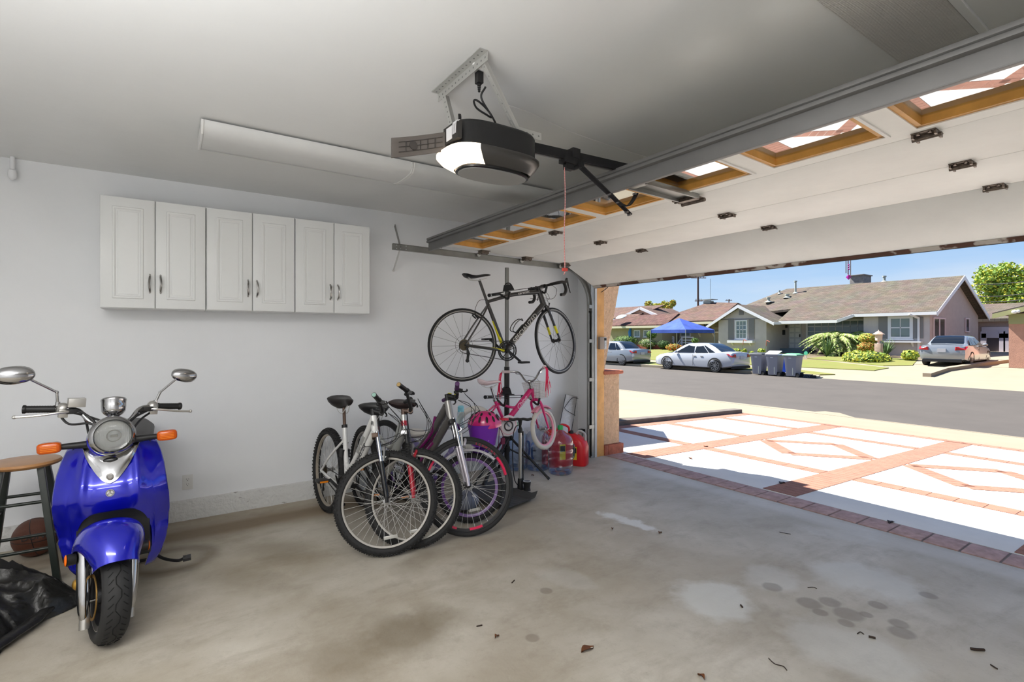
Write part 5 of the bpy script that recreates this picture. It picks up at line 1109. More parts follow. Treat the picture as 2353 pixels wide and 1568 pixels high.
# ================================================================ BICYCLES
CHR = mat('chrome', (220, 220, 222), .12, metal=1)
RUB = mat('bike_tire', (30, 30, 31), .75, bump=(120, .3, .002))
SPK = mat('spoke_steel', (206, 206, 204), .4, metal=.3)
SPKD = mat('spoke_dark', (70, 70, 72), .4, metal=.6)
RIMS = mat('rim_silver', (158, 154, 148), .5, metal=.3)
RIMB = mat('rim_black', (34, 34, 36), .35)
ALUB = mat('bike_aluminium', (160, 160, 160), .3, metal=.9)
SADB = mat('saddle_black', (34, 30, 30), .42)
CAS = mat('cassette_metal', (110, 100, 84), .4, metal=.9)
CABL = mat('cable_black', (24, 24, 26), .4)
AMB = mat('pedal_amber', (226, 130, 20), .3)
def V3(p, y=0): return Vector((p[0], p[2] if len(p) > 2 else y, p[1]))
def wheel(root, c, Rw, tr, M, tire='knob', tmat=RUB, rmat=RIMS, smat=SPK, n=36, name='wheel', rimd=.014, stripe=None, refl=True, decal=None):
    """c centre (x,z); M extra matrix (steering)"""
    c = V3(c); rr = Rw - 2 * tr * .82
    g = G(M); g.lathe([(rr - rimd * .8, -.008), (rr - .002, -.0115), (rr + .004, -.0115), (rr + .004, .0115), (rr - .002, .0115), (rr - rimd * .8, .008)], 56, c, (0, 1, 0), closed=True); w_ = g.build(name, rmat, root, smooth=50)
    g = G(M); prof = [(rr + .001, -.011)] + [(Rw - tr + tr * math.cos(a), tr * math.sin(a) * (.95 if abs(math.cos(a)) < .9 else 1)) for a in [R(-115 + 230 * k / 10) for k in range(11)]] + [(rr + .001, .011)]; g.lathe(prof, 64, c, (0, 1, 0), closed=True)
    if tire == 'knob':
        nk = 66
        for k in range(nk):
            a = 2 * PI * k / nk
            for off, ww, sh in ((0, .010, .5), (-.55, .008, 0), (.55, .008, 0), (-.92, .006, .5), (.92, .006, .5)):
                aa = a + sh * 2 * PI / nk; y = off * tr; rd = Rw - tr + tr * math.cos(math.asin(max(-1, min(1, off)))) ; d = Vector((math.cos(aa), 0, math.sin(aa))); tdir = Vector((-d.z, 0, d.x)); nn = (d * math.cos(math.asin(off)) + Vector((0, 1, 0)) * off).normalized(); p = c + d * (Rw - tr) + nn * tr; q = nn.cross(tdir)
                s1, s2 = Rw * .03, ww
                g.add([p + nn * hh + tdir * i * s1 * .5 + q * j * s2 * .7 for hh in (-.002, .0045) for i, j in ((-1, -1), (1, -1), (1, 1), (-1, 1))], [(4, 5, 6, 7), (0, 1, 5, 4), (1, 2, 6, 5), (2, 3, 7, 6), (3, 0, 4, 7)])
    g.build('tire', tmat, w_, smooth=45, normals=False)
    if stripe:
        for sg in (-1, 1):
            g = G(M); rs_ = rr + .006; g.lathe([(rs_, 0), (rs_ + stripe[1], 0), (rs_ + stripe[1], .001), (rs_, .001)], 56, c + Vector((0, sg * .0135, 0)), (0, sg, 0), closed=True); g.build('rim_stripe', stripe[0], w_)
    g = G(M); hr = .022; hw = .032
    for k in range(n):
        sg = 1 if k % 2 else -1; a = 2 * PI * k / n; b_ = a + (.75 if (k // 2) % 2 else -.75) * (1 if n > 20 else .3)
        p = c + Vector((hr * math.cos(b_), sg * hw, hr * math.sin(b_))); q = c + Vector(((rr - rimd) * math.cos(a), sg * .003, (rr - rimd) * math.sin(a))); g.tube([p, q], .0011 if tr > .015 else .0011, 4)
    g.build('spokes', smat, w_, smooth=0, normals=False)
    g = G(M); g.lathe([(.006, -.056), (.010, -.055), (.010, -.04), (.024, -.034), (.024, -.03), (.014, -.024), (.014, .024), (.024, .03), (.024, .034), (.010, .04), (.010, .055), (.006, .056)], 14, c, (0, 1, 0)); g.build('hub', ALUB if rmat != RIMB else BLKM, w_)
    if refl:
        a = R(-70); p = c + Vector((math.cos(a), 0, math.sin(a))) * (rr * .78); Mt = (M or Matrix()) @ Matrix.Translation(p) @ Matrix.Rotation(-a - R(90) + R(180), 4, 'Y'); G(Mt).box(-.045, .045, -.006, .006, -.011, .011).build('reflector', mat('reflector_clear', (160, 158, 152), .15, spec=.8), w_, bevel=.003)
    return w_
def saddle(root, c, L_, Wd, m, tilt=0, thick=.05, matrix=None):
    g = G(matrix); rings = []; c = V3(c)
    for k in range(13):
        t_ = k / 12; x = L_ * (.5 - t_); wd = Wd * (.14 + .36 * (1 / (1 + math.exp(-12 * (t_ - .58))))) * (1 if k < 12 else .55); wd *= (.55 if k == 0 else 1)
        zc_ = .012 * math.cos((t_ - .1) * 5) + .018 * t_ ** 2 + x * tilt; th = thick * (.45 + .55 * t_) * (.5 if k in (0,) else (.6 if k == 12 else 1)); ring = []
        for j in range(14):
            a = 2 * PI * j / 14; yy = math.cos(a) * wd; zz = math.sin(a); zz = zz * (.35 if zz > 0 else 1.0) * th * (1 - .35 * (abs(math.cos(a)) ** 2 if zz < 0 else 0)); ring.append(c + Vector((x, yy, zc_ + zz)))
        rings.append(ring)
    g.loft(rings); s_ = g.build('saddle', m, root, smooth=60)
    g = G(matrix)
    for sg in (-1, 1): g.tube(bez([c + Vector((L_ * .36, sg * .008, -.02 + L_ * .36 * tilt)), c + Vector((L_ * .1, sg * .02, -thick - .012)), c + Vector((-L_ * .2, sg * .022, -thick - .01)), c + Vector((-L_ * .38, sg * .03, -thick * .5))], 5), .0032, 6)
    g.build('saddle_rails', SPK, s_); return s_
def crank(root, c, m, R_=.09, rings=2, arm=.165, a0=-35, y=-.05, arm_m=None, pedal_m=None, teeth=True, amber=False):
    c = V3(c); g = G(); arm_m = arm_m or m
    for k in range(rings):
        rk = R_ - k * .018; yy = y + k * .008; 
        g.lathe([(rk - .012, 0), (rk, 0), (rk, .003), (rk - .012, .003)], 40, c + Vector((0, yy, 0)), (0, 1, 0), closed=True)
        if teeth:
            for q in range(40): a = 2 * PI * q / 40; d = Vector((math.cos(a), 0, math.sin(a))); p = c + Vector((0, yy + .0015, 0)) + d * rk; tt = Vector((-d.z, 0, d.x)) * .003; g.add([p - tt, p + tt, p + d * .005], [(0, 1, 2)])
    for q in range(5): a = 2 * PI * q / 5 + .3; g.bar(c + Vector((0, y, 0)), c + Vector((math.cos(a) * R_, y + .002, math.sin(a) * R_)), .012, .005)
    g.cyl(c + Vector((0, y - .01, 0)), c + Vector((0, -y + .01, 0)), .017, 14); cs = g.build('chainring', m, root, smooth=30)
    for sg in (1, -1):
        a = R(a0) + (0 if sg == 1 else PI); yy = (y - .018) * sg; p = c + Vector((0, yy, 0)); e_ = p + Vector((math.cos(a) * arm, -.008 * sg, math.sin(a) * arm)); g = G(); g.bar(p, e_, .022, .012, up=(0, 1, 0)); g.cyl(p + Vector((0, -.008, 0)), p + Vector((0, .008, 0)), .016, 10); ar = g.build('crank_arm', arm_m, root, bevel=.002)
        g = G(); pc = e_ + Vector((0, -.06 * sg, 0)); g.box(pc.x - .045, pc.x + .045, pc.y - .042, pc.y + .042, pc.z - .009, pc.z + .009); g.cyl(e_, pc, .007, 8); pd = g.build('pedal', pedal_m or BLKM, ar, bevel=.003)
        if amber: g = G(); g.box(pc.x + .045, pc.x + .049, pc.y - .03, pc.y + .03, pc.z - .006, pc.z + .006); g.box(pc.x - .049, pc.x - .045, pc.y - .03, pc.y + .03, pc.z - .006, pc.z + .006); g.build('pedal_reflector', AMB, pd)
    return cs
def chain(root, c, r1, q, r2, y=-.045, m=None, dz=0):
    c, q = V3(c), V3(q); a = math.atan2(c.z - q.z, c.x - q.x)
    pts = [q + r2 * Vector((math.cos(t), 0, math.sin(t))) for t in [a + R(95 + 170 * k / 8) for k in range(9)]] + [c + r1 * Vector((math.cos(t), 0, math.sin(t))) for t in [a + R(-85 + 170 * k / 14) for k in range(15)]]
    pts = [p + Vector((0, y, 0)) for p in pts]; G().tube(pts, .0036, 5, True).build('chain', m or CABL, root)
def steerM(cfg, steer):
    fa = Vector((cfg['wb'], 0, cfg['R'])); ax = Vector((-math.cos(R(cfg.get('ha', 71))), 0, math.sin(R(cfg.get('ha', 71))))); hb = fa + ax * cfg['fl'] - Vector((cfg.get('off', .04), 0, 0))
    return Matrix.Translation(hb) @ Matrix.Rotation(R(steer), 4, ax) @ Matrix.Translation(-hb), hb, ax, fa
def bike_matrix(rx, ry, hx, hy, lean=0, z=0): return Matrix.Translation((rx, ry, z)) @ Matrix.Rotation(math.atan2(hy, hx), 4, 'Z') @ Matrix.Rotation(R(lean), 4, 'X')
def fork(root, S, hb, ax, fa, kind, crown, leg, low=None, half=.05, top=.0, boot=False, arch=None):
    g = G(S); low = low or leg; st = hb + ax * top; perp = Vector((ax.z, 0, -ax.x)); offv = fa - (hb + (-ax) * ((hb - fa).dot(ax))) 
    if kind == 'susp':
        g.box(-.022, .022, -half - .014, half + .014, -.016, .016, M=Matrix.Translation(hb - ax * .012) @ Matrix.Rotation(R(-19), 4, 'Y')); cr = g.build('fork_crown', crown, root, bevel=.004)
        ln = (hb - fa).length; mid = .42
        for sg in (1, -1):
            o_ = Vector((0, sg * half, 0)) + offv * .35; p = hb + o_; q = fa + Vector((0, sg * half, 0)); m_ = p.lerp(q, mid)
            g = G(S); g.tube([p + ax * .01, m_], .0135, 12); g.build('stanchion', leg if not boot else BLK, root)
            g = G(S); g.tube([m_, q + ax * .03], [.018, .0165], 12); g.tube([q + ax * .04, q - ax * .008], [.014, .012], 8); g.lathe([(.02, 0), (.02, .01)], 12, m_ + ax * .0, -ax); g.build('fork_leg', low, root)
            if boot: g = G(S); g.lathe([(.019 if k % 2 else .0155, k * .009) for k in range(12)], 12, m_, ax); g.build('rubber_boot', BLK, root)
        g = G(S); m0 = hb.lerp(fa, mid) + offv * .8; pts = [m0 + Vector((.01, half, 0)), m0 + ax * .045 + Vector((.03, half * .7, 0)), m0 + ax * .06 + Vector((.035, 0, 0)), m0 + ax * .045 + Vector((.03, -half * .7, 0)), m0 + Vector((.01, -half, 0))]; g.tube(bez(pts, 5), .010, 8); g.build('fork_brace', low, root)
        # v brakes
        g = G(S)
        for sg in (1, -1): p = hb.lerp(fa, .40) + Vector((.03, sg * half, 0)); g.bar(p, p + ax * .10 + Vector((.012, -sg * .012, 0)), .012, .012); g.box(-.02, .02, -.005, .005, -.006, .006, M=Matrix.Translation(p + ax * .03 + Vector((0, -sg * .022, 0))))
        g.tube([hb.lerp(fa, .40) + Vector((.042, half * .7, 0)) + ax * .1, hb.lerp(fa, .40) + Vector((.042, -half * .7, 0)) + ax * .1], .002, 5); g.build('brake', ALUB if kind != 'x' else BLKM, root)
    else:
        for sg in (1, -1):
            p = hb - ax * .005 + Vector((0, sg * half * .55, 0)); k_ = hb - ax * .05 + Vector((0, sg * half, 0)); q = fa + Vector((0, sg * half, 0)); g.tube(bez([hb + Vector((0, 0, 0)), p, k_, k_.lerp(q, .6), q], 5), [.014] * 6 + [.013] * 8 + [.010] * 7, 10)
        g.build('fork_leg', leg, root)
def bars(root, S, hb, ax, head, stem_l, rise, half, sweep, barm, gripm, stem_m, gripend=None, levers=True, up=.03, stem_up=0.0, r_=.0115, gl=.12):
    top = hb + ax * (head + up); fwd = Vector((1, 0, 0)); c = top + fwd * stem_l + Vector((0, 0, stem_up))
    g = G(S); g.cyl(hb + ax * (head - .0), top + ax * .012, .0155, 14); g.tube([top, c], .017, 10); g.cyl(c + Vector((0, -.022, 0)), c + Vector((0, .022, 0)), .019, 12); st = g.build('stem', stem_m, root)
    g = G(S); pts = [c + Vector((-sweep, half, rise)), c + Vector((-sweep * .6, half * .62, rise)), c + Vector((-sweep * .05, half * .26, rise * .25)), c + Vector((0, half * .1, 0)), c + Vector((0, -half * .1, 0)), c + Vector((-sweep * .05, -half * .26, rise * .25)), c + Vector((-sweep * .6, -half * .62, rise)), c + Vector((-sweep, -half, rise))]
    cv = bez(pts, 5); g.tube(cv, r_, 10); hbm = g.build('handlebar', barm, root)
    for sg in (1, -1):
        e0 = c + Vector((-sweep, sg * half, rise)); e1 = c + Vector((-sweep * .6, sg * half * .62, rise)); d = (e1 - e0).normalized(); g = G(S); g.lathe([(.012, -.004), (.0165, -.002), (.0165, .004), (.0155, .01)] + [(.0152 + .0012 * (k % 2), .012 + k * gl / 14) for k in range(14)] + [(.018, gl + .012), (.012, gl + .014)], 14, e0, d); gr = g.build('grip', gripm, root)
        if gripend: G(S).lathe([(0, -.0065), (.013, -.006), (.0145, -.001), (.0, .001)], 14, e0, d).build('grip_cap', gripend, gr)
        if levers:
            p = e0 + d * (gl + .03); g = G(S); g.cyl(p - d * .012, p + d * .016, .019, 10); g.box(-.012, .03, -.014, .014, -.012, .012, M=Matrix.Translation(p + Vector((.012, 0, -.008)))); g.tube(bez([p + Vector((.03, 0, -.01)), p + Vector((.055, sg * .03, -.018)), p + Vector((.06, sg * .10, -.024)), p + Vector((.052, sg * .125, -.022))], 4), [.006] * 9 + [.0045] * 4, 8); g.ell(p + Vector((.0, -sg * .02, -.022)), .018, .016, .014, 10, 6); g.build('brake_lever', BLKM, root)
    return c
def cables(root, S, c, hb, ax, fa, half, rise, targets, m=CABL, seed=0):
    random.seed(seed); g = G()
    for i, (sg, tgt, lo) in enumerate(targets):
        p = S @ (c + Vector((.04, sg * half * .42, rise * .8 - .01))); t_ = S @ (tgt) if lo else tgt; f = S @ (c + Vector((.13 + .02 * i, sg * half * .15, -.03 - .02 * i))); m2 = (f + t_) / 2 + (S.to_3x3() @ Vector((.05 if lo else .02, 0, -.03)))
        g.tube(bez([p, f, m2, t_], 8), .0024, 5)
    g.build('cable', m, root)
def rear_gear(root, ra, n=5, r0=.05, m=CAS, der=True, y=-.03):
    g = G(); c = V3(ra)
    for k in range(n): g.lathe([(r0 - k * .006, 0), (r0 - k * .006, .0022)], 22, c + Vector((0, y - k * .004, 0)), (0, 1, 0))
    g.build('cassette', m, root)
    if der:
        g = G(); p = c + Vector((.01, -.06, -.02)); g.bar(p, p + Vector((.015, 0, -.05)), .02, .016); a_ = p + Vector((.02, .015, -.06)); b_ = a_ + Vector((-.01, 0, -.065)); g.bar(a_, b_, .024, .006, up=(0, 1, 0)); g.lathe([(.018, 0), (.018, .006)], 12, a_, (0, 1, 0)); g.lathe([(.018, 0), (.018, .006)], 12, b_, (0, 1, 0)); g.build('derailleur', BLKM, root)
def kick(root, p, L_=.28, m=BLKM):
    p = V3(p, .04); g = G(); g.tube([p, p + Vector((-.06, .10, -L_))], .007, 8); g.ell(p + Vector((-.06, .10, -L_)), .013, .016, .012, 8, 6); g.build('kickstand', m, root)
def tubes(root, lst, mats, name='frame', smooth=50):
    g = G()
    for pts, r_, mi in lst:
        p = [V3(q) for q in pts]; p = bez(p, 6) if len(p) > 2 else [p[0].lerp(p[1], k / 4) for k in range(5)]; n = len(p)
        rr = [r_[0] + (r_[1] - r_[0]) * k / (n - 1) for k in range(n)] if isinstance(r_, tuple) else r_
        g.tube(p, rr, 12, mi=mi)
    return g.build(name, mats, root, smooth=smooth)
def stays(lst, ra, w=.06):
    out = []
    for (x, z, y0), r_ in lst:
        for sg in (1, -1): out.append(([(x, z, sg * y0), ((x + ra[0]) / 2, (z + ra[1]) / 2, sg * w * .9), (ra[0], ra[1], sg * w)], r_, 0))
    return out

# ---------------- 1. white bike
WP = mat('bike_white', (214, 214, 212), .3, coat=.5); GREYP = mat('bike_grey_decal', (150, 150, 148), .35); DKT = mat('decal_dark', (40, 40, 44), .4)
cfg = dict(R=.335, wb=1.05, fl=.44); S, hb, ax, fa = steerM(cfg, 66)
b1 = thing('bicycle', None, 'white bicycle with black fork, leftmost and nearest of the parked row', 'bicycle', M=bike_matrix(1.10, 4.30, .075, -1, -3))
ra = (0, .335); bb = (.42, .29); stt = (.30, .73); head = .13; ht = hb + ax * head; hbb = (hb.x, hb.z); htt = (ht.x, ht.z)
tubes(b1, [([htt, hbb], .022, 0), ([bb, stt], .0175, 0), ([(hb.x - .0, hb.z + .03), bb], (.023, .021), 0), ([(ht.x, ht.z - .02), (.58, .56), (.45, .44), (.375, .455)], (.021, .019), 0)] + stays([((.33, .62, .02), .009), ((.42, .29, .03), .010)], ra), [WP])
lt = Vector(((hb.x - .0) - bb[0], 0, hb.z + .03 - bb[1])).normalized()
for sg in (-1,):
    pm = Vector((bb[0], -.0235, bb[1])) + lt * .34; text('lettering', 'ROADMASTER', .052, basis(pm, lt, (-lt.z, 0, lt.x)), DKT, b1, shear=.2)
text('badge', '(R)', .035, basis(Vector((hb.x, -.024, hb.z + .08)), (1, 0, 0), (0, 0, 1)), DKT, b1)
g = G(); q0 = Vector((ht.x, 0, ht.z - .02)); q1 = Vector((.58, 0, .56)); g.tube([q0.lerp(q1, .45), q0.lerp(q1, .9)], .0218, 12); g.build('frame_decal', GREYP, b1)
G().tube([V3(stt) + Vector((.0, 0, 0)), V3((.262, .90))], .0125, 10).build('seat_post', mat('rusty_steel', (92, 74, 64), .5, metal=.5), b1)
G().lathe([(.022, -.012), (.022, .012)], 12, V3(stt), (-.24, 0, 1)).build('seat_clamp', BLKM, b1)
saddle(b1, (.27, .925), .27, .20, SADB, thick=.08)
wheel(b1, ra, .335, .030, None, rmat=mat('rim_dull', (170, 160, 146), .5, metal=.4), refl=False); wheel(b1, (1.05, .335), .335, .030, S)
fork(b1, S, hb, ax, fa, 'susp', mat('rusty_steel', (92, 74, 64)), CHR, BLKG)
c = bars(b1, S, hb, ax, head, .06, .05, .30, .06, BLKM, BLK, BLKM, gripend=mat('teal_cap', (138, 176, 164), .5), up=.035)
cables(b1, S, c, hb, ax, fa, .30, .05, [(1, hb + Vector((.04, -.02, -.08)), True), (-1, hb + Vector((.04, .02, -.08)), True), (1, Vector((hb.x - .12, .02, hb.z - .05)), False), (-1, Vector((hb.x - .1, -.03, hb.z - .1)), False)])
crank(b1, bb, BLKM, .09, 3, .165, 170, amber=True); chain(b1, bb, .08, ra, .04); rear_gear(b1, ra); kick(b1, (.06, .30), .27)
g = G(); g.box(.30, .36, -.03, .03, .50, .56); g.build('bottle_bolt', BLKM, b1)
# ---------------- 2. silver and red bike
SLV = mat('bike_silver', (176, 178, 176), .28, metal=.4, coat=.5); REDP = mat('bike_red', (158, 20, 40), .28, coat=.6)
cfg = dict(R=.33, wb=1.03, fl=.44); S, hb, ax, fa = steerM(cfg, 64); ra = (0, .33)
b2 = thing('bicycle', None, 'silver and dark bicycle with red suspension fork, second in the parked row', 'bicycle', M=bike_matrix(1.385, 4.30, -.015, -1, -4))
head = .12; ht = hb + ax * head; htt = (ht.x, ht.z); hbb = (hb.x, hb.z)
tubes(b2, [([htt, hbb], .023, 0), ([bb, (.29, .70)], .017, 1), ([(ht.x - .01, ht.z - .03), (.62, .60), (.31, .63)], (.02, .017), 0), ([(hb.x - .01, hb.z + .02), (.62, .45), bb], (.026, .024), 0), ([(ht.x - .01, ht.z - .05), (.68, .60), (.5, .5)], (.017, .014), 0)] + stays([((.30, .62, .02), .009), ((.42, .29, .03), .010)], ra), [SLV, mat('bike_dark_maroon', (58, 22, 28), .3, coat=.5)])
G().lathe([(.024, 0), (.0245, .018), (.024, .036)], 14, hb + ax * .04, ax).build('head_badge', REDP, b2)
G().tube([V3((.29, .70)), V3((.262, .80))], .0125, 10).build('seat_post', BLKM, b2)
saddle(b2, (.265, .845), .29, .26, BLK, thick=.08)
wheel(b2, ra, .33, .029, None, refl=False); wheel(b2, (1.03, .33), .33, .029, S, smat=SPK)
fork(b2, S, hb, ax, fa, 'susp', CHR, SLV, REDP, boot=True)
c = bars(b2, S, hb, ax, head, .05, .11, .29, .09, BLKM, BLK, mat('stem_brown', (90, 74, 66), .4, metal=.5), gripend=mat('tan_cap', (176, 148, 96), .5), up=.03, stem_up=.01)
cables(b2, S, c, hb, ax, fa, .29, .11, [(1, hb + Vector((.04, -.02, -.08)), True), (-1, hb + Vector((.05, .02, -.07)), True), (1, Vector((hb.x - .15, .02, hb.z + .02)), False), (-1, Vector((hb.x - .1, -.03, hb.z - .05)), False)], seed=2)
crank(b2, bb, BLKM, .085, 3, .165, 150, amber=True); chain(b2, bb, .08, ra, .04); rear_gear(b2, ra); kick(b2, (.08, .28), .26)
# ---------------- 3. grey hybrid
GP = mat('bike_gunmetal', (108, 105, 104), .25, metal=.5, coat=.6); PUR2 = mat('bike_purple_stripe', (120, 24, 96), .3); 
cfg = dict(R=.35, wb=1.06, fl=.47); S, hb, ax, fa = steerM(cfg, 62); ra = (0, .35)
b3 = thing('bicycle', None, 'gunmetal and purple bicycle with pale fork and smooth tires, third in the parked row', 'bicycle', M=bike_matrix(1.57, 4.27, .20, -.98, -3))
head = .15; ht = hb + ax * head; htt = (ht.x, ht.z); bb = (.44, .29)
tubes(b3, [([htt, (hb.x, hb.z)], .026, 0), ([bb, (.31, .66)], .018, 1), ([(ht.x - .01, ht.z - .04), (.66, .70), (.50, .54), (.38, .46)], (.031, .026), 1), ([(hb.x - .01, hb.z + .03), (.66, .56), bb], (.033, .03), 1)] + stays([((.33, .58, .02), .01), ((.44, .29, .03), .011)], ra), [mat('bike_light_grey', (150, 148, 146), .3, metal=.4), GP])
g = G(); 
for y in (-.018, .018): g.tube(bez([Vector((ht.x - .12, y, ht.z - .13)), Vector((.66, y * 1.3, .672)), Vector((.50, y * 1.3, .515)), Vector((.38, y, .44))], 5), .012, 8)
for y in (-.02, .02): g.tube(bez([Vector((.70, y * 1.2, .61)), Vector((.62, y * 1.3, .53)), Vector((.5, y * 1.2, .38))], 5), .013, 8)
g.build('purple_stripe', PUR2, b3)
G().tube([V3((.31, .66)), V3((.27, .81))], .0135, 10).build('seat_post', BLKM, b3)
saddle(b3, (.275, .865), .27, .21, mat('saddle_brown_black', (52, 40, 40), .45), thick=.06)
PNK = mat('rim_pink', (208, 24, 76), .35)
wheel(b3, ra, .35, .021, None, tire='slick', rmat=RIMB, smat=SPKD, rimd=.02, stripe=(RIMS, .006), refl=False)
wheel(b3, (1.06, .35), .35, .021, S, tire='slick', rmat=RIMB, smat=SPK, rimd=.024, stripe=(RIMS, .007), refl=False)
fc = Vector((1.06, 0, .35)); fw_ = [o for o in b3.children if o.name.startswith('wheel')][-1]
for (d0, d1) in ((22, 50), (-78, -60), (-108, -96), (152, 168)):
    for sg in (-1, 1):
        rr_ = .35 - .021 * 1.64; g = G(S); aa = [R(d0 + (d1 - d0) * k / 10) for k in range(11)]; g.add([fc + Vector((q * math.cos(a), sg * .0105, q * math.sin(a))) for a in aa for q in (rr_ - .023, rr_ - .004)], [(2 * k, 2 * k + 1, 2 * k + 3, 2 * k + 2) for k in range(10)]); g.build('rim_decal', PNK, fw_, smooth=0, normals=False)
for sg in (-1,):
    for k, ch in enumerate('SCHWINN'):
        a = R(86 - k * 5.0); p = fc + Vector((math.cos(a) * (rr_ - .012), sg * .0118, math.sin(a) * (rr_ - .012))); Mt = S @ basis(p, (math.sin(a), 0, -math.cos(a)), (math.cos(a), 0, math.sin(a))); text('rim_letter', ch, .022, Mt, PNK, fw_)
fork(b3, S, hb, ax, fa, 'susp', BLKM, CHR, mat('bike_pale_silver', (186, 180, 188), .28, metal=.5))
GRP = mat('grip_purple', (74, 34, 88), .5)
c = bars(b3, S, hb, ax, head, .07, .03, .30, .05, BLKM, GRP, BLKM, up=.04)
g = G(S); 
for k in (-1, 1): g.lathe([(.016, 0), (.016, .004), (.010, .006)], 14, c + Vector((-.05 - .0 * k, k * .0, .02)) if k < 0 else c + Vector((0, 0, .02)), (0, 0, 1))
g.build('stem_cap', mat('yellow_cap', (196, 190, 30), .4), b3)
cables(b3, S, c, hb, ax, fa, .30, .03, [(1, hb + Vector((.04, -.02, -.10)), True), (-1, hb + Vector((.05, .02, -.12)), True), (1, Vector((hb.x - .2, .03, hb.z - .1)), False), (-1, Vector((hb.x - .16, -.03, hb.z - .1)), False)], seed=3)
crank(b3, bb, BLKM, .085, 2, .165, 200); chain(b3, bb, .08, ra, .04); rear_gear(b3, ra); kick(b3, (.08, .30), .28)
# ---------------- 4. kids purple bike
LAV = mat('bike_lavender', (128, 118, 168), .35, coat=.4); PUM = mat('bike_purple', (84, 30, 118), .35, coat=.4); WHP = mat('white_plastic', (222, 218, 220), .4)
cfg = dict(R=.26, wb=.80, fl=.33, off=.03); S, hb, ax, fa = steerM(cfg, 50); ra = (0, .26)
b4 = thing('kids_bicycle', None, 'small lavender and purple kids bicycle standing behind the gunmetal bicycle', 'bicycle', M=bike_matrix(1.74, 4.22, .24, -.97, -3))
head = .09; ht = hb + ax * head; bb = (.33, .24)
tubes(b4, [([(ht.x, ht.z), (hb.x, hb.z)], .02, 0), ([bb, (.22, .48)], .017, 0), ([(ht.x, ht.z - .03), (.5, .40), (.28, .36)], .018, 0), ([(hb.x, hb.z + .02), bb], .02, 0)] + stays([((.24, .44, .02), .008), ((.33, .24, .03), .009)], ra, .055), [LAV])
G().tube([V3((.22, .48)), V3((.20, .56))], .0125, 10).build('seat_post', CHR, b4)
saddle(b4, (.2, .60), .25, .2, mat('saddle_white', (216, 212, 206), .5), thick=.055)
wheel(b4, ra, .26, .025, None, rmat=PUM, smat=SPKD, refl=False); wheel(b4, (.80, .26), .26, .025, S, rmat=PUM, smat=SPKD, rimd=.026, stripe=(PUM, .010), n=28)
fork(b4, S, hb, ax, fa, 'rigid', LAV, LAV, half=.045)
for M_, c0, a0, a1, mm in ((S, fa, 55, 150, WHP), (None, Vector((0, 0, .26)), 20, 150, LAV)):
    g = G(M_); aa = [R(a0 + (a1 - a0) * k / 20) for k in range(21)]; rings = [[c0 + Vector((math.cos(a) * q, y, math.sin(a) * q)) for y, q in ((-.034, .272), (-.026, .288), (0, .294), (.026, .288), (.034, .272), (.0, .284))] for a in aa]; g.loft(rings); g.build('fender', mm, b4)
c = bars(b4, S, hb, ax, head, .03, .02, .20, .05, CHR, PUM, CHR, levers=False, up=.03, gl=.1)
crank(b4, bb, PUM, .06, 1, .12, 60, teeth=False, pedal_m=WHP); g = G(); g.lathe([(.0, -.004), (.075, -.004), (.075, .004), (0, .004)], 28, V3(bb, -.055), (0, 1, 0)); g.bar(V3(bb, -.055), V3(ra, -.055), .008, .07, up=(0, 0, 1)); g.build('chain_guard', WHP, b4)
# purple basket with helmet
pb = on_y(1111, 995, 3.58); bk = thing('bike_basket', pb, 'purple perforated kids basket hanging over the wheels of the parked row', 'basket'); BP = mat('basket_purple', (110, 40, 160), .4)
g = G(); rings = [[Vector((pb.x, pb.y, pb.z)) + Vector((w_ * cx_, w2 * cy_, z)) for cx_, cy_ in sup(1, 1, 28, 2.8)] for z, w_, w2 in ((-.10, .095, .075), (.06, .125, .10), (.075, .13, .105), (.075, .122, .098), (-.09, .09, .07))]; g.loft(rings); g.build('basket_shell', BP, bk, world=True, smooth=50)
g = G()
for a_, z in [(a_, z) for z in (-.05, 0, .05) for a_ in range(0, 360, 30)]:
    a_ = a_ + (15 if z == 0 else 0); q = .103 + z * .19; g.ell(pb + Vector((math.cos(R(a_)) * q * 1.05, math.sin(R(a_)) * q * .85, z)), .005, .005, .009, 6, 5)
g.build('cutouts', mat('basket_light', (190, 160, 214), .5), bk, world=True)
g = G(); pl_ = on_y(1104, 1036, 3.55); g.ell(pl_, .085, .07, .03, 18, 8); g.tube([pb + Vector((0, 0, -.1)), pl_], .02, 8); g.build('bracket', mat('deep_purple', (66, 20, 110), .4), bk, world=True)
hc = pb + Vector((.01, 0, .085)); hm = thing('helmet', hc, 'magenta kids bicycle helmet with black vents sitting in the purple basket', 'helmet')
g = G(); vs_ = []; NU, NV = 36, 10; HM = Matrix.Rotation(R(-38), 3, 'Z') @ Matrix.Rotation(R(8), 3, 'X')
for i in range(NV + 1):
    ph = R(92) * i / NV
    for j in range(NU):
        a = 2 * PI * j / NU; k = 1 + .035 * math.cos(8 * a) * math.sin(ph) ** 2; vs_.append(hc + HM @ Vector((.135 * math.sin(ph) * math.cos(a) * k, .105 * math.sin(ph) * math.sin(a) * k, .115 * math.cos(ph) - .02)))
g.add(vs_, [(i * NU + j, (i + 1) * NU + j, (i + 1) * NU + (j + 1) % NU, i * NU + (j + 1) % NU) for i in range(NV) for j in range(NU)]); g.build('shell', mat('helmet_magenta', (196, 36, 112), .25, coat=.8), hm, world=True, smooth=60)
g = G()
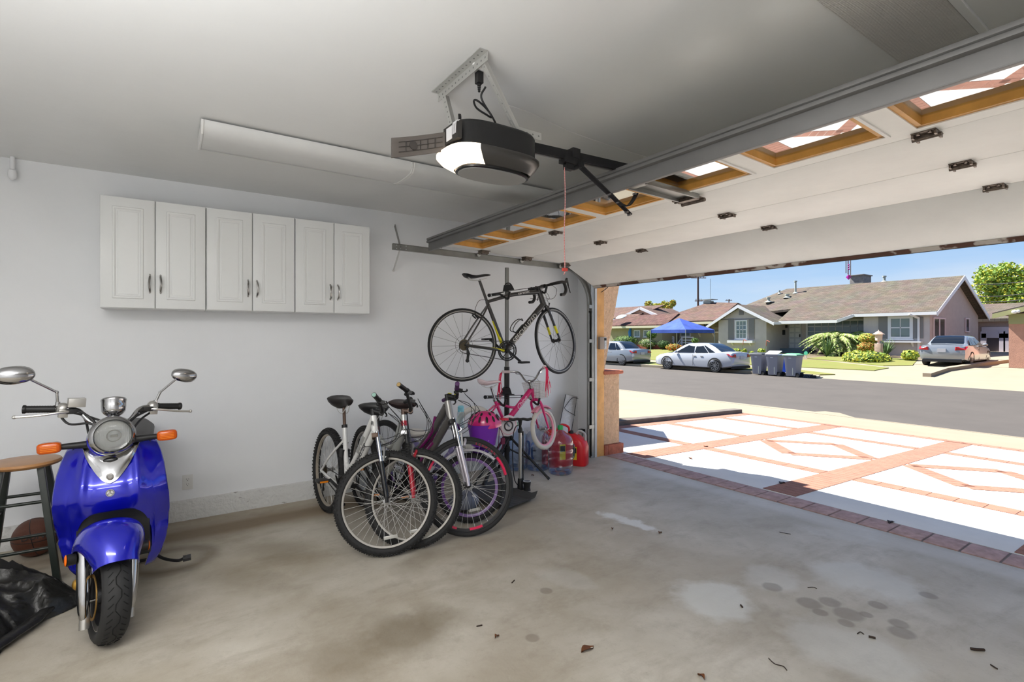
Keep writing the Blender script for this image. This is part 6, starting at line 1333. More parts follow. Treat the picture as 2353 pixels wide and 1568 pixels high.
for a in range(0, 360, 30):
    for ph, l in ((55, .028), (30, .018)):
        if ph == 30 and a % 60: continue
        A, P_ = R(a + 15), R(ph); n_ = Vector((math.sin(P_) * math.cos(A), math.sin(P_) * math.sin(A), math.cos(P_))); c_ = hc + HM @ Vector((.137 * n_.x, .107 * n_.y, .117 * n_.z - .02)); t_ = HM @ Vector((math.cos(P_) * math.cos(A), math.cos(P_) * math.sin(A), -math.sin(P_))); s_2 = (HM @ n_).cross(t_)
        Mx = Matrix(((t_.x, s_2.x, n_.x), (t_.y, s_2.y, n_.y), (t_.z, s_2.z, n_.z))); g.ell(c_, l, .010, .006, 12, 6, M=Mx)
g.build('vents', mat('vent_black', (24, 14, 20), .6), hm, world=True)
g = G(); p = hc + Vector((.10, -.07, -.04)); g.tube(bez([p, p + Vector((.03, -.01, -.08)), p + Vector((.02, -.01, -.18))], 5), .006, 6, flat=.3); g.box(p.x + .01, p.x + .04, p.y - .02, p.y, p.z - .14, p.z - .09); g.tube(bez([p, p + Vector((-.02, -.02, -.1)), p + Vector((-.03, -.02, -.22))], 5), .005, 6, flat=.3); g.build('chin_strap', mat('strap_maroon', (90, 16, 52), .6), hm, world=True)
# water bottle seen behind the forks
p = on_y(1060, 950, 3.9); wb_ = thing('water_bottle', p, 'clear water bottle with light blue cap standing among the parked bicycles', 'bottle'); 
# ---------------- bike stand
SX, SY = 2.87, 4.30
sd = thing('bike_stand', (SX, SY, 0), 'black tripod repair stand with grey upper pole holding two bicycles', 'bike stand')
zt_ = on_y(1169, 616, SY).z; zj = on_y(1164, 850, SY).z
G().cyl((SX, SY, zj), (SX, SY, zt_), .021, 18).build('upper_pole', mat('pole_grey', (128, 128, 126), .4, metal=.4), sd, world=True)
G().cyl((SX, SY, .12), (SX, SY, zj + .03), .027, 18).build('lower_pole', BLKM, sd, world=True)
zh = on_y(1163, 1006, SY).z; g = G(); g.cyl((SX, SY, zh - .03), (SX, SY, zh + .025), .042, 16); g.cyl((SX, SY, .26), (SX, SY, .31), .034, 16)
for a in (-45, 75, 195): g.ell((SX + .045 * math.cos(R(a)), SY + .045 * math.sin(R(a)), zh), .02, .02, .022, 8, 6)
g.build('collar', BLKM, sd, world=True)
f1 = on_z(1262, 1102, .01)
ang0 = math.atan2(f1.y - SY, f1.x - SX); Lr = math.hypot(f1.y - SY, f1.x - SX)
for k in range(3):
    a = ang0 + k * 2 * PI / 3; d = Vector((math.cos(a), math.sin(a), 0)); ft = Vector((SX, SY, .012)) + d * Lr * (1 if k != 1 else .8); hp = Vector((SX, SY, zh)) + d * .04; g = G(); g.tube([hp, ft], .0125, 10); lg = g.build('leg', BLKM, sd, world=True); G().tube([ft + (hp - ft) * .05, ft], .0145, 10).build('rubber_foot', BLK, lg, world=True)
    m_ = hp.lerp(ft, .55); g = G(); g.tube([m_, (SX + d.x * .03, SY + d.y * .03, .285)], .008, 8); g.build('strut', BLKM, sd, world=True)
for (u0, v0, u1, v1, uc, vc, nm) in ((1124, 679, 1221, 664, 1169, 668, 'up'), (1115, 913, 1205, 911, 1163, 906, 'lo')):
    yb = SY - .05; g = G(); a_, b_ = on_y(u0, v0, yb), on_y(u1, v1, yb); c_ = on_y(uc, vc, yb)
    g.bar(a_, c_ + Vector((-.06, 0, -.02)), .006, .012, up=(0, 1, 0)); th = .004
    d = (b_ - a_).normalized(); n_ = Vector((-d.z, 0, d.x)); 
    for sgn in (-1, 1): 
        g.bar(a_ + n_ * .012 * sgn, b_ + n_ * .012 * sgn, .006, .008, up=(0, 1, 0))
    g.bar(c_ - d * .09 - n_ * .005, c_ + d * .09 - n_ * .005, .006, .034, up=(0, 1, 0)); g.prism([c_ - d * .07, c_ + d * .07, c_ + d * .045 + n_ * .06, c_ - d * .045 + n_ * .06], (0, .006, 0)); g.tube([c_ + d * .035 * math.cos(t) + n_ * (.055 + .02 * math.sin(t)) for t in [PI * k / 8 for k in range(9)]], .006, 6)
    for e_ in (a_, b_): g.lathe([(.018, -.004), (.018, .004)], 12, e_, (0, 1, 0))
    br = g.build('arm_plate', BLKM, sd, world=True)
    for e_ in (a_ + d * .04, b_ - d * .035): g = G(); g.tube(bez([e_, e_ + Vector((0, -.12, .0)), e_ + Vector((0, -.26, -.055)), e_ + Vector((0, -.29, -.02)), e_ + Vector((0, -.30, .01))], 5), .011, 8); g.build('hook', BLK, br, world=True)
# ---------------- 5. road bike on the upper arms
A, B_ = depth_pts = None, None
def dpt(u, v, t): d = ray(u, v); return Vector((t * d.x, t * d.y, CH + t * d.z))
A = Vector((2.28, 4.14, CH - (793 - HY) / FPX * 4.70)); B_ = on_y(1279, 783, 4.00)
def rootM(A, B_, Rw):
    x = (B_ - A).normalized(); y = Vector((-x.y, x.x, 0)).normalized(); z = x.cross(y); M = Matrix(((x.x, y.x, z.x, A.x), (x.y, y.y, z.y, A.y), (x.z, y.z, z.z, A.z), (0, 0, 0, 1))); return M @ Matrix.Translation((0, 0, -Rw))
def loc(M, u, v):
    n_ = (M.to_3x3() @ Vector((0, 1, 0))); o_ = M.translation; d = ray(u, v); cpos = Vector((0, 0, CH)); t_ = (o_ - cpos).dot(n_) / d.dot(n_); p = M.inverted() @ (cpos + t_ * d); return (p.x, p.z)
Rw = .338; M5 = rootM(A, B_, Rw); wb = (B_ - A).length
b5 = thing('road_bicycle', None, 'black and yellow road racing bicycle hanging on the upper arms of the stand', 'bicycle', M=M5)
CARB = mat('carbon_black', (38, 36, 36), .3, coat=.7); YEL = mat('bike_yellow', (214, 206, 20), .35); WTX = mat('decal_white', (206, 204, 200), .4)
L = lambda u, v: loc(M5, u, v)
bb = L(1161, 806); stj = L(1119, 694); hT = L(1238, 667); hB = L(1250, 704); ra = (0, Rw)
cfg = dict(R=Rw, wb=wb, fl=.38, off=.045, ha=72.5); S, hb, ax, fa = steerM(cfg, 24)
hbp = V3(hB); ax = (V3(hT) - V3(hB)).normalized(); S = Matrix.Translation(hbp) @ Matrix.Rotation(R(24), 4, ax) @ Matrix.Translation(-hbp); hb = hbp
tubes(b5, [([hT, hB], (.024, .030), 0), ([bb, stj], (.021, .017), 0), ([(hT[0] - .01, hT[1] - .02), ((hT[0] + stj[0]) / 2, (hT[1] + stj[1]) / 2 + .012), stj], (.022, .015), 0), ([(hB[0] - .005, hB[1] + .02), bb], (.030, .031), 0), ([(bb[0], bb[1], .035), (bb[0], bb[1], -.035)], .026, 0)] + stays([((stj[0] + .01, stj[1] - .03, .015), .008), ((bb[0] - .01, bb[1], .03), .012)], ra, .062), [CARB])
g = G(); p_, q_ = V3(bb), V3(ra)
for sg in (1, -1): g.tube([V3((bb[0] - .03, bb[1] + .005), sg * .034), V3((bb[0] * .6, Rw + (bb[1] - Rw) * .6 + .003), sg * .05)], [.0145, .009], 8)
g.tube([V3(bb).lerp(V3(stj), .12) + Vector((-.004, 0, 0)), V3(bb).lerp(V3(stj), .62) + Vector((-.009, 0, 0))], [.0215, .0125], 10); g.build('yellow_stripe', YEL, b5)
dt = (V3((hB[0] - .005, hB[1] + .02)) - V3(bb)); ln = dt.length; dt.normalize()
text('lettering', 'SPECIALIZED', .062, basis(V3(bb) + dt * ln * .48 + Vector((0, -.0318, 0)), dt, (-dt.z, 0, dt.x)), WTX, b5, squeeze=1.02)
tt = (V3(hT) - V3(stj)).normalized(); text('lettering', 'tarmac', .036, basis(V3(stj).lerp(V3(hT), .68) + Vector((0, -.0215, .010)), tt, (-tt.z, 0, tt.x)), WTX, b5, shear=.2, squeeze=1.3)
sp = L(1101, 643); G().tube([V3(stj), V3(sp)], .0135, 12).build('seat_post', CARB, b5)
sc = L(1096, 634); saddle(b5, sc, .27, .145, BLK, thick=.03)
WR = mat('rim_two_tone', (40, 40, 42), .3)
for c_, M_ in ((ra, None), ((wb, Rw), S)):
    w_ = wheel(b5, c_, Rw, .0125, M_, tire='slick', rmat=RIMB, smat=SPKD, n=20, rimd=.022, stripe=None, refl=False)
    for sg in (1, -1): g = G(M_); r2 = Rw - .0125 * 1.64; g.lathe([(r2 - .009, 0), (r2 + .0, 0), (r2 + .0, .0008), (r2 - .009, .0008)], 56, V3(c_, sg * .0118), (0, sg, 0), closed=True); g.build('brake_track', RIMS, w_)
    for a0 in (-25, 155):
        for k, ch in enumerate('AXIS'):
            a = R(a0 - k * 4.2); p = V3(c_) + Vector((math.cos(a) * (r2 - .016), -.0122, math.sin(a) * (r2 - .016))); text('rim_letter', ch, .016, (M_ or Matrix()) @ basis(p, (math.sin(a), 0, -math.cos(a)), (math.cos(a), 0, math.sin(a))), WTX, w_)
fa = Vector((wb, 0, Rw))
for sg in (1, -1):
    g = G(S); k_ = hb - ax * .03 + Vector((0, sg * .035, 0)); q = fa + Vector((0, sg * .05, 0)); cv = bez([hb - ax * .0 + Vector((0, sg * .012, 0)), k_, k_.lerp(q, .55), q], 6); g.tube(cv, [.018 - .009 * i / 18 for i in range(19)], 10); fl_ = g.build('fork_leg', CARB, b5); g = G(S); g.tube([cv[12], cv[15]], [.0135, .012], 10); g.build('yellow_band', YEL, fl_)
# brakes
g = G(S); p = hb - ax * .03 + Vector((.03, 0, 0)); g.tube(bez([p + Vector((0, .025, -.03)), p + Vector((.01, .03, .0)), p + Vector((.0, 0, .02)), p + Vector((.01, -.03, .0)), p + Vector((0, -.025, -.03))], 5), .007, 8); g.bar(p + Vector((0, -.02, 0)), p + Vector((.02, -.03, .06)), .008, .008); g.build('brake', BLKM, b5)
g = G(); p = V3(ra).lerp(V3(stj), .66) + Vector((-.02, 0, .0)); g.tube(bez([p + Vector((-.0, .028, -.02)), p + Vector((-.03, .03, .01)), p + Vector((-.02, 0, .03)), p + Vector((-.03, -.03, .01)), p + Vector((-.0, -.028, -.02))], 5), .007, 8); g.build('brake', BLKM, b5)
# drop bars
st0 = hb + ax * (V3(hT) - hb).length; top = st0 + ax * .025; c = top + Vector((.09, 0, .02)); g = G(S); g.cyl(st0, top + ax * .01, .018, 12); g.tube([top, c], .0165, 10); g.cyl(c + Vector((0, -.025, 0)), c + Vector((0, .025, 0)), .02, 12); g.build('stem', BLKM, b5)
for sg in (1, -1):
    g = G(S); hw_ = .20; cv = bez([c, c + Vector((0, sg * .10, 0)), c + Vector((.01, sg * .175, 0)), c + Vector((.06, sg * hw_, .004)), c + Vector((.085, sg * hw_, -.02)), c + Vector((.095, sg * hw_, -.07)), c + Vector((.06, sg * hw_, -.115)), c + Vector((0.0, sg * hw_, -.125))], 6); g.tube(cv, [.0155 if i > 5 else .0125 for i in range(len(cv))], 10); dbar = g.build('handlebar', mat('bar_tape', (30, 28, 28), .6), b5)
    g = G(S); h0 = c + Vector((.07, sg * hw_, .0)); g.tube(bez([h0, h0 + Vector((.04, 0, .012)), h0 + Vector((.07, -sg * .005, .045))], 5), [.017] * 6 + [.013] * 5, 10); g.build('brake_hood', BLK, dbar); g = G(S); g.tube(bez([h0 + Vector((.07, 0, .03)), h0 + Vector((.09, -sg * .01, -.02)), h0 + Vector((.08, sg * .01, -.10))], 6), [.008] * 7 + [.005] * 6, 8); g.build('brake_lever', BLKM, dbar)
g = G()
for sg, tgt in ((1, S @ (hb - ax * .02 + Vector((.05, -.02, .03)))), (-1, Vector((hT[0] - .06, -.02, hT[1] - .05))), (.6, Vector((hT[0] - .09, .02, hT[1] - .08)))):
    p = S @ (c + Vector((.02, sg * .10, -.01))); g.tube(bez([p, S @ (c + Vector((.11, sg * .08, -.05))), S @ (c + Vector((.08, sg * .03, -.13))), tgt], 8), .0024, 5)
p = V3(stj) + Vector((-.02, 0, .02)); g.tube(bez([p, p + Vector((-.06, 0, -.01)), p + Vector((-.10, 0, -.08)), V3(ra).lerp(V3(stj), .7) + Vector((-.05, 0, .02))], 6), .0024, 5); g.build('cable', CABL, b5)
crank(b5, bb, BLKM, .098, 2, .17, -42, y=-.048); chain(b5, bb, .092, (0, Rw - .02), .055, m=SPKD); rear_gear(b5, ra, 7, .052); 
g = G(); g.lathe([(.083, 0), (.085, 0), (.085, .002), (.083, .002)], 30, V3(ra, -.02), (0, 1, 0), closed=True); g.build('spoke_guard', BLKM, b5)
bc = V3(bb) + dt * ln * .42 + Vector((-dt.z * .035, 0, dt.x * .035)); nrm = Vector((-dt.z, 0, dt.x)); g = G()
for sg in (1, -1): g.tube(bez([bc - dt * .06, bc - dt * .07 + nrm * .05 + Vector((0, sg * .03, 0)), bc + nrm * .07 + Vector((0, sg * .035, 0)), bc + dt * .07 + nrm * .055 + Vector((0, sg * .03, 0)), bc + dt * .08 + nrm * .02], 5), .0045, 6)
g.bar(bc - dt * .06, bc + dt * .05, .012, .006); g.build('bottle_cage', BLKG, b5)
# ---------------- 6. pink kids bike on the lower arms
Rw = .205; A = on_y(1091, 984, 4.08); B_ = on_y(1249, 985, 4.0); M6 = rootM(A, B_, Rw); wb = (B_ - A).length
b6 = thing('kids_bicycle', None, 'pink kids bicycle with white tires and basket hanging on the lower stand arms', 'bicycle', M=M6)
PK = mat('bike_pink', (196, 28, 104), .28, coat=.7); LPK = mat('light_pink', (232, 150, 170), .4); WT = mat('white_tire', (200, 196, 188), .6, bump=(90, .5, .002))
L = lambda u, v: loc(M6, u, v); bb = L(1162, 977); sT = L(1138, 922); hT = L(1221, 893); hB = L(1229, 919); ra = (0, Rw)
hb = V3(hB); ax = (V3(hT) - hb).normalized(); S = Matrix.Translation(hb) @ Matrix.Rotation(R(25), 4, ax) @ Matrix.Translation(-hb); fa = Vector((wb, 0, Rw))
tubes(b6, [([hT, hB], .021, 0), ([bb, sT], .016, 0), ([(hT[0] - .01, hT[1] - .02), (bb[0] + .02, bb[1] + .05)], (.026, .026), 0), ([(sT[0] + .01, sT[1] - .02), ((sT[0] + hT[0]) / 2, sT[1] - .055), ((sT[0] + hT[0]) / 2 + .07, sT[1] - .03)], .012, 0)] + stays([((sT[0] + .01, sT[1] - .04, .02), .009), ((bb[0], bb[1], .03), .010)], ra, .055), [PK])
g = G(); p = V3(bb).lerp(V3(sT), .9); g.cyl(V3(sT), V3(sT) + (V3(sT) - V3(bb)).normalized() * .02, .019, 12); g.build('seat_clamp', CHR, b6)
sp = L(1128, 889); G().tube([V3(sT), V3(sp)], .0115, 10).build('seat_post', CHR, b6); sc = L(1125, 878); saddle(b6, sc, .22, .16, mat('saddle_pale_pink', (226, 206, 210), .45), thick=.04)
dt = (V3(hT) - V3((bb[0] + .02, bb[1] + .05))).normalized(); text('lettering', 'Chloe', .06, basis(V3(bb).lerp(V3(hT), .55) + Vector((.005, -.0275, .02)), dt, (-dt.z, 0, dt.x)), mat('decal_pale', (226, 190, 210), .4), b6, shear=.4)
for c_, M_ in ((ra, None), ((wb, Rw), S)): wheel(b6, c_, Rw, .024, M_, tire='slick', tmat=WT, rmat=LPK if M_ else WT, smat=SPK, n=16, refl=False)
fork(b6, S, hb, ax, fa, 'rigid', PK, PK, half=.06)
g = G(S); aa = [R(60 + 75 * k / 10) for k in range(11)]; g.loft([[fa + Vector((math.cos(a) * q, y, math.sin(a) * q)) for y, q in ((-.036, .212), (-.026, .228), (0, .234), (.026, .228), (.036, .212), (0, .222))] for a in aa]); g.build('fender', LPK, b6)
g = G(); g.lathe([(0, -.006), (.05, -.008), (.098, -.004), (.10, 0), (.098, .004), (0, .004)], 36, V3(bb, -.05), (0, 1, 0)); aa = (bb, ra); g.prism([V3((bb[0] - .02, bb[1] - .098), -.054), V3((ra[0] + .01, ra[1] - .03), -.054), V3((ra[0] + .01, ra[1] + .03), -.054), V3((bb[0] - .02, bb[1] + .08), -.054)], (0, .008, 0)); cg = g.build('chain_guard', WHP, b6, smooth=30)
g = G(); g.lathe([(.078, 0), (.082, 0), (.082, .002), (.078, .002)], 32, V3(bb, -.062), (0, 1, 0), closed=True); g.build('guard_ring', LPK, cg)
g = G(); g.lathe([(.036, 0), (.05, 0), (.05, .002), (.036, .002)], 32, V3(bb, -.062), (0, 1, 0), closed=True); g.build('guard_window', mat('guard_dark', (60, 54, 58), .6), cg)
for sg in (1, -1):
    a = R(140) + (0 if sg == 1 else PI); p = V3(bb, -.075 * sg); e_ = p + Vector((math.cos(a) * .11, 0, math.sin(a) * .11)); ar = G().tube([p, e_], .007, 8).build('crank_arm', CHR, b6); G().box(e_.x - .035, e_.x + .035, e_.y - .03 - .04 * sg, e_.y + .03 - .04 * sg, e_.z - .01, e_.z + .01).build('pedal', mat('pedal_red', (206, 40, 66), .4), ar, bevel=.003)
ln_h = (V3(hT) - hb).length; top = hb + ax * (ln_h + .07); g = G(S); g.cyl(hb + ax * ln_h, top, .013, 12); g.cyl(hb + ax * (ln_h), hb + ax * (ln_h + .015), .02, 12); g.ell(top, .022, .022, .02, 10, 8); g.build('stem', CHR, b6)
g = G(S); hv = [Vector((-.10, .26, .115)), Vector((-.03, .20, .115)), Vector((.01, .13, .10)), Vector((.01, .06, .02)), Vector((0, 0, 0)), Vector((.01, -.06, .02)), Vector((.01, -.13, .10)), Vector((-.03, -.20, .115)), Vector((-.10, -.26, .115))]; cv = bez([top + q for q in hv], 6); g.tube(cv, .010, 10); hbar = g.build('handlebar', CHR, b6)
for q0, q1, sg in ((cv[0], cv[6], 1), (cv[-1], cv[-7], -1)):
    d = (q1 - q0).normalized(); g = G(S); g.lathe([(.012, 0), (.016, .003), (.0145, .01), (.0145, .075), (.017, .08)], 14, q0, d); gr = g.build('grip', mat('grip_pale', (206, 190, 192), .5), b6); random.seed(8); g = G(S)
    for k in range(16): p = q0; l = .24 + random.uniform(-.05, .05); g.tube(bez([p, p + Vector((random.uniform(-.02, .02), sg * .025, -.04)), p + Vector((random.uniform(-.035, .025), sg * .03 + random.uniform(-.02, .02), -l))], 4), .0032, 4, flat=.4)
    g.build('streamer', mat('streamer_red_pink', (226, 24, 84), .35), gr)
g = G(S); p = cv[-12]; g.tube(bez([p, p + Vector((.03, .02, -.03)), p + Vector((-.05, -.03, -.03))], 4), .005, 6); g.build('brake_lever', CHR, b6)
g = G(); g.tube(bez([S @ cv[12], S @ (cv[12] + Vector((.06, .08, .0))), S @ (top + Vector((.12, 0, .04))), S @ (top + Vector((.14, -.02, -.08))), S @ (hb + Vector((.05, 0, -.05)))], 8), .0024, 5); g.build('cable', mat('cable_grey', (150, 150, 150), .4), b6)
# wire basket (hooked on the bars: part of the bike)
g = G(S); bc = top + Vector((.115, 0, -.03)); 
def rect(z, sx_, sy_): return [bc + Vector((a * sx_, b_ * sy_, z)) for a, b_ in ((-1, -1), (1, -1), (1, 1), (-1, 1))]
for k in range(11): t_ = k / 10; g.tube(rect(-.125 + .15 * t_, .062 + .022 * t_, .085 + .025 * t_), .0032, 5, True)
for k in range(9):
    q = -1 + 2 * k / 8
    for sgx in (-1, 1): g.tube([bc + Vector((sgx * .062, q * .085, -.125)), bc + Vector((sgx * .084, q * .11, .025))], .0028, 5); g.tube([bc + Vector((q * .062, sgx * .085, -.125)), bc + Vector((q * .084, sgx * .11, .025))], .0028, 5)
    g.tube([bc + Vector((-.062, q * .085, -.125)), bc + Vector((.062, q * .085, -.125))], .0028, 5)
g.tube(rect(.027, .086, .112), .006, 6, True); g.build('basket', mat('basket_white', (206, 204, 204), .45), b6, smooth=0)
wt = wb_
# bottle geometry (standing in a cage on the kids bicycle)
g = G(); p = on_y(1058, 985, 3.9); q = on_y(1059, 946, 3.9); g.lathe([(.0, 0), (.032, 0), (.034, .02), (.034, .12), (.028, .145), (.024, .16), (0, .16)], 18, (q.x, q.y, q.z - .14)); g.build('bottle_body', glass('clear_bottle', (226, 236, 240), .05, 3), wt, world=True)
G().lathe([(.0, .03), (.02, .03), (.028, .02), (.028, -.02), (0, -.02)], 18, q + Vector((0, 0, .02))).build('cap', mat('cap_light_blue', (130, 196, 214), .4), wt, world=True)
# ================================================================ OTHER THINGS BY THE WALL
JUG = None
JUG = glass('blue_water_jug', (232, 240, 250), .05, 2.6, .03)
CAPG = mat('cap_green', (40, 160, 84), .4)
def jug(x, y, label, rot=0, cap=True, band=False):
    r_ = thing('water_jug', (x, y, 0), label, 'water jug', 'clear blue water jugs by the wall'); Rr = .132
    prof = [(0, .02), (.07, .012), (.105, 0), (.122, .012), (Rr, .045), (Rr, .10), (.126, .112), (Rr, .125), (Rr, .17), (.127, .182), (Rr, .195), (Rr, .25), (.126, .262), (Rr, .275), (Rr, .33), (.124, .365), (.10, .395), (.06, .42), (.032, .435), (.026, .45), (.026, .475)]
    g = G(); g.lathe(prof, 36) 
    sh = g.build('shell', JUG, r_, smooth=60, normals=False)
    g = G(); g.tube(bez([Vector((Rr * .9 * math.cos(rot), Rr * .9 * math.sin(rot), .30)), Vector((Rr * 1.12 * math.cos(rot), Rr * 1.12 * math.sin(rot), .28)), Vector((Rr * 1.12 * math.cos(rot), Rr * 1.12 * math.sin(rot), .17)), Vector((Rr * .92 * math.cos(rot), Rr * .92 * math.sin(rot), .14))], 6), .011, 8); g.build('handle', glass('jug_blue_solid', (150, 186, 228), .1, 3), r_)
    g = G()
    for k in range(6): a = 2 * PI * k / 6; g.ell((.09 * math.cos(a), .09 * math.sin(a), .02), .03, .03, .018, 10, 6)
    g.build('base_lobes', glass('jug_base_blue', (222, 234, 250), .06, 3), r_)
    if cap: G().lathe([(0, .50), (.026, .50), (.029, .49), (.029, .458), (.027, .455)], 20).build('cap', CAPG, r_)
    return r_
p = on_z(1297, 1094); J1 = jug(p.x + .03, p.y + .10, 'clear water jug with green cap, nearest one in front of the red gas cans', R(-20))
p = on_z(1243, 1084); jug(p.x + .03, p.y + .10, 'clear water jug without visible cap under the pink bicycle wheel', R(-150), cap=False)
p = on_z(1193, 1083); jug(p.x + .02, p.y + .10, 'clear water jug with green cap standing behind the bike pump', R(-40))
RED = mat('gas_can_red', (206, 34, 40), .35, spec=.5)
def gascan(x, y, rz, label, h=.33, wd=.15, dp=.11):
    r_ = thing('gas_can', (x, y, 0), label, 'gas can', 'red plastic gas cans', rz)
    def ring(z, a, b_, dx=0): return [Vector((dx + a * q[0], b_ * q[1], z)) for q in sup(1, 1, 28, 4)]
    g = G(); g.loft([ring(0, wd * .94, dp * .94), ring(.01, wd, dp), ring(h * .6, wd, dp), ring(h * .8, wd * .9, dp * .95, -.01), ring(h * .95, wd * .55, dp * .7, -.04), ring(h, wd * .4, dp * .5, -.05)]); g.build('tank', RED, r_, smooth=45)
    g = G(); g.lathe([(.03, 0), (.03, .03), (.02, .035), (.0, .04)], 16, (-.06, 0, h * .98), (-.25, 0, 1)); g.build('cap', BLK, r_)
    g = G(); g.tube(bez([Vector((wd * .8, 0, h * .80)), Vector((wd * .75, 0, h * 1.02)), Vector((wd * .25, 0, h * 1.1)), Vector((0, 0, h * .95))], 6), .013, 8); g.build('handle', RED if wd > .14 else mat('handle_grey', (176, 174, 174), .4), r_)
    g = G(); g.box(-.035, .035, -dp - .0015, -dp, h * .2, h * .62); lb = g.build('label', mat('label_yellow', (226, 190, 40), .5), r_); g = G(); g.box(-.03, .03, -dp - .003, -dp - .0015, h * .42, h * .58); g.build('label_print', BLK, lb)
    return r_
gascan(3.62, 4.40, R(-15), 'large red gas can behind the foremost water jug', .40, .17, .12)
gascan(3.80, 4.30, R(-60), 'smaller red gas can with grey handle at the foot of the door track', .34, .13, .09)
# rolled sunshade
SV = mat('silver_bubble_foil', (196, 194, 192), .35, metal=.35); t = SV.node_tree; b = t.nodes['Principled BSDF']; co = t.nodes.new('ShaderNodeTexCoord'); vo = t.nodes.new('ShaderNodeTexVoronoi'); vo.inputs['Scale'].default_value = 70; vo.inputs['Randomness'].default_value = .1; t.links.new(co.outputs['Object'], vo.inputs['Vector']); bb_ = t.nodes.new('ShaderNodeBump'); bb_.inputs['Strength'].default_value = .9; bb_.inputs['Distance'].default_value = .004; t.links.new(vo.outputs['Distance'], bb_.inputs['Height']); t.links.new(bb_.outputs[0], b.inputs['Normal'])
q = [on_y(1283, 992, 4.52), on_y(1313, 992, 4.52), on_y(1326, 912, 4.62), on_y(1300, 907, 4.62)]
ss = thing('sunshade', (q[0].x, 4.55, 0), 'folded silver bubble-foil car sunshade leaning against the wall behind the gas cans', 'sunshade')
dn = (q[0] - q[3]); dn = dn * ((q[0].z - .42) / (q[3].z - q[0].z) if False else 0)
lowL = q[0] + (q[0] - q[3]).normalized() * ((q[0].z - .01) / ((q[3] - q[0]).normalized().z)); lowR = q[1] + (q[1] - q[2]).normalized() * ((q[1].z - .01) / ((q[2] - q[1]).normalized().z))
g = G(); N_ = 10; rings = []
for i in range(13):
    t_ = i / 12; a = lowL.lerp(q[3], t_); b_ = lowR.lerp(q[2], t_); rings.append([a.lerp(b_, k / N_) + Vector((0, -.022 * math.sin(PI * k / N_) - .004 * math.sin(i * 2.1 + k), 0)) for k in range(N_ + 1)] + [a.lerp(b_, k / N_) + Vector((0, .008, 0)) for k in range(N_, -1, -1)])
g.loft(rings); g.build('foil', SV, ss, world=True, smooth=50)
g = G(); g.tube([lowL, q[3], q[2], lowR], .004, 6); g.tube(bez([q[3].lerp(lowL, .2) + Vector((0, -.02, 0)), q[3].lerp(q[2], .4) + Vector((0, -.03, -.03)), q[2] + Vector((0, -.02, -.02))], 5), .003, 6); g.tube(bez([q[3].lerp(lowL, .2) + Vector((0, -.02, 0)), q[3].lerp(lowR, .25) + Vector((0, -.03, 0)), q[2].lerp(lowR, .3) + Vector((0, -.02, 0))], 5), .003, 6); g.build('edge_binding', BLKM, ss, world=True)
# floor pump
pb = on_z(1199, 1128); x, y = pb.x + .01, pb.y + .04
pu = thing('bike_pump', (x, y, 0), 'upright silver floor pump with black T handle and base gauge', 'pump')
G().cyl((x, y, .08), (x, y, .545), .017, 16).build('barrel', mat('pump_silver', (190, 188, 184), .25, metal=.8), pu, world=True)
g = G(); g.lathe([(.03, 0), (.028, .02), (.022, .10), (.02, .105)], 16, (x, y, 0)); g.box(x - .10, x + .09, y - .03, y + .03, 0, .012); g.lathe([(.022, 0), (.022, .03), (.02, .035)], 16, (x, y, .53)); g.build('base', BLK, pu, world=True, bevel=.002)
g = G(); gx, gy = x + .035, y - .06; g.lathe([(.034, 0), (.031, .015), (.028, .03), (.032, .05), (.036, .075), (.036, .085)], 20, (gx, gy, 0)); gg = g.build('gauge_pod', BLK, pu, world=True); g = G(); g.lathe([(.030, .0), (.030, .002)], 20, (gx, gy, .085)); g.build('gauge_glass', mat('gauge_face', (120, 118, 118), .2), gg, world=True); g = G(); g.lathe([(.030, .0), (.036, 0), (.036, .004), (.030, .004)], 20, (gx, gy, .084), closed=True); g.build('gauge_ring', WHT, gg, world=True)
g = G(); g.cyl((x, y, .56), (x, y, .61), .012, 12); dx = Vector((.83, -.55, 0)); hpt = [Vector((x, y, .655)) + dx * s_ + Vector((0, 0, z)) for s_, z in ((-.11, .004), (-.07, -.006), (-.03, .0), (0, -.004), (.03, 0), (.07, -.006), (.11, .004))]; g.tube(bez(hpt, 4), [.009] + [.013] * 23 + [.009], 10); g.tube([Vector((x, y, .60)), Vector((x, y, .655))], [.014, .022], 12); g.build('handle', BLK, pu, world=True)
g = G(); g.tube(bez([Vector((x + .02, y - .01, .50)), Vector((x + .015, y - .0, .57)), Vector((x - .03, y, .60)), Vector((x - .08, y - .01, .54)), Vector((x - .10, y - .02, .35)), Vector((x - .08, y - .02, .12)), Vector((x - .02, y - .01, .03))], 8), .0045, 8); g.tube([(x + .024, y - .012, .05), (x + .024, y - .012, .54)], .006, 8); g.build('hose', CABL, pu, world=True)
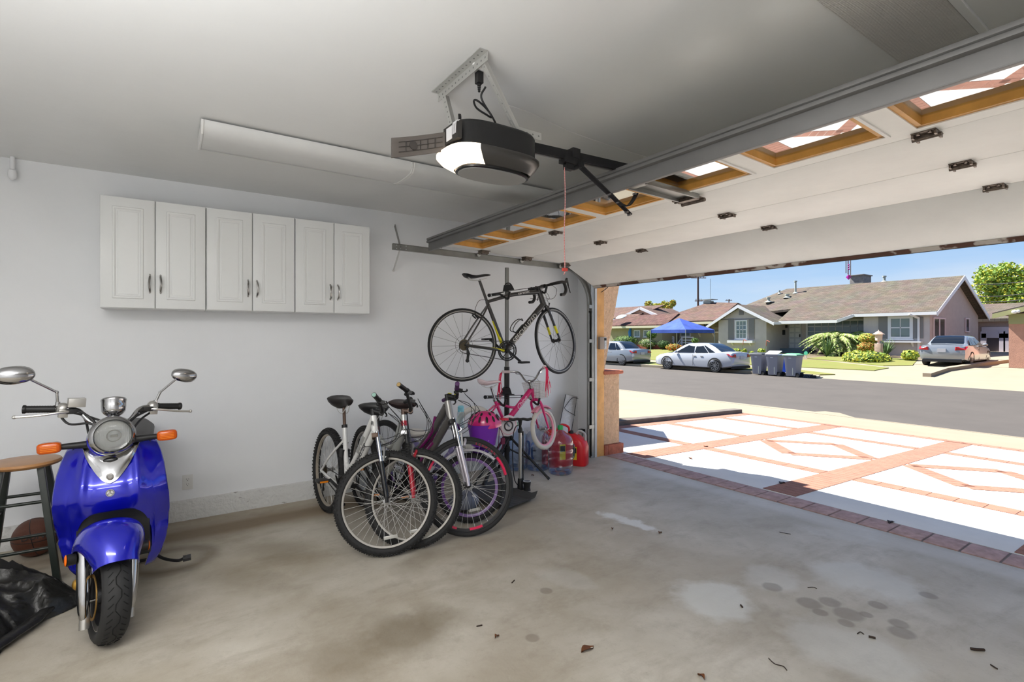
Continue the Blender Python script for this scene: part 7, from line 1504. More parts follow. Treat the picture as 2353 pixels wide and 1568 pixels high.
# plastic scoop shovel with handle
sh_c = [on_z(1104, 1152, .02), on_z(1160, 1182, .0), on_z(1231, 1149, .06), on_z(1176, 1122, .03)]
sv = thing('scoop_shovel', ((sh_c[0] + sh_c[2]) / 2 * Vector((1, 1, 0)) if False else (2.45, 3.65, 0)), 'black ribbed plastic scoop shovel standing on the floor behind the front wheels', 'shovel'); SHB = mat('shovel_black', (58, 58, 60), .4, spec=.6)
o_, ex, ey = on_z(1162, 1180, 0), (on_z(1232, 1152, 0) - on_z(1162, 1180, 0)), (on_z(1092, 1150, 0) - on_z(1162, 1180, 0)); ex = ex.normalized(); up_ = Vector((0, 0, 1)); ey = up_.cross(ex); Lx, Ly = .42, .46
def shp(a, b_):   # a across 0..1, b depth 0..1
    q = abs(2 * a - 1); e_ = max(0, (q - .8) / .2); z = .006 + .05 * e_ ** 1.5 + .10 * max(0, (b_ - .6) / .4) ** 2 + .03 * max(0, (.12 - b_) / .12); z += .003 * (1 if int(a * 18) % 2 and .12 < b_ < .85 and q < .75 else 0); return o_ + ex * (a * Lx) + ey * (b_ * Ly) + up_ * z
g = G(); NA, NB = 36, 14; top_ = [[shp(i / NA, j / NB) for j in range(NB + 1)] for i in range(NA + 1)]; vs_ = [p for r__ in top_ for p in r__] + [p - up_ * .004 for r__ in top_ for p in r__]; off = (NA + 1) * (NB + 1); f_ = []
for i in range(NA):
    for j in range(NB): a = i * (NB + 1) + j; f_ += [(a, a + NB + 1, a + NB + 2, a + 1), (off + a, off + a + 1, off + a + NB + 2, off + a + NB + 1)]
for i in range(NA): a = i * (NB + 1); c_ = a + NB; f_ += [(a, off + a, off + a + NB + 1, a + NB + 1), (c_, c_ + NB + 1, off + c_ + NB + 1, off + c_)]
for j in range(NB): a = j; c_ = NA * (NB + 1) + j; f_ += [(a, a + 1, off + a + 1, off + a), (c_, off + c_, off + c_ + 1, c_ + 1)]
g.add(vs_, f_); g.build('scoop', SHB, sv, world=True, smooth=35)
hp0 = on_y(1190, 1126, 3.86); hp1 = on_y(1166, 1010, 4.16); g = G(); base_ = o_ + ex * (Lx * .5) + ey * (Ly * .98) + up_ * .1; g.tube([base_, hp1], .014, 10); g.tube([base_ - up_ * .02, base_.lerp(hp1, .15)], [.024, .016], 8); g.build('handle', BLKM, sv, world=True)
# loose helmet / bag parts seen through the wheels: grey helmet with sticker
p = on_z(1075, 1160, .09); kh = thing('helmet', p, 'grey-blue kids helmet with a white sticker lying on the floor behind the front wheels', 'helmet'); g = G(); g.ell((p.x + .03, p.y + .12, .08), .13, .105, .085, 24, 14); g.build('shell', mat('helmet_grey', (112, 116, 130), .35), kh, world=True, smooth=60); g = G(); g.ell((p.x + .08, p.y + .05, .10), .03, .012, .045, 12, 8); g.build('sticker', WHP, kh, world=True)
g = G(); g.ell((p.x + .03, p.y + .12, .035), .12, .095, .035, 24, 8); g.build('liner', BLK, kh, world=True)

# ---------------- stool, ball, cover
sx_, sy_, sz_ = -.675, 4.10, .70
st_ = thing('stool', (sx_, sy_, 0), 'round wooden-topped stool with dark green legs behind the scooter', 'stool')
WDT = mat('stool_seat_wood', (176, 128, 82), .45, var=(5, .2), coat=.3); DG = mat('dark_green_paint', (36, 42, 38), .4)
G().lathe([(0, 0), (.14, 0), (.165, .008), (.172, .02), (.165, .032), (.14, .036), (0, .036)], 36, (sx_, sy_, sz_ - .036)).build('seat', WDT, st_, world=True, smooth=50)
tops = [Vector((sx_ + a * .085, sy_ + b_ * .085, sz_ - .036)) for a, b_ in ((-1, -1), (1, -1), (1, 1), (-1, 1))]; feet = [Vector((sx_ + a * .17, sy_ + b_ * .17, 0)) for a, b_ in ((-1, -1), (1, -1), (1, 1), (-1, 1))]
for t_, f__ in zip(tops, feet): G().bar(f__, t_, .042, .032, up=(1, 0, 0)).build('leg', DG, st_, world=True, bevel=.003)
for k, (za, zb) in enumerate(((.46, .52), (.38, .38), (.46, .52), (.38, .38))):
    i, j = k, (k + 1) % 4
    for z in ((za,) if k % 2 else (za, .20)): a, b_ = feet[i].lerp(tops[i], z / .654), feet[j].lerp(tops[j], z / .654); G().cyl(a, b_, .0095, 10).build('rung', DG, st_, world=True)
bl = thing('basketball', (-.685, 4.50, .12), 'worn brown basketball by the wall behind the stool legs', 'ball'); c_ = Vector((-.685, 4.50, .12)); BM = mat('ball_brown', (98, 58, 44), .6, bump=(220, .6, .003), var=(3, .2))
G().ell(c_, .12, .12, .12, 32, 20).build('ball_skin', BM, bl, world=True, smooth=180)
g = G(); 
for ax_ in (Vector((0, 0, 1)), Vector((1, 0, 0.2)), Vector((.2, 1, 0))):
    x_, y_, _ = frame_of(ax_); g.tube([c_ + (x_ * math.cos(t_) + y_ * math.sin(t_)) * .1195 for t_ in [2 * PI * k / 40 for k in range(40)]], .0022, 5, True)
g.build('seams', BLK, bl, world=True)
text('lettering', 'DUNK', .05, basis(c_ + Vector((.02, -.1185, .035)), (1, .1, 0), (0, .25, 1)), BLK, bl, world=True)
# crumpled black cover
cv_ = thing('motorcycle_cover', (-.75, 3.5, 0), 'crumpled black waterproof cover heaped on the floor in front of the stool', 'cover')
BLT = mat('black_tarp', (24, 24, 24), .38, spec=.5, var=(2.0, .3, (38, 37, 35)), bump=(22, .35, .02))
g = G(); NU, NV = 170, 100; cx_, cy_ = -.97, 3.54; vs_ = []
for i in range(NU + 1):
    for j in range(NV + 1):
        a = 2 * PI * i / NU; t_ = j / NV; rr = t_ * (1 + .13 * math.sin(3 * a + 1) + .09 * math.sin(5 * a) + .05 * math.sin(9 * a + 2)); px_, py_ = cx_ + .52 * rr * math.cos(a), cy_ + .50 * rr * math.sin(a)
        n1 = noise.noise(Vector((px_ * 3.2, py_ * 3.2, 1))); rg = abs(noise.noise(Vector((px_ * 2.4 + n1 * 1.2, py_ * 6 + n1, 4)))); rg2 = abs(noise.noise(Vector((px_ * 5 + n1 * 2, py_ * 13 + n1 * 2, 9)))); rg = rg ** .7; rg2 = rg2 ** .7; h_ = .27 * (1 - t_ ** 1.9) ** .8 * (1 + .4 * n1) + .17 * (.38 - rg) * (1 - t_ ** 8) + .075 * (.36 - rg2) * (1 - t_ ** 9)
        vs_.append((px_ + .05 * (rg - .3), py_ + .05 * (rg2 - .3), max(.006 + .004 * rg, h_)))
g.add(vs_, [(i * (NV + 1) + j, (i + 1) * (NV + 1) + j, (i + 1) * (NV + 1) + j + 1, i * (NV + 1) + j + 1) for i in range(NU) for j in range(NV)]); g.build('cover_sheet', BLT, cv_, world=True, smooth=70)
g = G(); random.seed(6); pts = []
for (x_, y_, z_) in ((-.56, 3.92, .03), (-.50, 3.74, .05), (-.47, 3.55, .045), (-.52, 3.38, .04), (-.62, 3.20, .035), (-.70, 3.04, .03)): pts.append(Vector((x_, y_, z_)))
cvp = bez(pts, 8); g.tube(cvp, [.028 + .018 * abs(noise.noise(p * 9)) for p in cvp], 10, flat=.55); g.build('sheet_fold', BLT, cv_, world=True)
p = on_z(77, 1364, .10); G().box(p.x - .006, p.x + .006, p.y - .004, p.y, .07, .115).build('care_tag', WHP, cv_, world=True)
# leaves and twigs on the floor
LEAF = mat('dry_leaf', (112, 66, 34), .8, var=(20, .4)); TW = mat('twig_dark', (52, 40, 32), .9)
def leaf(u, v, L_, rz, lab, m=LEAF, z=.0, f=None):
    p = (og(u, v) if f else on_z(u, v, 0)); g = G(); c_, s_ = math.cos(rz), math.sin(rz); vs_ = []
    for k in range(7):
        t_ = k / 6; w_ = .22 * L_ * math.sin(PI * t_) ** .8; zz = p.z + .004 + .008 * math.sin(t_ * 5); 
        for q in (-1, 0, 1): a, b_ = (t_ - .5) * L_, q * w_; vs_.append((p.x + a * c_ - b_ * s_, p.y + a * s_ + b_ * c_, zz + abs(q) * .006))
    g.add(vs_, [(3 * k + q, 3 * k + 3 + q, 3 * k + 4 + q, 3 * k + 1 + q) for k in range(6) for q in (0, 1)]); n_ = len(g.v); g.add([(a, b_, c2 - .0015) for a, b_, c2 in g.v[:n_]], [tuple(reversed(f_)) for f_ in g.f])
    tag(g.build('dry_leaf', m, normals=False), lab, 'leaf')
leaf(1350, 1494, .085, .1, 'curled brown leaf on the floor at the bottom centre'); leaf(1517, 1226, .05, .3, 'small brown leaf on the floor below the white patch'); leaf(1224, 1094, .04, .2, 'small reddish leaf between the stand foot and the water jug'); leaf(1611, 1557, .05, 1.2, 'brown leaf scrap at the bottom edge, right of the curled leaf')
leaf(1142, 1465, .04, .5, 'small tan leaf on the floor left of the curled brown leaf'); leaf(1407, 1217, .035, .8, 'tiny tan leaf on the floor in front of the row of bicycles')
leaf(1622, 1027, .11, .2, 'yellowish leaf on the first brick band outside', LEAF, f=1); leaf(1586, 1054, .09, .9, 'brown leaf on the sunlit slab near the pier', LEAF, f=1); leaf(2047, 1204, .10, .1, 'small dark leaf at the brick threshold', TW, f=1); leaf(1797, 1111, .12, .2, 'dark crumbled leaves at the corner of the brick band', TW, f=1)
def twig(pts, r_, lab):
    P_ = [on_z(u, v, r_ + .001) for u, v in pts]; tag(G().tube(bez(P_, 4), r_, 6).build('twig', TW), lab, 'twig')
twig([(2230, 1491), (2242, 1493), (2262, 1494)], .006, 'short thick dark twig on the floor at the lower right')
twig([(1702, 1391), (1706, 1396)], .005, 'tiny dark twig fragment on the pale floor patch'); twig([(1856, 1351), (1868, 1350), (1877, 1353)], .002, 'thin curved twig above the damp spots'); twig([(1766, 1513), (1780, 1526), (1800, 1532), (1808, 1541)], .002, 'long thin curled twig near the bottom right'); twig([(1970, 1457), (1977, 1453), (1985, 1458)], .0025, 'forked twig below the damp spots'); twig([(1996, 1463), (2004, 1465), (2012, 1467)], .005, 'small dark bark piece right of the forked twig'); twig([(1791, 1223), (1805, 1226), (1817, 1228)], .002, 'thin twig lying left of the white streak')
twig([(1095, 1440), (1108, 1437)], .003, 'short dark twig on the floor left of centre'); twig([(1176, 1340), (1182, 1334)], .003, 'tiny dark twig in the middle of the floor'); twig([(2276, 1528), (2292, 1538)], .003, 'small dark twig near the right bottom corner')
# ================================================================ SCOOTER
BLU = mat('scooter_blue', (16, 22, 178), .16, metal=.35, coat=1); sc_y = 3.06
sm = Matrix.Translation((-.20, sc_y, 0)) @ Matrix.Rotation(R(-91), 4, 'Z') @ Matrix.Rotation(R(1.6), 4, 'X')
sc = thing('scooter', None, 'glossy blue retro scooter with round headlight and chrome mirrors, facing the camera', 'scooter', M=sm)
hbs = Vector((-.12, 0, .58)); axs = Vector((-.40, 0, 1)).normalized(); S = Matrix.Translation(hbs) @ Matrix.Rotation(R(15), 4, axs) @ Matrix.Translation(-hbs)
TR = mat('scooter_tire', (34, 34, 35), .7); RIM = mat('scooter_rim', (130, 130, 132), .35, metal=.8)
Rw, tw = .215, .052; c_ = Vector((0, 0, Rw))
# tire with rounded profile and tread grooves
g = G(S); prof = [(.145, -.040), (.165, -.053), (.185, -.056), (.200, -.047), (.210, -.030), (.216, -.009), (.216, .009), (.210, .030), (.200, .047), (.185, .056), (.165, .053), (.145, .040)]; g.lathe(prof, 72, c_, (0, 1, 0), closed=True); tr_ = g.build('wheel', TR, sc, smooth=60)
g = G(S); GRV = mat('tread_groove', (12, 12, 12), .9)
def tp(a, y): r_ = .2155 - .28 * max(0, abs(y) - .004) ** 1.0 * abs(y) / .03 - .002; r_ = .2168 - 5.6 * y * y; return c_ + Vector((math.cos(a) * r_, y, math.sin(a) * r_))
zz = [tp(2 * PI * k / 48, .012 * (1 if (k // 2) % 2 else -1) * .8) for k in range(48)]; g.tube(zz, .0022, 4, True)
for k in range(40):
    a = 2 * PI * k / 40
    for sg in (1, -1): g.tube([tp(a, sg * .018), tp(a - .05, sg * .028), tp(a - .09, sg * .037)], .0017, 4)
g.build('tread', GRV, tr_, normals=False)
g = G(S); g.lathe([(.128, -.038), (.148, -.044), (.150, -.030), (.138, -.02), (.138, .02), (.150, .030), (.148, .044), (.128, .038)], 40, c_, (0, 1, 0), closed=True)
for k in range(5): a = 2 * PI * k / 5 + .3; d = Vector((math.cos(a), 0, math.sin(a))); g.bar(c_ + d * .02, c_ + d * .134, .03, .045)
g.cyl(c_ + Vector((0, -.045, 0)), c_ + Vector((0, .045, 0)), .035, 16); g.build('rim', mat('rim_dark_alloy', (70, 70, 72), .4, metal=.7), tr_)
for sg in (1, -1): g = G(S); g.lathe([(.1475, 0), (.1505, 0), (.1505, .003), (.1475, .003)], 48, c_ + Vector((0, sg * .0445, 0)), (0, 1, 0), closed=True); g.build('rim_edge', RIMS, tr_)
g = G(S); g.lathe([(.088, 0), (.10, 0), (.10, .004), (.088, .004)], 36, c_ + Vector((0, -.062, 0)), (0, 1, 0), closed=True); g.build('brake_disc', mat('disc_bronze', (168, 130, 70), .4, metal=.8), tr_)
g = G(S); p = c_ + Vector((-.10, -.085, .06)); g.box(-.03, .03, -.022, .022, -.05, .05, M=Matrix.Translation(p) @ Matrix.Rotation(R(12), 4, 'Y')); g.cyl(p + Vector((0, -.02, .07)), p + Vector((0, .02, .07)), .014, 10); g.ell(p + Vector((0, -.02, -.02)), .024, .02, .026, 12, 8); g.build('brake_caliper', mat('caliper_gold', (176, 136, 60), .35, metal=.8), sc, bevel=.005)
# forks with chrome covers
CHRM = CHR
for sg in (-1, 1):
    g = G(S); rings = []
    for t_, w1, w2 in ((0, .028, .030), (.3, .029, .034), (.65, .027, .036), (.9, .022, .032), (1, .015, .02)):
        p = Vector((-.085, sg * .094, .44)).lerp(Vector((.012, sg * .088, .13)), t_); rings.append([p + Vector((w2 * math.cos(a), w1 * math.sin(a), 0)) for a in [2 * PI * k / 14 for k in range(14)]])
    g.loft(rings); g.build('fork_cover', CHRM, sc, smooth=60); g = G(S); g.tube([Vector((-.05, sg * .086, .34)), Vector((.004, sg * .084, .17)), Vector((.02, sg * .084, .11))], [.016, .018, .020], 12); g.cyl(Vector((.02, sg * .084, .112)), Vector((.026, sg * .084, .09)), .02, 12); g.build('fork_leg', mat('cast_alu', (178, 176, 172), .35, metal=.8), sc)
g = G(S); g.cyl(c_ + Vector((0, -.095, -.015)), c_ + Vector((0, .095, -.015)), .008, 10); g.build('axle', NICK, sc)
# front fender: deep shell
g = G(S); NU, NV = 30, 18; vs_ = []
def fend(u, v):   # u 0..1 back->front, v -1..1 across
    a = R(160 - 128 * u); w_ = .085 + .050 * math.sin(PI * min(1, u * .8 + .25)); hgt = .30 + .01 * math.sin(PI * u)
    r_ = .288 - .13 * abs(v) ** 2.4 * (1 - .15 * u); y = w_ * 1.02 * (math.sin(v * PI / 2) * .93 + .07 * v)
    cen = Vector((-.015, 0, Rw + .035)); flare = 0
    return cen + Vector((math.cos(a) * r_ * .80, y, math.sin(a) * r_ * 1.0 + .02))
for off_ in (0, 1):
    for i in range(NU + 1):
        for j in range(NV + 1): p = fend(i / NU, -1 + 2 * j / NV); cdir = (p - Vector((-.015, 0, Rw))).normalized(); vs_.append(p - cdir * .005 * off_)
f_ = []; O = (NU + 1) * (NV + 1)
for i in range(NU):
    for j in range(NV): a = i * (NV + 1) + j; q4 = (a, a + 1, a + NV + 2, a + NV + 1); f_ += [q4, tuple(O + k for k in reversed(q4))]
for i in range(NU): a = i * (NV + 1); b_ = a + NV; f_ += [(a, a + NV + 1, O + a + NV + 1, O + a), (b_, O + b_, O + b_ + NV + 1, b_ + NV + 1)]
for j in range(NV): a = j; b_ = NU * (NV + 1) + j; f_ += [(a, O + a, O + a + 1, a + 1), (b_, b_ + 1, O + b_ + 1, O + b_)]
g.add(vs_, f_); fd = g.build('front_fender', BLU, sc, smooth=70)
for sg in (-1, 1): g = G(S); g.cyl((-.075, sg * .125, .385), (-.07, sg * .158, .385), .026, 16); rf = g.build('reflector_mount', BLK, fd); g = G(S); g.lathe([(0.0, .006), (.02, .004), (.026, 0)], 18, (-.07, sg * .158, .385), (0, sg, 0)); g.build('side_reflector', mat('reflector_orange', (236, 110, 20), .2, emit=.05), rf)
# leg shield
def wz(z):
    P_ = ((.18, .150), (.24, .190), (.32, .218), (.42, .232), (.50, .238), (.58, .238), (.66, .231), (.74, .222), (.80, .209), (.85, .19), (.89, .165), (.93, .13))
    for (a, wa), (b_, wb2) in zip(P_, P_[1:]):
        if z <= b_: q = (max(z, a) - a) / (b_ - a); return wa + (wb2 - wa) * q
    return P_[-1][1]
def xz(z): return -.235 + .10 * math.exp(-((z - .66) / .16) ** 2) - .10 * max(0, z - .62) / .3 * .6 - .03 * max(0, (.5 - z) / .25)
NU, NV = 72, 40
def shield(u, v, off_=0):
    zb = .255 + .0 * u; au = abs(u)
    arch = .60 * math.sqrt(max(0, 1 - (au / .70) ** 2.6)) if au < .70 else 0
    zbot = .195 + .36 * max(0, 1 - (au / .74) ** 4) ** .5
    zt = .905 - .05 * au ** 3; z = zbot + (zt - zbot) * v; y = u * wz(z)
    x = xz(z) - (.10 * au ** 2.2 + .02 * max(0, au - .8)) * (1.0 if z > .4 else .8) + .022 * math.exp(-((au - .50) / .10) ** 2) * min(1, max(0, (z - .55) / .15)) * (1 if z < .86 else .5)
    return Vector((x - off_ * .012, y * (1 - .02 * off_), z))
g = G(); vs_ = [shield(-1 + 2 * i / NU, j / NV, o2) for o2 in (0, 1) for i in range(NU + 1) for j in range(NV + 1)]; O = (NU + 1) * (NV + 1); f_ = []
for i in range(NU):
    for j in range(NV): a = i * (NV + 1) + j; q4 = (a, a + 1, a + NV + 2, a + NV + 1); f_ += [q4, tuple(O + k for k in reversed(q4))]
for i in range(NU): a = i * (NV + 1); b_ = a + NV; f_ += [(a, a + NV + 1, O + a + NV + 1, O + a), (b_, O + b_, O + b_ + NV + 1, b_ + NV + 1)]
for j in range(NV): a = j; b_ = NU * (NV + 1) + j; f_ += [(a, O + a, O + a + 1, a + 1), (b_, b_ + 1, O + b_ + 1, O + b_)]
g.add(vs_, f_); lsd = g.build('leg_shield', BLU, sc, smooth=70)
g = G()
for a_, b_ in ((.22, .90),):
    rings = [[Vector((-.36 + .03 * k * 0, y, z)) for y, z in ((-wz(z0) * .86, z0), (wz(z0) * .86, z0))] for k, z0 in enumerate((.25, .4, .6, .8, .88))]
g.loft([[Vector((-.33, -wz(z) * .9, z)), Vector((-.33, wz(z) * .9, z)), Vector((-.40, wz(z) * .8, z)), Vector((-.40, -wz(z) * .8, z))] for z in (.25, .35, .5, .65, .8, .87)]); g.box(-.34, -.25, -.15, .15, .28, .60); g.build('inner_panel', BLK, sc, bevel=.01)
# chrome V garnish and emblem
def sh_pt(y, z, lift=.006):
    u = max(-1, min(1, y / wz(z))); best = min(((abs(shield(u, k / 60).z - z), k) for k in range(61)))[1]; p = shield(u, best / 60); return Vector((p.x + lift, y, z))
g = G(); out = []; NT = 14
for k in range(NT + 1):
    t_ = -1 + 2 * k / NT; y0 = .118 * t_; zlow = .70 + .165 * abs(t_) ** 1.7; out.append([sh_pt(y0 * (1 - .0), zlow + (.875 - zlow) * q, .010 + .012 * math.sin(PI * q)) for q in [i / 8 for i in range(9)]])
g.loft(out, cap=False, closed=False); vg = g.build('chrome_garnish', CHRM, sc, smooth=70, normals=False)
g = G(); G().ell(sh_pt(0, .80, .012), .014, .034, .018, 16, 8).build('horn_recess', BLKG, vg); kp = sh_pt(0, .735, .026); g.lathe([(.012, 0), (.016, .002), (.016, .006), (.010, .007), (.009, .004), (0, .004)], 20, kp, (1, 0, .1)); g.build('lock', NICK, vg)
ep = sh_pt(0, .655, .004); g = G(); g.lathe([(0, .003), (.017, .003), (.0185, 0)], 24, ep, (1, 0, .05)); em = g.build('emblem', mat('emblem_silver', (206, 206, 206), .25, metal=.8), sc)
g = G(); g.lathe([(.0135, 0), (.0155, 0), (.0155, .0008), (.0135, .0008)], 24, ep + Vector((.0032, 0, 0)), (1, 0, .05), closed=True); 
for k in range(3):
    a = PI / 2 + k * 2 * PI / 3; d = Vector((0, math.cos(a), math.sin(a))); e2 = Vector((0, -d.z, d.y)); p0 = ep + Vector((.0036, 0, 0)); g.bar(p0, p0 + d * .013, .0022, .001); g.bar(p0 + d * .011 - e2 * .004, p0 + d * .011 + e2 * .004, .0018, .001); g.bar(p0 + d * .006 - e2 * .004, p0 + d * .006 + e2 * .004, .0016, .001)
g.build('emblem_mark', BLK, em)
# headlight
hlc = Vector((-.235, 0, .915)); hd = Vector((1, 0, .0)); HS = Matrix.Translation(hlc) @ Matrix.Rotation(R(0), 4, 'Y') @ Matrix.Translation(-hlc)
def SH(g_): g_.M = S; return g_
g = SH(G()); hl = Vector((-.215, 0, .925)); hdv = Vector((1, 0, .12)).normalized()
g.lathe([(.0, -.13), (.05, -.12), (.078, -.08), (.096, -.03), (.099, 0), (.096, .014), (.082, .024), (.077, .010)], 40, hl, hdv); g.build('headlight_bowl', CHRM, sc, smooth=60)
g = SH(G()); g.lathe([(.078, .008), (.07, -.01), (.04, -.04), (0, -.05)], 36, hl, hdv); rf = g.build('reflector_bowl', mat('lamp_reflector', (190, 190, 188), .18, metal=1), sc, smooth=60, normals=False)
m = bpy.data.materials.new('ribbed_lens'); m.use_nodes = True; b = m.node_tree.nodes['Principled BSDF']; b.inputs['Base Color'].default_value = (.95, .97, .95, 1); b.inputs['Transmission Weight'].default_value = .85; b.inputs['Roughness'].default_value = .08; b.inputs['IOR'].default_value = 1.3
t = m.node_tree; co = t.nodes.new('ShaderNodeTexCoord'); wv = t.nodes.new('ShaderNodeTexWave'); wv.bands_direction = 'Y'; wv.inputs['Scale'].default_value = 38; t.links.new(co.outputs['Object'], wv.inputs[0]); bb_ = t.nodes.new('ShaderNodeBump'); bb_.inputs['Strength'].default_value = .5; bb_.inputs['Distance'].default_value = .003; t.links.new(wv.outputs[0], bb_.inputs['Height']); t.links.new(bb_.outputs[0], b.inputs['Normal'])
g = SH(G()); g.lathe([(.077, .010), (.074, .018), (.05, .028), (0, .034)], 40, hl, hdv); ln_ = g.build('headlight_lens', m, sc, smooth=60)
g = SH(G()); g.lathe([(.026, 0), (.030, 0), (.030, .002), (.026, .002)], 28, hl + hdv * .031, hdv, closed=True); g.box(-.001, .003, -.014, .014, -.006, .006, M=Matrix.Translation(hl + hdv * .035)); g.build('lens_mark', mat('lens_grey', (120, 120, 116), .4), ln_)
g = SH(G()); g.loft([[hl + Vector((x_, y_ * w_, z_ * h2 - .022)) for y_, z_ in sup(1, 1, 24, 2)] for x_, w_, h2 in ((-.12, .06, .07), (-.05, .098, .088), (-.02, .096, .09), (-.015, .09, .085))]); g.build('headlight_cowl', BLU, sc, smooth=60)
# speedometer
g = SH(G()); sp_ = Vector((-.30, .012, 1.015)); sd_ = Vector((-.35, 0, 1)).normalized(); g.lathe([(0, -.005), (.022, -.004), (.040, .010), (.050, .024), (.053, .05), (.053, .075), (.055, .078), (.055, .085), (.051, .09), (.03, .096), (0, .097)], 32, sp_, sd_); g.cyl(sp_ - sd_ * .05, sp_, .02, 12); g.build('speedometer', CHRM, sc, smooth=50)
# handlebar
g = SH(G()); hv = [(-.40, -.325, 1.05), (-.37, -.21, 1.05), (-.33, -.13, 1.045), (-.29, -.075, .985), (-.285, 0, .965), (-.29, .075, .985), (-.33, .13, 1.045), (-.37, .21, 1.05), (-.40, .335, 1.045)]; hcv = bez([Vector(q) for q in hv], 6); g.tube(hcv, .0115, 12); hb_ = g.build('handlebar', CHRM, sc, smooth=60)
for sg, q0, q1 in ((-1, hcv[0], hcv[5]), (1, hcv[-1], hcv[-6])):
    d = (q1 - q0).normalized(); g = SH(G()); g.lathe([(.012, -.004), (.0205, -.002), (.021, .006), (.0175, .012)] + [(.0168 + .001 * (k % 2), .014 + k * .005) for k in range(20)] + [(.020, .118)], 16, q0, d); g.build('grip', BLK, sc)
    p = q0 + d * .145; g = SH(G()); g.ell(p + Vector((.0, 0, .0)), .03, .028, .032, 16, 10); g.box(-.02, .025, -.018, .018, -.03, .01, M=Matrix.Translation(p + Vector((.015, 0, -.01)))); cl = g.build('switch_housing', mat('cast_alu', (178, 176, 172), .35, metal=.8), sc, bevel=.004)
    g = SH(G()); l0 = p + Vector((.045, -sg * .03, -.008)); g.tube(bez([l0, l0 + Vector((.02, sg * .04, -.002)), l0 + Vector((.02, sg * .13, -.014)), l0 + Vector((.0, sg * .205, -.02))], 5), [.008] * 5 + [.006] * 10 + [.0075], 8); g.ell(l0 + Vector((0, sg * .205, -.02)), .009, .009, .009, 8, 6); g.build('brake_lever', mat('lever_silver', (190, 188, 184), .3, metal=.8), sc); g = SH(G()); g.box(-.016, .016, -.022, .022, -.012, .012, M=Matrix.Translation(l0)); g.tube([l0, l0 + Vector((.012, -sg * .04, -.012))], .011, 8); g.build('lever_pivot', BLK, sc, bevel=.003)
g = SH(G()); g.box(-.026, .026, -.036, .032, -.022, .022, M=Matrix.Translation((-.33, -.135, 1.085))); g.build('brake_reservoir', mat('cast_alu', (178, 176, 172)), sc, bevel=.003)
# mirrors
for sg, base_, elbow, tip, cen, sc2 in ((-1, (-.365, -.205, 1.075), (-.36, -.212, 1.135), (-.30, -.315, 1.20), (-.29, -.375, 1.222), 1.0), (1, (-.365, .205, 1.075), (-.36, .222, 1.13), (-.375, .30, 1.205), (-.385, .34, 1.225), .90)):
    g = SH(G()); g.tube([Vector(base_), Vector(elbow)], .0065, 10); g.tube(bez([Vector(elbow), Vector(elbow).lerp(Vector(tip), .5), Vector(tip)], 4), .0055, 10); g.lathe([(.010, 0), (.010, .02)], 12, Vector(base_) - Vector((0, 0, .008))); g.ell(elbow, .008, .008, .008, 8, 6); g.build('mirror_stem', CHRM, sc, smooth=60)
    g = SH(G()); Mr = Matrix.Rotation(R(sg * -12), 3, 'X') @ Matrix.Rotation(R(-10), 3, 'Y'); vs_ = []; NU_, NV_ = 28, 12
    for i in range(NV_ + 1):
        ph = PI * .5 * i / NV_
        for j in range(NU_): a = 2 * PI * j / NU_; yy = math.cos(a) * math.sin(ph) * .072 * sc2; zq = math.sin(a) * math.sin(ph) * .043 * sc2; vs_.append(Vector(cen) + Mr @ Vector((.030 * math.cos(ph), yy + sg * .012 * zq / .04, zq)))
    g.add(vs_, [(i * NU_ + j, (i + 1) * NU_ + j, (i + 1) * NU_ + (j + 1) % NU_, i * NU_ + (j + 1) % NU_) for i in range(NV_) for j in range(NU_)]); g.add([Vector(cen) + Mr @ Vector((-.006, math.cos(a) * .072 * sc2, math.sin(a) * .043 * sc2)) for a in [2 * PI * k / 28 for k in range(28)]], [tuple(range(28))]); n_ = len(g.v); o3 = NV_ * NU_; f3 = [(o3 + j, n_ - 28 + j, n_ - 28 + (j + 1) % 28, o3 + (j + 1) % 28) for j in range(28)]; g.f += f3; g.m += [0] * 28
    g.build('mirror', CHRM, sc, smooth=60)
# turn signals
for sg in (-1, 1):
    g = G(); g.tube([Vector((-.27, sg * .08, .885)), Vector((-.27, sg * .20, .888))], [.020, .014], 10); g.build('signal_stalk', BLK, sc); g = G(); cx2 = Vector((-.265, sg * .238, .89))
    g.loft([[cx2 + Vector((x_, y_ * .046 * k_, z_ * .027 * k_)) for y_, z_ in sup(1, 1, 24, 4)] for x_, k_ in ((-.03, .7), (-.02, .95), (.012, 1), (.024, .93), (.028, .8))]); ts = g.build('turn_signal', mat('signal_orange', (186, 78, 6), .15, spec=.5), sc, smooth=50)
    g = G(); [g.box(cx2.x + .0275, cx2.x + .0295, cx2.y - .03, cx2.y + .03, cx2.z + z_ - .001, cx2.z + z_ + .001) for z_ in (-.012, -.004, .004, .012)]; g.build('lens_ribs', mat('signal_amber', (232, 140, 20), .25), ts)
# cables
g = SH(G())
for pts in ([(-.36, -.20, 1.03), (-.32, -.16, .98), (-.27, -.09, .985), (-.24, -.04, .96)], [(-.35, -.17, 1.06), (-.30, -.12, 1.04), (-.25, -.07, .99), (-.26, -.06, .90)], [(-.35, -.13, 1.05), (-.31, -.10, 1.0), (-.26, -.09, .94), (-.25, -.075, .88)], [(-.35, .19, 1.04), (-.31, .15, 1.03), (-.25, .08, 1.0), (-.25, .04, .95)], [(-.36, .20, 1.03), (-.30, .13, .99), (-.27, .09, .93), (-.27, .08, .87)], [(-.33, -.12, 1.03), (-.26, -.05, 1.0), (-.24, .0, .985), (-.25, .06, .98), (-.30, .12, 1.02)]): g.tube(bez([Vector(q) for q in pts], 6), .0055, 8)
g.build('cable', CABL, sc)
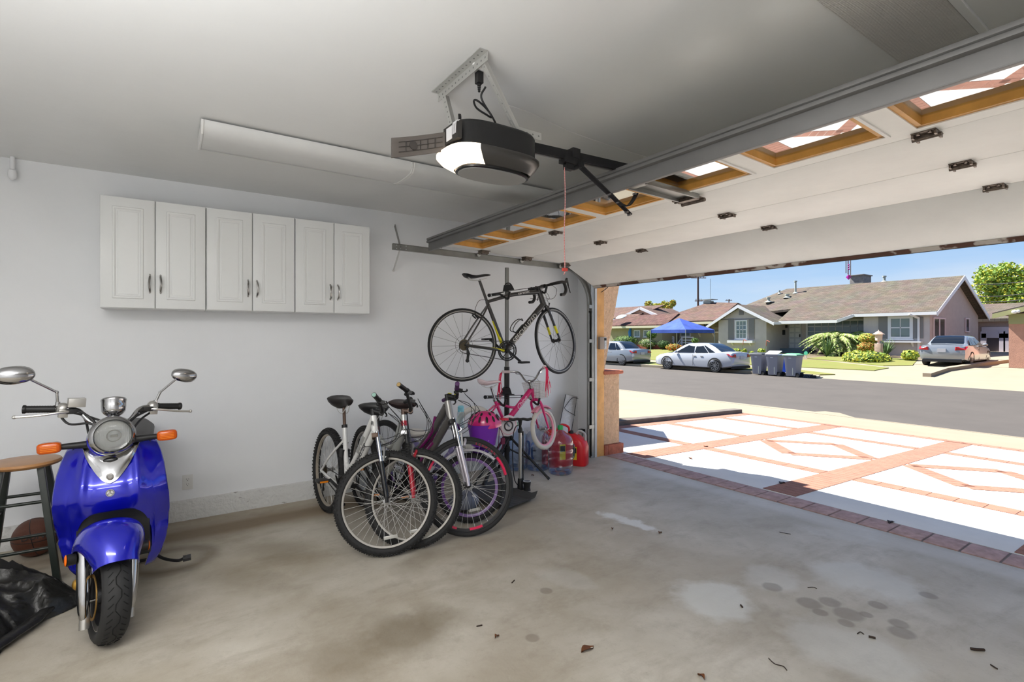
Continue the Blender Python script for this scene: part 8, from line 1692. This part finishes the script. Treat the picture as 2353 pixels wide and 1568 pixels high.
# body behind: floorboard, seat, rear bodywork, wheel, stand
g = G(); g.loft([[Vector((x_, y_ * w_, z0 + z_ * h2)) for y_, z_ in sup(1, 1, 24, 4)] for x_, w_, z0, h2 in ((-.40, .15, .28, .04), (-.60, .19, .27, .045), (-.80, .17, .30, .07))]); g.build('floorboard', BLK, sc, smooth=40)
g = G(); g.loft([[Vector((x_, y_ * w_, z0 + z_ * h2)) for y_, z_ in sup(1, 1, 28, 2.6)] for x_, w_, z0, h2 in ((-.78, .10, .50, .16), (-.90, .165, .52, .18), (-1.15, .19, .54, .18), (-1.40, .165, .58, .15), (-1.58, .09, .62, .09))]); g.build('rear_body', BLU, sc, smooth=60)
g = G(); g.loft([[Vector((x_, y_ * w_, z0 + z_ * h2)) for y_, z_ in sup(1, 1, 28, 2.6)] for x_, w_, z0, h2 in ((-.74, .07, .73, .03), (-.82, .12, .755, .055), (-1.05, .15, .765, .06), (-1.30, .15, .79, .055), (-1.50, .11, .80, .04))]); g.build('seat', mat('seat_vinyl', (52, 50, 50), .5), sc, smooth=60)
cr = Vector((-1.27, 0, .215)); g = G(); g.lathe(prof if False else [(.145, -.045), (.165, -.052), (.19, -.052), (.208, -.034), (.215, 0), (.208, .034), (.19, .052), (.165, .052), (.145, .045)], 48, cr, (0, 1, 0), closed=True); rwh = g.build('wheel', TR, sc, smooth=60); g = G(); g.cyl(cr + Vector((0, -.04, 0)), cr + Vector((0, .04, 0)), .146, 28); g.build('rim', mat('rim_dark_alloy', (70, 70, 72)), rwh)
g = G(); g.box(-1.3, -.85, .05, .17, .18, .34); g.cyl((-1.5, .15, .3), (-.95, .15, .24), .045, 16); g.build('engine', mat('engine_dark', (44, 44, 46), .5, metal=.4), sc, bevel=.02)
g = G(); g.cyl((-1.5, -.16, .3), (-1.0, -.16, .26), .05, 16); g.build('exhaust', BLKM, sc)
g = G(); g.tube(bez([Vector((-.62, .12, .20)), Vector((-.60, .18, .12)), Vector((-.54, .26, .10)), Vector((-.50, .30, .12))], 5), .009, 8); g.box(-.53, -.47, .29, .33, .11, .125); g.build('side_stand', BLKM, sc)
g = G(); g.tube([Vector((-.85, .10, .2)), Vector((-.92, .14, .01)), Vector((-.92, -.14, .01)), Vector((-.85, -.10, .2))], .011, 8); g.build('centre_stand', BLKM, sc)
g = G(); g.box(-1.62, -1.58, -.08, .08, .62, .68); g.build('tail_light', mat('tail_lamp_red', (178, 20, 24)), sc, bevel=.01)
